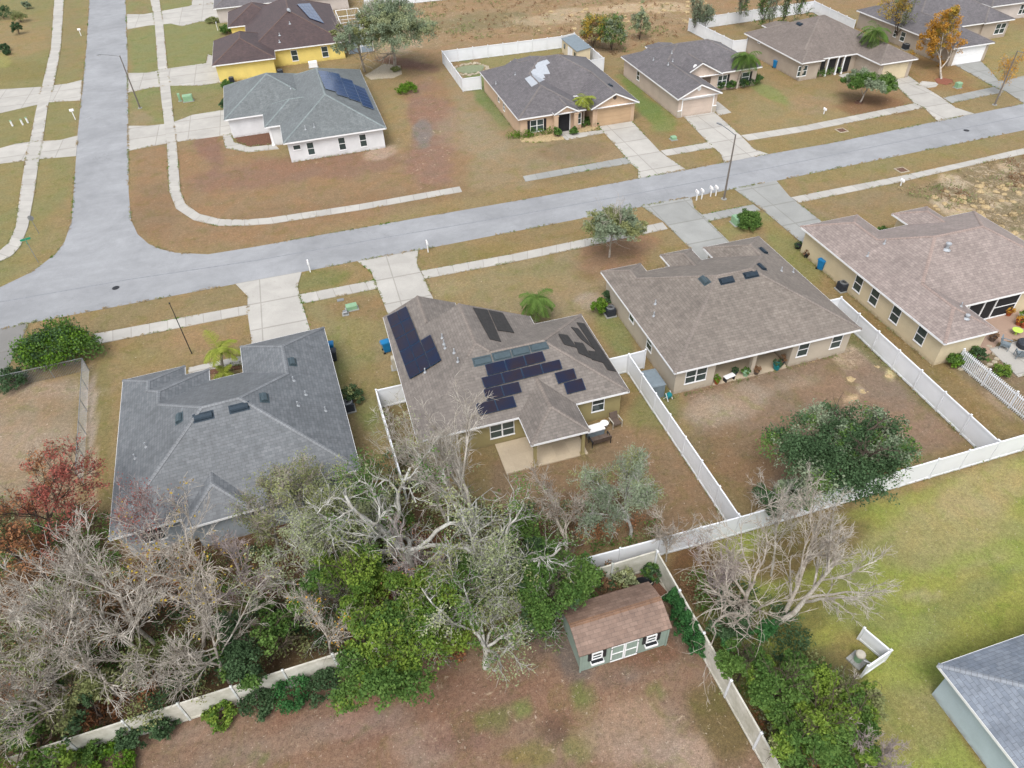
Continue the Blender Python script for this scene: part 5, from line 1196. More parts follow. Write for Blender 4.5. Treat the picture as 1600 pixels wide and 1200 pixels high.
def leaves(g, C, n, spread, size, flat=.5, tints=None):
    """n leaf quads round each centre in C"""
    N = len(C)*n; c = np.repeat(C, n, 0); sp = np.repeat(np.broadcast_to(spread, (len(C),)), n)[:, None]
    d = unit(g.normal(size=(N, 3)))*(g.random((N, 1))**.45)*sp*np.array([1, 1, .75]); p = c+d
    nr = unit(g.normal(size=(N, 3))+np.array([0, 0, flat])+d/sp*.7); t = unit(np.cross(nr, g.normal(size=(N, 3)))); b = np.cross(nr, t)
    s = size*g.uniform(.6, 1.35, (N, 1)); e = g.uniform(.45, .8, (N, 1))
    V = np.stack([p-t*s, p-b*s*e, p+t*s, p+b*s*e], 1).reshape(-1, 3); Q = np.arange(N*4).reshape(N, 4)
    ct = g.random(len(C)) if tints is None else tints
    return V, Q, np.clip(np.repeat(ct, n)+g.normal(0, .22, N), 0, 1)
def limb(g, p, d, L, r0, r1, n, wander, up=0.):
    pts = [p]; st = L/n; d = unit(np.array(d, float))
    for i in range(n):
        d = unit(d+g.normal(0, wander, 3)+np.array([0, 0, up])); pts.append(pts[-1]+d*st)
    return np.array(pts), np.linspace(r0, r1, n+1)
def branch_dir(g, axis, ang):
    a = unit(np.array(axis)); v = unit(np.cross(a, unit(g.normal(size=3)))); return unit(a*math.cos(ang)+v*math.sin(ang))
def skeleton(g, p, d, L, r, lev, par, out, tips):
    n = par['seg'][lev]; pts, rr = limb(g, p, d, L, r, r*par['taper'], n, par['wander'][lev], par['up'][lev])
    out.append((pts, rr, lev))
    if lev == par['levels']-1: tips.append(pts[-1]); tips.append(pts[len(pts)//2]); return
    k = par['kids'][lev]
    for i in range(k):
        t = par['start'][lev]+(1-par['start'][lev])*(i+g.random()*.8)/k; f = min(t, .999)*n; j = int(f); q = pts[j]+(pts[j+1]-pts[j])*(f-j)
        ax = pts[j+1]-pts[j]; nd = branch_dir(g, ax, g.uniform(*par['ang'][lev])); nd[2] += par['lift'][lev]
        skeleton(g, q, nd, L*par['ratio'][lev]*g.uniform(.7, 1.25)*(1.15-.45*t), max(rr[j]*par['rr'], .012), lev+1, par, out, tips)
PAR = {
 'bare': dict(levels=4, seg=(5, 6, 5, 3), wander=(.10, .16, .2, .2), up=(.05, .06, .04, .02), kids=(7, 6, 4, 0), start=(.25, .2, .15), ang=((.5, 1.), (.4, .9), (.4, .9)), ratio=(.8, .55, .5), taper=.35, rr=.62, lift=(.25, .12, .05)),
 'fan': dict(levels=4, seg=(4, 6, 5, 3), wander=(.10, .12, .16, .18), up=(.03, .03, .03, .02), kids=(7, 6, 4, 0), start=(.4, .15, .15), ang=((.6, 1.25), (.35, .75), (.35, .8)), ratio=(1.0, .5, .5), taper=.4, rr=.62, lift=(.1, .05, .0)),
 'oak': dict(levels=4, seg=(4, 9, 7, 4), wander=(.15, .30, .36, .35), up=(.0, .03, .02, .0), kids=(9, 6, 4, 0), start=(.55, .25, .2), ang=((.8, 1.35), (.5, 1.1), (.5, 1.1)), ratio=(1.6, .5, .5), taper=.42, rr=.66, lift=(.12, .1, .05)),
 'leafy': dict(levels=3, seg=(4, 6, 4), wander=(.1, .2, .22), up=(.04, .05, .03), kids=(9, 7, 0), start=(.3, .25), ang=((.5, 1.2), (.5, 1.0)), ratio=(.75, .55), taper=.35, rr=.55, lift=(.2, .1)),
}
def tree(label, px, z=5., R=3., h=None, kind='bare', bk='bark_pale', leaf=None, nl=0, ls=.11, base=None, seed=None, lumps=0, group=None, name='tree', cat='tree', tw=5, twr=.011, tr=None, spread=.45, lean=None, frac=1., extra=None, twigs=True, multi=1, lsp=None):
    g = np.random.default_rng(seed if seed is not None else int(px[0]*7+px[1]*13)); h = h or z+R*.7
    cx, cy = G(px[0], px[1], z); bx, by = (cx, cy) if base is None else G(*base)
    e = empty(name, (bx, by, 0), 0, label, cat, group); out = []; tips = []; par = dict(PAR[kind]); tr = tr or max(.06, R*.04)
    lv = np.array([cx-bx, cy-by, z*.8]); 
    for m_ in range(multi):
        d0 = unit(lv+np.array([g.normal(0, .25*(multi > 1)), g.normal(0, .25*(multi > 1)), 0])*z)
        skeleton(g, np.array([g.normal(0, .15*(multi > 1)), g.normal(0, .15*(multi > 1)), -.05]), d0, z*(1.0 if kind != 'oak' else .6), tr*(1 if multi == 1 else .7), 0, par, out, tips)
    # fit the skeleton into the crown ellipsoid
    T = np.array(tips); ctr = np.array([cx-bx, cy-by, z]); rad = np.percentile(np.linalg.norm((T-ctr)[:, :2], axis=1), 88)*(1.3 if lumps else 1); k = min(1.6, max(.4, R/max(rad, .1)))
    fix = lambda P, w: P+((P-ctr)*np.array([k-1, k-1, 0]))*w
    hm = np.percentile(T[:, 2], 95); kz = h/max(hm, .5)
    res = []
    for P, r, lev in out:
        w = np.clip(P[:, 2:3]/max(z*.6, .5), 0, 1) if lev < 2 else np.clip(P[:, 2:3]/max(z*.35, .5), 0, 1)
        P2 = fix(P, w); P2[:, 2] = P2[:, 2]*(1+(kz-1)*np.clip(P2[:, 2]/max(z, 1), 0, 1)); P2[:, 2] = np.maximum(P2[:, 2], -.05 if lev == 0 else .15); res.append((P2, r, lev))
    tips = []
    for P, r, lev in res:
        if lev == par['levels']-1: tips += [P[-1], P[len(P)//2]]
    tips = np.array(tips)
    big = [(P, r) for P, r, l in res if l <= 1]; small = [(P, r) for P, r, l in res if l > 1]
    V, Q = tubes(big, 7); parts = [(V, Q)]
    if small: parts.append(tubes(small, 4))
    nobj('trunk', parts[0][0], parts[0][1], M[bk], e, smooth=True)
    tv = []
    if lumps: tw = 1
    if twigs:
        src = [P for P, r, l in res if l >= par['levels']-2]
        for P in src:
            for q in range(tw):
                f = g.random()*(len(P)-1.01); j = int(f); a = P[j]+(P[j+1]-P[j])*(f-j); d = branch_dir(g, P[j+1]-P[j], g.uniform(.3, .9)); L = g.uniform(.25, .75)*R/3; b = a+d*L*.5+g.normal(0, .03, 3); c = b+unit(d+g.normal(0, .35, 3))*L*.5
                tv.append((np.array([a, b, c]), np.array([twr, twr*.8, twr*.5])))
        parts.append(tubes(tv, 3))
    if len(parts) > 1:
        off = 0; VV = []; QQ = []
        for v, q in parts[1:]: VV.append(v); QQ.append(q+off); off += len(v)
        nobj('branches', np.concatenate(VV), np.concatenate(QQ), M[bk], e)
    if leaf:
        ks = leaf if isinstance(leaf, (list, tuple)) else [leaf]
        if lumps:
            # lumpy foliage masses around the branch ends
            u = unit(g.normal(size=(lumps, 3))); u[:, 2] = np.abs(u[:, 2])*1.0-.25; rr = g.uniform(.25, 1.0, (lumps, 1))**.8; C0 = ctr*np.array([1, 1, 0])+u*rr*np.array([R, R, (h-1.)*.45])+np.array([0, 0, h*.52])
            C0[:, 2] = np.maximum(C0[:, 2], .5); lr = g.uniform(.22, .36, lumps)*R; C = []; ti = []; sr = []
            for c, r_ in zip(C0, lr):
                m2 = int(34*frac); dd = unit(g.normal(size=(m2, 3))); dd[:, 2] = np.abs(dd[:, 2])*.9-.15; C.append(c+dd*r_*g.uniform(.5, 1.05, (m2, 1))); ti += list(np.clip(g.random()*.7+g.normal(0, .15, m2)+.15, 0, 1)); sr += [r_*.33]*m2
            C = np.concatenate(C); ti = np.array(ti); spr = np.array(sr)
        else:
            C = tips+g.normal(0, .12, tips.shape); keep = g.random(len(C)) < frac; C = C[keep]; ti = np.clip((vnoise(C[:, 0]+bx, C[:, 1]+by, 1.4, 3)-.2)*1.5, 0, 1); spr = np.full(len(C), lsp or spread)
        for i, k_ in enumerate(ks):
            sel = (vnoise(C[:, 0]+bx*3, C[:, 1]+by, 1.8, 5+px[0] % 7)*len(ks)*.999).astype(int) == i if len(ks) > 1 else np.ones(len(C), bool)
            if len(ks) > 1: sel = (np.clip((vnoise(C[:, 0]+bx*3, C[:, 1]+by, 1.6, 5)-.22)/.56, 0, .999)*len(ks)).astype(int) == i
            if sel.sum() == 0: continue
            V, Q, tt = leaves(g, C[sel], int(nl*1.7), spr[sel], ls*.78, tints=ti[sel]); V[:, 2] = np.maximum(V[:, 2], .04)
            nobj('crown' if i == 0 else 'foliage', V, Q, lmat(k_), e, tint=tt)
    return e
def bush(label, px, R=1., h=1.5, leaf='dark', n=60, nl=26, ls=.1, name='shrub', cat='shrub', group=None, ry=None, seed=None, z=None, cone=False, at=None):
    g = np.random.default_rng(seed if seed is not None else int(px[0]*3+px[1]*5)); x, y = at if at else G(px[0], px[1], h*.45 if z is None else z); ry = ry or R
    e = empty(name, (x, y, 0), 0, label, cat, group); lines = []
    for i in range(7):
        a = g.uniform(0, 6.28); P, r = limb(g, np.array([0, 0, -.03]), [math.cos(a)*.5*R/h, math.sin(a)*.5*ry/h, 1], h*.75, .035, .012, 4, .12); lines.append((P, r))
    V, Q = tubes(lines, 5); nobj('stems', V, Q, M['bark_brown'], e)
    if cone:
        t = g.random(n)**.8; a = g.uniform(0, 6.28, n); rr = R*(1-t*.85)*g.uniform(.5, 1.05, n); C = np.stack([rr*np.cos(a), rr*np.sin(a), .1+t*h*.92], 1)
    else:
        d = unit(g.normal(size=(n, 3))); d[:, 2] = np.abs(d[:, 2])*1.1-.12; lump = 1+.28*np.sin(d[:, 0]*5+px[0])*np.cos(d[:, 1]*4+px[1]); C = d*lump[:, None]*g.uniform(.62, 1., (n, 1))*np.array([R, ry, h*.62])+np.array([0, 0, h*.36])
    C[:, 2] = np.maximum(C[:, 2], .1); ks = leaf if isinstance(leaf, (list, tuple)) else [leaf]; wh = g.integers(0, len(ks), n) if len(ks) > 1 else np.zeros(n, int)
    ti = np.clip(g.normal(.45, .28, n), 0, 1)
    for i, k_ in enumerate(ks):
        if (wh == i).sum() == 0: continue
        V, Q, tt = leaves(g, C[wh == i], int(nl*1.6), max(.16, R*.26), ls*.8, tints=ti[wh == i]); V[:, 2] = np.maximum(V[:, 2], .03); nobj('foliage', V, Q, lmat(k_), e, tint=tt)
    return e
def palm(label, base, h=3., L=2., n=16, leaf='palm', lean=(0, 0), droop=1., tr=.12):
    x, y = G(*base); g = np.random.default_rng(int(base[0])); e = empty('palm_tree', (x, y, 0), 0, label, 'palm tree', 'palm trees in front yards')
    P = np.array([[lean[0]*t*t, lean[1]*t*t, h*t] for t in np.linspace(0, 1, 8)]); V, Q = tubes([(P, np.linspace(tr*1.25, tr*.8, 8))], 9); nobj('trunk', V, Q, M['bark_tan'], e, smooth=True)
    V, Q = tubes([(np.array([P[-1]-[0, 0, .1], P[-1]+[0, 0, .55]]), np.array([tr*.7, tr*.35]))], 8); nobj('crownshaft', V, Q, lmat('palmgreen'), e, tint=np.full(len(Q), .6))
    top = P[-1]+np.array([0, 0, .5])
    for i in range(n):
        a = 2*math.pi*(i+g.uniform(-.3, .3))/n; el = g.uniform(.25, 1.15) if i % 2 else g.uniform(-.05, .5); d = np.array([math.cos(a)*math.cos(el), math.sin(a)*math.cos(el), math.sin(el)]); q = top.copy(); pts = [q.copy()]; Lf = L*g.uniform(.85, 1.1)
        for k in range(9): d = unit(d+np.array([0, 0, -.17*droop])); q = q+d*Lf/9; pts.append(q.copy())
        pts = np.array(pts); V, Q = tubes([(pts, np.linspace(.022, .005, 10))], 4); VV = [V]; QQ = [Q]; off = len(V); tt = [np.full(len(Q), .9)]
        lv = []
        for k in range(34):
            t = .08+.9*k/34; f = t*9; j = min(int(f), 8); p = pts[j]+(pts[j+1]-pts[j])*(f-j); ax = unit(pts[j+1]-pts[j]); sd_ = unit(np.cross(ax, [0, 0, 1.])); ll = L*.30*math.sin(math.pi*min(1, t*.9+.14))**.6+.05
            for sgn in (-1, 1):
                dd = unit(sd_*sgn+ax*.55+np.array([0, 0, -.35*droop])+g.normal(0, .09, 3)); w_ = np.cross(dd, np.array([0, 0, 1.])); w_ = unit(w_)*.028; lv += [p-w_, p+w_, p+dd*ll+w_*.3, p+dd*ll-w_*.3]
        lv = np.array(lv); VV.append(lv); QQ.append(off+np.arange(len(lv)).reshape(-1, 4)); tt.append(g.random(len(lv)//4)*.6+.2)
        nobj('frond', np.concatenate(VV), np.concatenate(QQ), lmat(leaf), e, tint=np.concatenate(tt))
    return e

WG = 'trees of the wooded strip behind the houses'
B = dict(group=WG)
# left part of the wood
tree('rust-red leaved tree at the left edge beside the chain-link fence', (72, 790), 5.5, 3.3, 7.5, 'bare', 'bark_brown', ['red', 'rust'], 15, .08, base=(75, 880), frac=.85, spread=.38, tw=5, **B)
tree('small bare tree with red-tipped twigs in front of the corner of the grey house', (205, 795), 5.5, 1.7, 7, 'bare', 'bark_pink', 'red', 5, .06, frac=.5, tw=6, **B)
tree('rusty-leaved tree below the red tree at the left edge', (30, 850), 4, 2.6, 5.5, 'bare', 'bark_brown', ['rust', 'olive'], 10, .09, frac=.9, **B)
tree('pale bare tree with spreading twigs left of the wood, above its neighbours', (90, 925), 6, 3.3, 8, 'fan', 'bark_pale', tw=5, twr=.014, **B)
tree('pale bare tree in the middle of the left bare group', (165, 905), 6.5, 3.2, 8.5, 'fan', 'bark_pale', tw=5, twr=.014, **B)
tree('pale bare tree lowest on the left, with a dense star of twigs', (100, 1000), 6, 2.8, 7.5, 'fan', 'bark_pale', 'brown', 3, .06, frac=.25, tw=5, twr=.014, **B)
tree('pale bare tree with a star of twigs, right of the lowest left one', (190, 985), 6, 2.6, 7.5, 'fan', 'bark_pale', tw=5, twr=.014, **B)
tree('tall upright bare tree with a few yellow leaves below the grey house', (300, 840), 8.5, 3., 11, 'bare', 'bark_tan', 'yellow', 3, .08, base=(318, 1010), frac=.22, tw=4, twr=.013, **B)
tree('bare tree with long low fan of twigs just above the mottled fence', (305, 985), 5.5, 3.0, 7, 'fan', 'bark_pale', tw=5, twr=.014, **B)
tree('pinkish bare twiggy tree between the tall upright tree and the grey house', (375, 880), 5, 2.6, 6.5, 'fan', 'bark_pink', 'yellow', 3, .07, frac=.15, tw=5, **B)
tree('grey-olive bushy tree against the back of the grey house', (405, 800), 4.5, 2.5, 6.2, 'fan', 'bark_tan', ['olive', 'moss'], 10, .07, frac=.6, tw=6, **B)
tree('thin olive tree leaning against the back right corner of the grey house', (455, 765), 4, 1.7, 5.5, 'fan', 'bark_tan', ['olive', 'moss'], 8, .07, frac=.6, tw=6, **B)
tree('mossy olive tree between the grey-olive tree and the bright green tree', (470, 860), 5, 2.7, 6.5, 'oak', 'bark_oak', ['moss', 'olive'], 14, .07, frac=.8, tw=4, **B)
tree('bare white tree at the left edge half out of the photo', (0, 985), 6, 3., 7.5, 'fan', 'bark_pale', 'brown', 3, .06, frac=.3, tw=5, **B)
tree('pale bare tree at the left edge above the yellow-green trees', (45, 1075), 5, 2.7, 6.5, 'fan', 'bark_pale', 'olive', 5, .06, frac=.4, tw=4, **B)
tree('small grey bare tree with a tuft of orange leaves left of the bright green tree', (490, 965), 4.5, 1.9, 6, 'fan', 'bark_pale', 'orange', 5, .07, frac=.08, tw=4, **B)
tree('olive tree low in the gap between the two bare fans', (230, 1050), 3.2, 1.8, 4.2, 'leafy', 'bark_brown', ['olive', 'dark'], 18, .08, frac=1, **B)
tree('dark green tree behind the mottled fence at the lower left', (120, 1080), 3., 2.1, 4.2, 'leafy', 'bark_brown', ['dark', 'olive'], 12, .1, lumps=12, **B)
tree('yellow-green tree in the bottom left corner', (35, 1165), 2.4, 2.7, 3.8, 'leafy', 'bark_brown', ['bright', 'green'], 12, .1, lumps=14, **B)
tree('dark tree above the fence between the two bare fans and the bright trees', (400, 990), 3., 2.4, 4.4, 'leafy', 'bark_brown', ['dark', 'green'], 12, .1, lumps=14, **B)
tree('olive-brown understorey tree between the pale bare trees at the left', (150, 955), 2.6, 2.3, 4, 'fan', 'bark_brown', ['rust', 'olive', 'brown'], 10, .08, frac=.9, tw=4, **B)
tree('rust-tinted understorey tree below the back corner of the grey house', (250, 905), 2.6, 2.2, 4, 'fan', 'bark_brown', ['rust', 'brown', 'olive'], 9, .08, frac=.9, tw=4, **B)
tree('olive mossy tree over the gap between the grey house and the big oak', (520, 790), 4.5, 2.3, 6, 'oak', 'bark_oak', ['olive', 'moss'], 15, .08, frac=.9, tw=4, **B)
tree('low olive tree left of the mottled fence in the middle of the bare fans', (60, 1040), 2.6, 2.2, 3.8, 'leafy', 'bark_brown', ['olive', 'green', 'brown'], 14, .08, frac=1., **B)
# middle part
tree('bright yellow-green tree left of the spreading grey oak', (535, 900), 5.4, 2.6, 7.6, 'leafy', 'bark_brown', ['bright', 'bright', 'green'], 15, .095, lumps=20, **B)
tree('large green tree at the edge of the dirt yard, lowest of the wood', (595, 1000), 4.8, 3.2, 7.0, 'leafy', 'bark_brown', ['green', 'bright', 'green'], 15, .1, lumps=30, **B)
tree('big spreading oak with pale winding limbs in the middle of the wood', (620, 810), 6, 5.4, 8, 'oak', 'bark_oak', ['olive', 'moss', 'green'], 15, .075, base=(640, 930), tr=.38, tw=4, twr=.014, frac=.75, spread=.42, **B)
tree('tall bare tree with a cloud of fine whitish twigs over the patio', (735, 720), 7, 3.7, 9.5, 'fan', 'bark_pale', tw=6, twr=.014, base=(755, 900), tr=.2, **B)
tree('thin bare grey tree rising against the brown roof of the solar-panel house', (665, 700), 6, 2.6, 8.5, 'bare', 'bark_pale', 'moss', 5, .06, frac=.35, tw=7, base=(700, 820), **B)
tree('pinkish thicket of fine bare twigs below the winding oak limbs', (640, 875), 4.5, 1.9, 6, 'fan', 'bark_pink', 'rust', 3, .06, frac=.12, tw=5, **B)
tree('grey oak with winding limbs right of the big spreading oak', (800, 845), 5.5, 3.6, 7, 'oak', 'bark_oak', ['moss', 'olive', 'green'], 14, .075, tr=.26, tw=4, frac=.85, spread=.48, base=(770, 900), **B)
tree('mossy tree with drooping lichen limbs left of the green shed', (750, 970), 4.8, 3.1, 6.3, 'oak', 'bark_oak', ['moss', 'green', 'olive'], 13, .075, tr=.2, tw=4, frac=1, spread=.5, **B)
tree('dark green tree under the winding limbs of the oaks', (700, 925), 4.4, 2.6, 6.2, 'leafy', 'bark_brown', ['green', 'bright'], 14, .1, lumps=20, **B)
tree('leafy green tree left behind the green shed', (845, 905), 4, 2.8, 5.6, 'leafy', 'bark_brown', ['green', 'dark', 'moss'], 15, .095, lumps=22, **B)
tree('dark green shrubby tree at the foot of the oaks near the patio yard', (820, 830), 2.4, 1.7, 3.6, 'leafy', 'bark_brown', ['dark', 'green'], 14, .1, lumps=12, **B)
tree('green tree between the grey house and the fence gate of its neighbour', (560, 745), 4, 2.2, 5.5, 'leafy', 'bark_tan', ['olive', 'green'], 16, .08, frac=1., **B)
tree('green tree hidden under the left arms of the big spreading oak', (560, 810), 2.6, 2.6, 4, 'leafy', 'bark_tan', ['green', 'olive', 'dark'], 13, .1, lumps=14, **B)
tree('bare grey-brown tree in the yard right of the grey oak', (890, 800), 4.5, 2.3, 6, 'fan', 'bark_tan', ['olive', 'brown'], 4, .06, frac=.5, tw=7, base=(885, 900), **B)
tree('greyish fine-leaved small oak in the patio yard', (990, 770), 3.6, 3.1, 5.6, 'fan', 'bark_oak', ['greyleaf', 'olive', 'greyleaf'], 30, .065, frac=1, tw=6, spread=.4, base=(985, 840))
tree('bare small tree by the mottled fence below the small oak', (1050, 830), 3, 1.4, 4.5, 'bare', 'bark_tan', tw=4, **B)
# yard with the round oak
tree('broad dark green oak standing alone in the bare back yard', (1308, 705), 3.4, 4.3, 6.4, 'leafy', 'bark_brown', ['dark', 'greyleaf', 'green', 'dark'], 15, .095, lumps=48, base=(1320, 760), tr=.28)
tree('lower green tree joined to the left of the broad oak at the fence', (1235, 775), 2.2, 1.7, 3.6, 'leafy', 'bark_oak', ['dark', 'green', 'greyleaf'], 13, .09, lumps=18)
# right group
tree('big bare tree with pale curved limbs left of the green lawn', (1165, 880), 6.2, 3.3, 8.2, 'bare', 'bark_tan', base=(1172, 995), tr=.2, tw=3, twr=.013, **B)
tree('bare tree leaning right over the green lawn with a broom of twigs', (1305, 885), 5.5, 2.4, 7, 'fan', 'bark_pale', base=(1212, 975), tr=.17, tw=5, twr=.014, **B)
tree('bare tree reaching up across the white back fence', (1262, 820), 6.4, 2.1, 8.5, 'bare', 'bark_tan', base=(1222, 965), tr=.13, tw=3, twr=.012, **B)
tree('bare twiggy tree left of the curved-limb tree at the fence corner', (1110, 870), 4.5, 1.8, 6.5, 'bare', 'bark_pink', base=(1120, 930), tw=5, **B)
tree('fine bare tree in front of the fence beside the broad oak', (1215, 790), 6, 1.7, 8, 'bare', 'bark_pale', base=(1205, 900), tw=6, **B)
tree('dark green small tree at the foot of the curved-limb tree', (1155, 965), 2.4, 1.6, 3.6, 'leafy', 'bark_brown', ['dark', 'conif'], 15, .09, lumps=14, **B)
tree('bright green tree leaning over the mottled fence right of the shed', (1165, 1030), 2.4, 1.35, 3.8, 'leafy', 'bark_brown', ['bright', 'green'], 15, .095, lumps=15, **B)
tree('green tree in the middle of the right leafy mass', (1230, 1065), 3, 1.75, 4.4, 'leafy', 'bark_brown', ['bright', 'green'], 15, .095, lumps=20, **B)
tree('green tree at the bottom edge beside the mottled fence', (1268, 1155), 3, 1.8, 4.2, 'leafy', 'bark_brown', ['green', 'bright', 'olive'], 15, .095, lumps=20, **B)
tree('olive-green tree at the right end of the leafy mass', (1330, 1115), 2.8, 2.0, 4.2, 'leafy', 'bark_brown', ['green', 'bright', 'olive'], 14, .09, lumps=18, **B)
tree('green tree between the middle tree and the bottom edge of the leafy mass', (1285, 1105), 3.2, 2., 4.8, 'leafy', 'bark_brown', ['green', 'bright'], 15, .095, lumps=18, **B)
tree('dark green low tree touching the mottled fence above the bottom edge', (1212, 1100), 2.2, 1.2, 3.4, 'leafy', 'bark_brown', ['bright', 'green'], 15, .09, lumps=12, **B)
tree('grey fallen-looking bare tree lying over the right leafy mass', (1325, 1090), 1.6, 1.2, 2.4, 'fan', 'bark_pale', base=(1290, 1075), tw=5, **B)
tree('bare tree cut off by the bottom edge right of the leafy mass', (1375, 1180), 2.4, 1.4, 3.6, 'fan', 'bark_pink', tw=5, **B)
# shrubs along fences
for i, (p, r, h_, lf, lb) in enumerate((((345, 1117), .75, 1.0, 'bright', 'small bright green shrub in front of the mottled fence'), ((400, 1100), 1.0, 1.2, 'dark', 'dark shrub just right of the small bright one by the mottled fence'), ((455, 1082), 1.1, 1.3, 'conif', 'dark green shrub in the middle of the hedge by the mottled fence'), ((510, 1068), 1.0, 1.2, 'dark', 'dark green shrub at the right end of the hedge, next to the big green tree'),
        ((253, 1133), .8, 1.3, 'dark', 'dark green shrub overlapping the mottled fence left of the bright one'), ((203, 1150), .8, 1.3, 'dark', 'second dark shrub from the left in front of the mottled fence'), ((148, 1168), .9, 1.3, 'green', 'leftmost dark shrub in front of the mottled fence'), ((175, 1190), 1.2, .8, 'hedge', 'low bright green ground shrub at the bottom edge, left'), ((90, 1193), 1.4, 1., 'bright', 'low yellow-green shrub in the bottom left corner of the dirt yard'))):
    bush(lb, p, r, h_, lf, 55, 26, .085, group='shrubs along the stained fence')
for i, (p, lb) in enumerate((((1052, 937), 'top evergreen of the row beside the mottled fence right of the shed'), ((1062, 955), 'second evergreen from the top of the row right of the shed'), ((1073, 972), 'third evergreen from the top of the row right of the shed'), ((1083, 990), 'fourth evergreen from the top of the row right of the shed'), ((1092, 1006), 'lowest evergreen of the row right of the shed'))):
    bush(lb, p, .62, 1.9, 'conif', 70, 26, .07, 'evergreen', 'evergreen', 'evergreens beside the shed', cone=True)
bush('brown and dark shrub behind the green shed', (948, 903), .9, 1.5, ['brown', 'dark'], 50, 22, .08); bush('green shrub behind the left end of the green shed', (905, 930), 1.0, 1.8, ['green', 'moss'], 60, 24, .08)
bush('pale green shrub hanging over the middle back of the green shed', (975, 905), .8, 1.8, ['moss', 'olive'], 40, 20, .08); bush('dark green shrub in the fence corner behind the shed', (1020, 890), .7, 1.2, ['dark', 'green'], 40, 22, .08)
# front yards
bush('large round dark green bush at the left edge beside the chain-link fence', (92, 548), 3.1, 3.0, ['green', 'dark', 'hedge'], 260, 34, .12, ry=1.9, z=1.)
bush('small dark bush left of the large round bush', (18, 592), 1.2, 1.4, 'dark', 60, 26, .1); bush('round dark shrub beside the right wall of the grey house', (549, 618), .85, 1.4, ['dark', 'olive'], 60, 26, .09)
bush('yellow-green shrub at the left wall of the brown-roofed house', (937, 478), .75, 1.5, ['hedge', 'bright'], 60, 26, .09); bush('darker shrub behind the yellow-green one at the brown-roofed house', (950, 463), .6, 1.3, 'dark', 40, 24, .09)
bush('round clipped dark green bush beside the pale green box', (1172, 344), 1.2, 1.6, 'green', 120, 34, .1)
tree('airy grey-green tree on the front lawn right of the solar-panel house', (957, 352), 3.5, 2.7, 6.2, 'leafy', 'bark_tan', ['greyleaf', 'olive'], 15, .09, base=(952, 402), lumps=44, frac=.75, tw=4)
tree('round green tree in a mulch ring beyond the road', (1360, 128), 2.7, 2.9, 4.6, 'leafy', 'bark_tan', ['greyleaf', 'green'], 15, .13, lumps=34, base=(1344, 160))
tree('orange-leaved tree standing in the red mulch bed', (1490, 42), 5.2, 4.0, 7.8, 'bare', 'bark_tan', ['orange', 'orange', 'yellow'], 20, .13, base=(1471, 124), frac=.95, tw=3, spread=.4)
tree('half-bare olive-orange tree left of the orange-leaved tree', (1412, 15), 5.2, 2.6, 7.5, 'bare', 'bark_brown', ['yellow', 'brown', 'olive'], 8, .12, base=(1401, 66), frac=.7, tw=3)
tree('sparse orange-brown tree beside the lamp at the right edge', (1580, 108), 3.4, 1.6, 5, 'bare', 'bark_tan', 'orange', 6, .1, frac=.4, tw=3)
tree('big grey-olive tree in the gravel bed behind the white house', (615, 42), 6.2, 5.6, 11.5, 'leafy', 'bark_tan', ['greyleaf', 'moss', 'greyleaf'], 20, .13, base=(617, 103), lumps=60, tr=.28, frac=.9)
tree('olive tree left of the big grey-olive tree, at the corner of the yellow house', (562, 62), 5.4, 3.6, 10, 'leafy', 'bark_tan', ['greyleaf', 'olive'], 14, .13, base=(570, 112), lumps=24, tr=.2, frac=.7)
tree('thin olive tree between the yellow house and the big tree', (530, 45), 4, 2.2, 6, 'leafy', 'bark_tan', ['greyleaf', 'olive'], 12, .13, lumps=12, frac=.6)
bush('orange-tinged shrubby tree behind the shed of the tan house', (928, 50), 2.3, 5.2, ['yellow', 'brown', 'olive'], 150, 22, .15, 'tree', 'tree')
bush('green shrubby tree right of the orange-tinged one in the field', (957, 52), 2.2, 5.6, ['greyleaf', 'green', 'olive'], 160, 22, .15, 'tree', 'tree')
bush('small grey-green tree standing alone in the field', (1001, 38), 1.5, 5.2, ['greyleaf', 'moss'], 90, 22, .14, 'tree', 'tree')
tree('dark-trunked tree just left of the white fence corner', (1092, 22), 3.6, 1.8, 6, 'bare', 'bark_brown', 'greyleaf', 6, .12, frac=.5, tw=3, base=(1086, 48))
tree('leafy small tree at the left end of the far white fence', (1105, 28), 2.4, 1.5, 4, 'bare', 'bark_brown', 'greyleaf', 8, .12, frac=.8, tw=3)
for p, lb in (((1196, 8), 'leftmost thin dark tree behind the back yard at the top right'), ((1208, 10), 'second thin dark tree behind the back yard at the top right'), ((1228, 6), 'third thin dark tree behind the back yard, leaning right'), ((1256, -4), 'thin dark tree at the right end of the fenced back yard'), ((1160, -2), 'thin dark tree in a small ring bed at the left of the fenced back yard')):
    tree(lb, p, 5., 1.6, 8, 'bare', 'bark_brown', ['greyleaf', 'green'], 6, .13, base=(p[0]-3, p[1]+26), frac=.5, tw=3, group='thin dark trees behind the fenced yard')
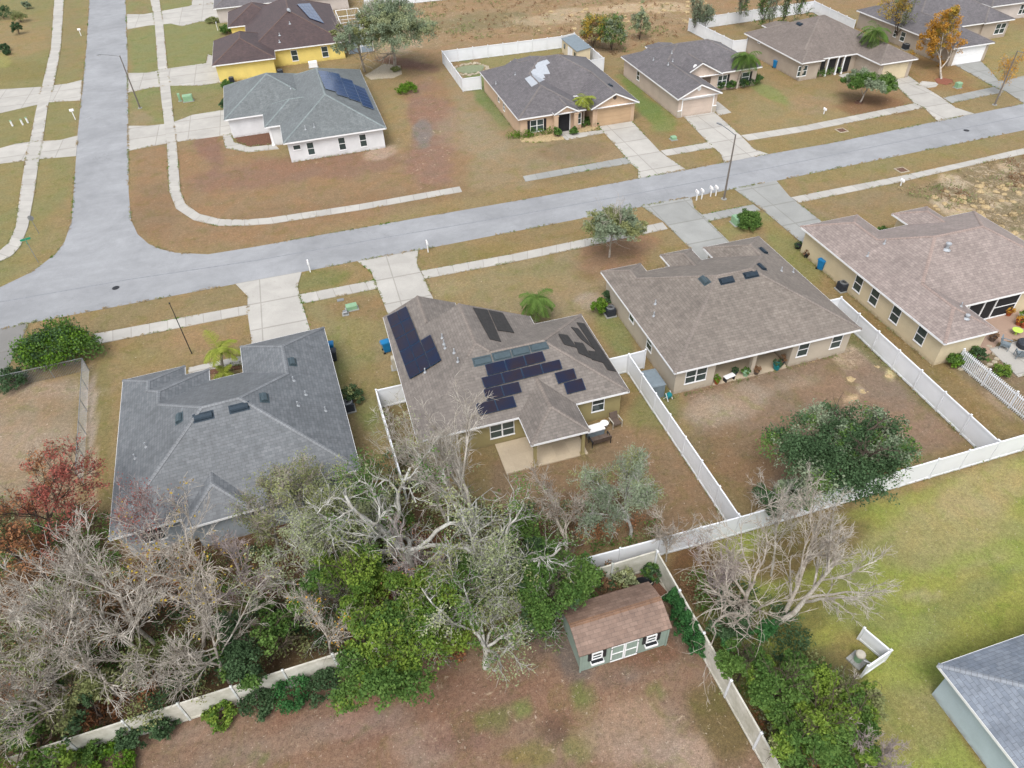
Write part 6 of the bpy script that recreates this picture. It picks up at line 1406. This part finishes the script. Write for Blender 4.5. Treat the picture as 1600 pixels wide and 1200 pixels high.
for p, r, h_, lf, lb in (((30, 27), 1.4, 2., 'olive', 'olive bush on the lawn at the top left'), ((26, 44), .9, 2.4, 'dark', 'narrow dark bush below the olive bush at the top left'), ((2, 20), 1.8, 2.4, 'dark', 'dark bush cut off by the left edge at the top'), ((6, 74), .9, 1.3, 'dark', 'small dark bush on the lawn at the left edge'), ((11, 82), .6, .8, 'dark', 'tiny dark bush right below the small one at the left edge'), ((41, 8), .8, 1.6, 'greyleaf', 'small grey bush at the top edge left'),
                         ((636, 137), 1.5, 1.2, 'hedge', 'round green bush in the strip right of the white house'), ((353, 46), 1.3, 1.5, 'green', 'green bush at the left corner of the yellow house'), ((331, 32), 1.2, .9, 'olive', 'low bush beside the top driveway'), ((618, 108), .7, .7, 'olive', 'small shrub on the white gravel bed'), ((354, 131), .8, 1., 'green', 'small bush at the yellow house driveway'), ((352, 163), .7, 1.6, 'dark', 'narrow dark bush at the garage of the white house')):
    bush(lb, p, r, h_, lf, 50, 22, .12)
for p, r, h_, lf, lb in (((871, 207), .55, 1.1, 'green', 'round dark shrub left of the entry walk of the tan house'), ((897, 205), .5, .9, 'green', 'round shrub right of the entry walk of the tan house'), ((905, 192), .75, .9, 'green', 'shrub under the front window of the tan house'), ((918, 189), .7, .9, 'green', 'shrub at the palm of the tan house'), ((930, 192), .45, .9, 'dark', 'small shrub at the garage corner of the tan house')):
    bush(lb, p, r, h_, lf, 40, 22, .1, group='clipped shrubs of the tan house')
bush('long low bright green hedge in front of the tan house', (835, 206), 2.9, .8, 'hedge', 110, 26, .1, 'hedge', 'hedge', ry=.55)
for p, r, lb in (((1124, 134), .8, 'dark shrub at the front entry of the pinkish beige house'), ((1141, 132), .8, 'shrub between the front windows of the pinkish beige house'), ((1160, 128), 1., 'shrub at the foot of the palm of the pinkish beige house'), ((1177, 124), 1.3, 'big round shrub at the right corner of the pinkish beige house')):
    bush(lb, p, r, 1.3, ['green', 'dark'], 55, 24, .11, group='shrubs of the pinkish beige house')
bush('hedge in front of the dark porch of the greige house', (1284, 112), 1.9, 1.0, 'green', 80, 24, .11, 'hedge', 'hedge', ry=.7); bush('small shrub at the right end of the greige house porch hedge', (1305, 108), .9, 1.1, 'green', 40, 24, .11)
bush('small green bush in the entry court of the pinkish-roofed house', (1380, 360), .6, .7, 'green', 30, 20, .08)
palm('yellow-green palm in front of the grey house', (352, 588), 2.0, 1.9, 9, 'palm', (.3, .3), .9); palm('green palm at the entry of the solar-panel house', (838, 503), 1.7, 2.1, 17, 'palmgreen', (.1, .2), 1.3)
palm('yellow-green palm in front of the tan house', (911, 197), 3.0, 1.9, 13, 'palm', (.1, 0), .9); palm('green palm in front of the pinkish beige house', (1151, 138), 3.6, 2.6, 22, 'palmgreen', (.8, 0), 1.3, .15); palm('tall green palm in front of the greige house', (1351, 108), 4.6, 2.9, 22, 'palmgreen', (.2, 0), 1.3, .16)
palm('small fan palm near the chain-link fence at the left end of the grey house', (356, 597), .5, 1.0, 8, 'palm')

# ground cover of the wood: one uncountable mass
g = np.random.default_rng(5); poly_w = [(-200, 830), (170, 800), (230, 880), (420, 850), (560, 760), (620, 690), (690, 760), (760, 790), (1000, 800), (1040, 850), (880, 870), (860, 1000), (700, 1030), (560, 1060), (520, 1020), (80, 1165), (-200, 1260)]
def inpoly(px, py, P):
    c = False
    for i in range(len(P)):
        a, b = P[i], P[(i+1) % len(P)]
        if (a[1] > py) != (b[1] > py) and px < (b[0]-a[0])*(py-a[1])/(b[1]-a[1])+a[0]: c = not c
    return c
def inhouse(x, y):
    for hh in (h1, h2):
        a, b = hh.loc(x, y)
        if any(q.r[0]-.3 < a < q.r[2]+.3 and q.r[1]-.3 < b < q.r[3]+.3 for q in hh.B): return True
    return False
C = {k: [] for k in ('dark', 'olive', 'green', 'moss', 'brown', 'rust')}
def fillpoly(P, n, hi=1.4):
    xs_ = [p[0] for p in P]; ys_ = [p[1] for p in P]; k = 0
    while k < n:
        px, py = g.uniform(min(xs_), max(xs_)), g.uniform(min(ys_), max(ys_))
        if not inpoly(px, py, P): k += .25; continue
        x, y = G(px, py); k += 1
        if inhouse(x, y) or abs(y-19.6) < .5: continue
        v = float(vnoise(np.array([x]), np.array([y]), 2.6, 9)[0]); w = float(vnoise(np.array([x]), np.array([y]), 3.4, 11)[0])
        kind = 'dark' if v < .3 else 'olive' if v < .45 else 'green' if v < .6 else 'moss' if v < .68 else 'brown' if v < .8 else 'rust'
        z = (.12 if kind in ('brown', 'rust') else max(.12, (w-.3)*hi*2))*g.uniform(.3, 1)
        C[kind].append((x, y, z+.05))
fillpoly(poly_w, 5200)
fillpoly([(1060, 900), (1130, 900), (1240, 960), (1280, 1040), (1360, 1110), (1370, 1220), (1230, 1220), (1130, 1040)], 900, .8)
gg = np.random.default_rng(77); D = {'tanbrush': [], 'olive': [], 'hedge': []}
for a, b in EDGES[:NSEAM[0]]+EDGES[NSEAM[1]:]:
    L_ = math.dist(a, b); 
    for k in range(int(L_/.28)):
        t = gg.random(); x, y = a[0]+(b[0]-a[0])*t, a[1]+(b[1]-a[1])*t; v = float(vnoise(np.array([x]), np.array([y]), 3., 31)[0])
        if not (-60 < x < 125 and y < 190) or v < .40: continue
        x += gg.normal(0, .05); y += gg.normal(0, .05); D['hedge' if v > .86 else 'olive' if v > .62 else 'tanbrush'].append((x, y, gg.uniform(.03, .07)))
for pts_, n_ in ((((19.15, 36.5), (19.15, 21.)), 60), (((38.2, 37.6), (38.0, 21)), 60), (((6.5, 20.9), (45, 20.8)), 140), (((13.6, 20), (13.9, 4)), 50), (((21, 32.9), (36.5, 33.2)), 60), (((41.3, 47), (41.3, 29.8)), 60), (((-16.5, 31), (-17.5, 44)), 50), (((2.3, 46), (2.3, 33)), 50), (((-3.6, 85), (8, 85)), 40), (((24.4, 81.8), (24.4, 99)), 40)):
    for k in range(n_):
        t = gg.random(); D['olive' if gg.random() < .6 else 'tanbrush'].append((pts_[0][0]+(pts_[1][0]-pts_[0][0])*t+gg.normal(0, .06), pts_[0][1]+(pts_[1][1]-pts_[0][1])*t+gg.normal(0, .06), gg.uniform(.04, .14)))
e = empty('grass', (0, 0, 0)); tag(e, 'ragged grass growing over the edges of the paving and along the fence feet', 'grass', kind='stuff')
for kk, L_ in D.items(): V, Q, tt = leaves(gg, np.array(L_), 9, .16, .055); V[:, 2] = np.clip(V[:, 2], .02, .3); nobj('foliage', V, Q, lmat(kk), e, tint=tt)
def scrub(label, P, n, kinds, size, h=.35):
    e = empty('scrub', (0, 0, 0)); tag(e, label, 'scrub', kind='stuff'); gg = np.random.default_rng(len(label)); D = {k: [] for k in kinds}; xs_ = [p[0] for p in P]; ys_ = [p[1] for p in P]; k = 0
    while k < n:
        px, py = gg.uniform(min(xs_), max(xs_)), gg.uniform(min(ys_), max(ys_)); k += .2
        if not inpoly(px, py, P): continue
        x, y = G(px, py); v = float(vnoise(np.array([x]), np.array([y]), 4., 21)[0])
        if v < .42 and gg.random() < .8: continue
        k += .8; D[kinds[int(min(.999, max(0, (v-.3)/.5))*len(kinds))]].append((x, y, gg.uniform(.05, h)))
    for kk, L in D.items():
        if L: V, Q, tt = leaves(gg, np.array(L), 9, .4, size); V[:, 2] = np.maximum(V[:, 2], .02); nobj('foliage', V, Q, lmat(kk), e, tint=tt)
scrub('dry brown and olive scrub scattered over the field along the top edge', [(620, 0), (1110, -30), (1100, 25), (1060, 60), (960, 88), (890, 52), (700, 68), (650, 40)], 900, ('brown', 'tanbrush', 'olive'), .13)
scrub('dry tan scrub on the rough sandy lot above the pinkish-roofed house', [(1400, 300), (1450, 280), (1560, 250), (1700, 225), (1700, 430), (1600, 392), (1500, 335)], 900, ('tanbrush', 'olive', 'brown'), .09)
root = empty('undergrowth', (0, 0, 0)); tag(root, 'tangled low undergrowth and leaf litter on the floor of the wooded strip', 'undergrowth', kind='stuff')
for k_, L in C.items():
    if not L: continue
    V, Q, tt = leaves(g, np.array(L), 22, .42, .07); V[:, 2] = np.maximum(V[:, 2], .02); nobj('foliage', V, Q, lmat(k_), root, tint=tt)

# ------------------------------------------------------------------ small things in the yards
def potted(label, at, r=.22, h=.35, mat='terracotta', leaf='green', lh=.5, z=0., n=16):
    e = empty('potted_plant', (at[0], at[1], z), 0, label, 'potted plant', 'potted plants'); mb = MB()
    mb.lathe(0, 0, [(r*.7, 0), (r, h), (r*1.1, h), (r*1.1, h*1.1), (r*.85, h*1.1), (0, h*.98)], n=12); mb.build('pot', M[mat], e)
    g = np.random.default_rng(int(at[0]*100)); d = unit(g.normal(size=(n, 3))); d[:, 2] = np.abs(d[:, 2]); C = d*np.array([r*1.1, r*1.1, lh*.7])+np.array([0, 0, h*1.1]); V, Q, tt = leaves(g, C, 16, .13, .055); nobj('foliage', V, Q, lmat(leaf), e, tint=tt)
potted('small green potted plant at the left end of the back porch of the brown-roofed house', (24.9, 33.3), z=.08, leaf='hedge', mat='terracotta', lh=.6)
potted('dark potted plant beside the little bench on the back porch', (26.6, 33.7), z=.08, leaf='dark', mat='charcoal'); potted('dark green potted plant left of the porch column', (27.4, 33.4), z=.08, leaf='green', mat='green_metal', r=.26)
potted('brown potted plant right of the porch column', (28.25, 33.3), z=.08, leaf='brown', mat='wood'); M['teal'] = plain('teal_glaze', (.01, .18, .20), .3)
potted('plant in a teal pot at the right end of the back porch', (30.0, 33.3), z=.08, leaf='dark', mat='teal', r=.3, h=.45); potted('tall brown plant beside the teal pot on the back porch', (30.6, 33.6), z=.08, leaf='brown', mat='charcoal', lh=.9)
e = empty('bench', (25.95, 33.35, .08), .2, 'small white bench with dark legs on the back porch', 'bench'); mb = MB(); mb.box(-.45, -.2, .38, .45, .2, .43); mb.build('seat', M['trim'], e)
for a in (-.38, .38): mb = MB(); mb.box(a-.03, -.18, 0, a+.03, .18, .378); mb.build('leg', M['black'], e)
e = empty('hose_cart', (20.75, 33.0, 0), .4, 'green hose reel cart at the corner of the brown-roofed house', 'hose reel', None); mb = MB()
R_ = [(0, .22*math.cos(i*math.pi/7), .35+.22*math.sin(i*math.pi/7)) for i in range(14)]; mb.hexa([(-.18, b, c) for _, b, c in R_], [(.18, b, c) for _, b, c in R_]); mb.build('reel', M['teal'], e)
for a in (-.23, .23): mb = MB(); mb.bar((a, -.22, 0), (a, .1, .65), .04); mb.bar((a, .22, 0), (a, -.05, .4), .04); mb.build('side_frame', M['trim'], e)
def chair(label, at, rz, mat='wood', arm='beige_met', seat_w=.62, z=0, group=None, cushions=1, name='patio_chair', cat='chair'):
    e = empty(name, (at[0], at[1], z), rz, label, cat, group); w = seat_w/2
    for k in range(cushions):
        a0 = -w+2*w*k/cushions+.01; a1 = -w+2*w*(k+1)/cushions-.01
        mb = MB(); mb.box(a0, -.3, .3, a1, .28, .43); mb.build('seat', M[mat], e)
        mb = MB(); mb.hexa([(a0, .26, .44), (a1, .26, .44), (a1, .36, .44), (a0, .36, .44)], [(a0, .42, .95), (a1, .42, .95), (a1, .5, .95), (a0, .5, .95)]); mb.build('backrest', M[mat], e)
    for a in (-w-.05, w+.05):
        mb = MB(); mb.bar((a, -.32, .62), (a, .38, .6), .07, .035); mb.build('armrest', M[arm], e)
        for b in (-.28, .3): mb = MB(); mb.bar((a, b, 0), (a, b, .6), .045); mb.build('leg', M[arm], e)
    return e
chair('brown cushioned patio chair with pale arms under the back window of the olive house', (16.0, 31.7), .1)
e = empty('side_table', (15.15, 31.75, 0), 0, 'small round white table left of the brown patio chair', 'table'); mb = MB(); mb.cyl(0, 0, .47, .5, .3, n=18); mb.build('tabletop', M['trim'], e)
for a in (0, 2.1, 4.2): mb = MB(); mb.bar((.22*math.cos(a), .22*math.sin(a), 0), (.15*math.cos(a), .15*math.sin(a), .468), .03); mb.build('leg', M['trim'], e)
e = empty('storage_bench', (14.25, 31.35, 0), .05, 'storage chest with a whitish lid beside the covered patio', 'chest'); mb = MB(); mb.box(-.62, -.3, 0, .62, .3, .62); mb.build('body', M['plast'], e); mb = MB(); mb.box(-.66, -.34, .622, .66, .34, .7); mb.build('lid', M['trim'], e)
chair('low brown two-seat patio sofa in front of the storage chest', (14.3, 30.5), math.pi+.05, seat_w=1.3, cushions=2, arm='black', name='patio_sofa', cat='sofa')
e = empty('kettle_grill', (13.35, 31.5, 0), 0, 'black kettle grill against the wall at the patio corner', 'grill'); mb = MB(); mb.lathe(0, 0, [(.05, .45), (.28, .6), (.33, .8)], n=16); mb.build('bowl', M['black'], e); mb = MB(); mb.lathe(0, 0, [(.34, .805), (.28, 1.), (.08, 1.1), (0, 1.11)], n=16); mb.build('lid', M['black'], e)
for a in (0, 2.1, 4.2): mb = MB(); mb.bar((.35*math.cos(a), .35*math.sin(a), 0), (.12*math.cos(a), .12*math.sin(a), .55), .03); mb.build('leg', M['black'], e)
# well enclosure on the green lawn
fence('low white two-sided fence screen on the green lawn near the pale blue house', [(22.0, 12.75), (22.5, 11.3), (20.85, 10.95)], 1.15, group=None, step=1.7)
e = empty('well_pump', (21.2, 11.75, 0), .3, 'round-topped well tank on a square pad beside the low white screen', 'pump'); mb = MB(); mb.box(-.4, -.4, 0, .4, .4, .1); mb.build('pad', M['conc_grey'], e)
mb = MB(); mb.cyl(0, .0, .1, .62, .2, n=18); mb.build('tank', M['green_metal'], e); mb = MB(); mb.lathe(0, 0, [(.25, .62), (.25, .72), (.2, .78), (0, .8)], n=18); mb.build('cap', M['beige_met'], e); mb = MB(); mb.bar((.1, -.25, .3), (.4, -.7, .25), .05); mb.build('pipe', M['trim'], e)
# behind the shed
e = empty('wheelbarrow', (12.4, 19.2, 0), -.3, 'black tub lying in the corner behind the green shed', 'tub'); mb = MB(); n_ = 16; lo = [(.35*math.cos(i*2*math.pi/n_), .22*math.sin(i*2*math.pi/n_), .0) for i in range(n_)]; hi = [(.6*math.cos(i*2*math.pi/n_), .36*math.sin(i*2*math.pi/n_), .45) for i in range(n_)]
for i in range(n_): mb.face([lo[i], lo[(i+1) % n_], hi[(i+1) % n_], hi[i]]); mb.face([(hi[i][0]*.93, hi[i][1]*.93, .45), (hi[(i+1) % n_][0]*.93, hi[(i+1) % n_][1]*.93, .45), (lo[(i+1) % n_][0]*.93, lo[(i+1) % n_][1]*.93, .03), (lo[i][0]*.93, lo[i][1]*.93, .03)])
for i in range(n_): mb.face([hi[i], hi[(i+1) % n_], (hi[(i+1) % n_][0]*.93, hi[(i+1) % n_][1]*.93, .45), (hi[i][0]*.93, hi[i][1]*.93, .45)])
mb.face([(a*.93, b*.93, .03) for a, b, _ in lo]); mb.build('basin', M['black'], e); e.name = 'tub'
e = empty('planter_box', (13.05, 18.6, 0), .25, 'pale open planter box in the fence corner by the shed', 'planter'); mb = MB()
for q_ in ((-.35, -.5, .35, -.46), (-.35, .46, .35, .5), (-.35, -.459, -.31, .459), (.31, -.459, .35, .459)): mb.box(q_[0], q_[1], 0, q_[2], q_[3], .4)
mb.build('frame', M['beige_met'], e); mb = MB(); mb.box(-.309, -.459, 0, .309, .459, .33); mb.build('soil', M['soil'], e)
# garden of the pinkish-roofed house
bush('spiky green shrub at the corner of the pinkish-roofed house beside the picket fence', (1492, 563), .75, 1.1, ['green', 'hedge'], 45, 20, .1); bush('second green shrub along the back wall of the pinkish-roofed house', (1507, 560), .55, .9, 'green', 35, 20, .09)
bush('dark leafy shrub in a round pot-like bed by the patio steps', (1528, 556), .7, 1.3, ['dark', 'green'], 50, 22, .09); bush('yellow-green low shrub beside the stepping stones', (1566, 580), .7, .7, 'bright', 45, 22, .08)
rocks_pts = [(1518, 586), (1523, 583), (1532, 579), (1539, 574), (1546, 570), (1553, 566), (1557, 561), (1554, 553), (1551, 548), (1545, 542), (1501, 577), (1508, 569)]
for i, p in enumerate(rocks_pts):
    x, y = G(*p); g = np.random.default_rng(i); n_ = 8; R_ = [(.24*g.uniform(.8, 1.2)*math.cos(k*2*math.pi/n_), .17*g.uniform(.8, 1.2)*math.sin(k*2*math.pi/n_)) for k in range(n_)]; mb = MB(); mb.hexa([(a, b, 0) for a, b in R_], [(a*.92, b*.92, .07) for a, b in R_]); o = mb.build('stepping_stone', M['stone']); o.location = (x, y, 0); tag(o, 'flat pale stepping stone in the curved path beside the picket fence', 'stepping stone', 'stepping stones of the curved path')
chair('grey lounge chair at the left end of the white patio', G(1568, 545), .6, 'plast', 'plast', z=.09); chair('grey chair in the middle of the white patio', G(1592, 560), 2.6, 'plast', 'plast', z=.09)
e = empty('fire_pit', (*G(1598, 543), .09), 0, 'round dark blue covered fire pit on the white patio', 'fire pit'); mb = MB(); mb.cyl(0, 0, 0, .4, .5, .55, n=20); mb.build('bowl', M['charcoal'], e); mb = MB(); mb.lathe(0, 0, [(.57, .402), (.5, .5), (0, .55)], n=20); mb.build('cover', M['charcoal'], e)
M['lime'] = plain('lime_plastic', (.45, .62, .10), .5)
e = empty('round_table', (*G(1586, 523), .05), 0, 'small round lime green table on the pink patio', 'table'); mb = MB(); mb.cyl(0, 0, .42, .45, .38, n=20); mb.build('tabletop', M['lime'], e); mb = MB(); mb.cyl(0, 0, 0, .418, .08, n=10); mb.build('stem', M['lime'], e)
for i, (p, mt, lf, lb) in enumerate((((1563, 490), 'terracotta', 'brown', 'terracotta pot with a brown plant near the screen wall'), ((1574, 493), 'terracotta', 'orange', 'orange-planted terracotta pot in the middle of the pink patio edge'), ((1590, 508), 'terracotta', 'orange', 'left one of two terracotta pots at the right edge of the pink patio'), ((1598, 512), 'terracotta', 'green', 'right one of two terracotta pots at the right edge of the pink patio'), ((1594, 500), 'beige_met', 'hedge', 'yellow-green potted plant above the terracotta pair'), ((1549, 533), 'wood', 'brown', 'brown potted plant at the corner of the pinkish-roofed house'))):
    potted(lb, G(*p), r=.27, mat=mt, leaf=lf, z=.05, h=.4)
potted('unclear dark item built as a potted plant, left at the side wall of the pinkish-roofed house', G(1246, 388), r=.3, mat='black', leaf='dark'); potted('unclear dark item built as a potted plant, right of the other one at the side wall', G(1259, 402), r=.25, mat='black', leaf='brown')  # pots added as stand-ins for two dark items of unclear kind
# low white stand in the pond yard, pool cage behind the yellow house
def cage(label, c, h=2.6):
    e = empty('pool_cage', (c[0][0], c[0][1], 0), 0, label, 'screen enclosure'); P = [(x-c[0][0], y-c[0][1]) for x, y in c]; mb = MB()
    for i in range(4):
        a, b = P[i], P[(i+1) % 4]; n_ = 4 if i % 2 == 0 else 2
        for k in range(n_): t = k/n_; x, y = a[0]+(b[0]-a[0])*t, a[1]+(b[1]-a[1])*t; mb.bar((x, y, 0), (x, y, h), .08)
        mb.bar((*a, h), (*b, h), .09); mb.bar((*a, 1.), (*b, 1.), .06)
    for k in range(1, 4):
        t = k/4; a = (P[0][0]+(P[1][0]-P[0][0])*t, P[0][1]+(P[1][1]-P[0][1])*t); b = (P[3][0]+(P[2][0]-P[3][0])*t, P[3][1]+(P[2][1]-P[3][1])*t); mb.bar((*a, h), (*b, h), .08)
    mb.build('frame', M['trim'], e); mb = MB(); mb.face([(x, y, .03) for x, y in P]); mb.build('floor', M['plast'], e)
cage('white-framed screened pool enclosure behind the yellow house', [(8.2, 124), (8.2, 141), (12.2, 141), (12.2, 124)][::-1])
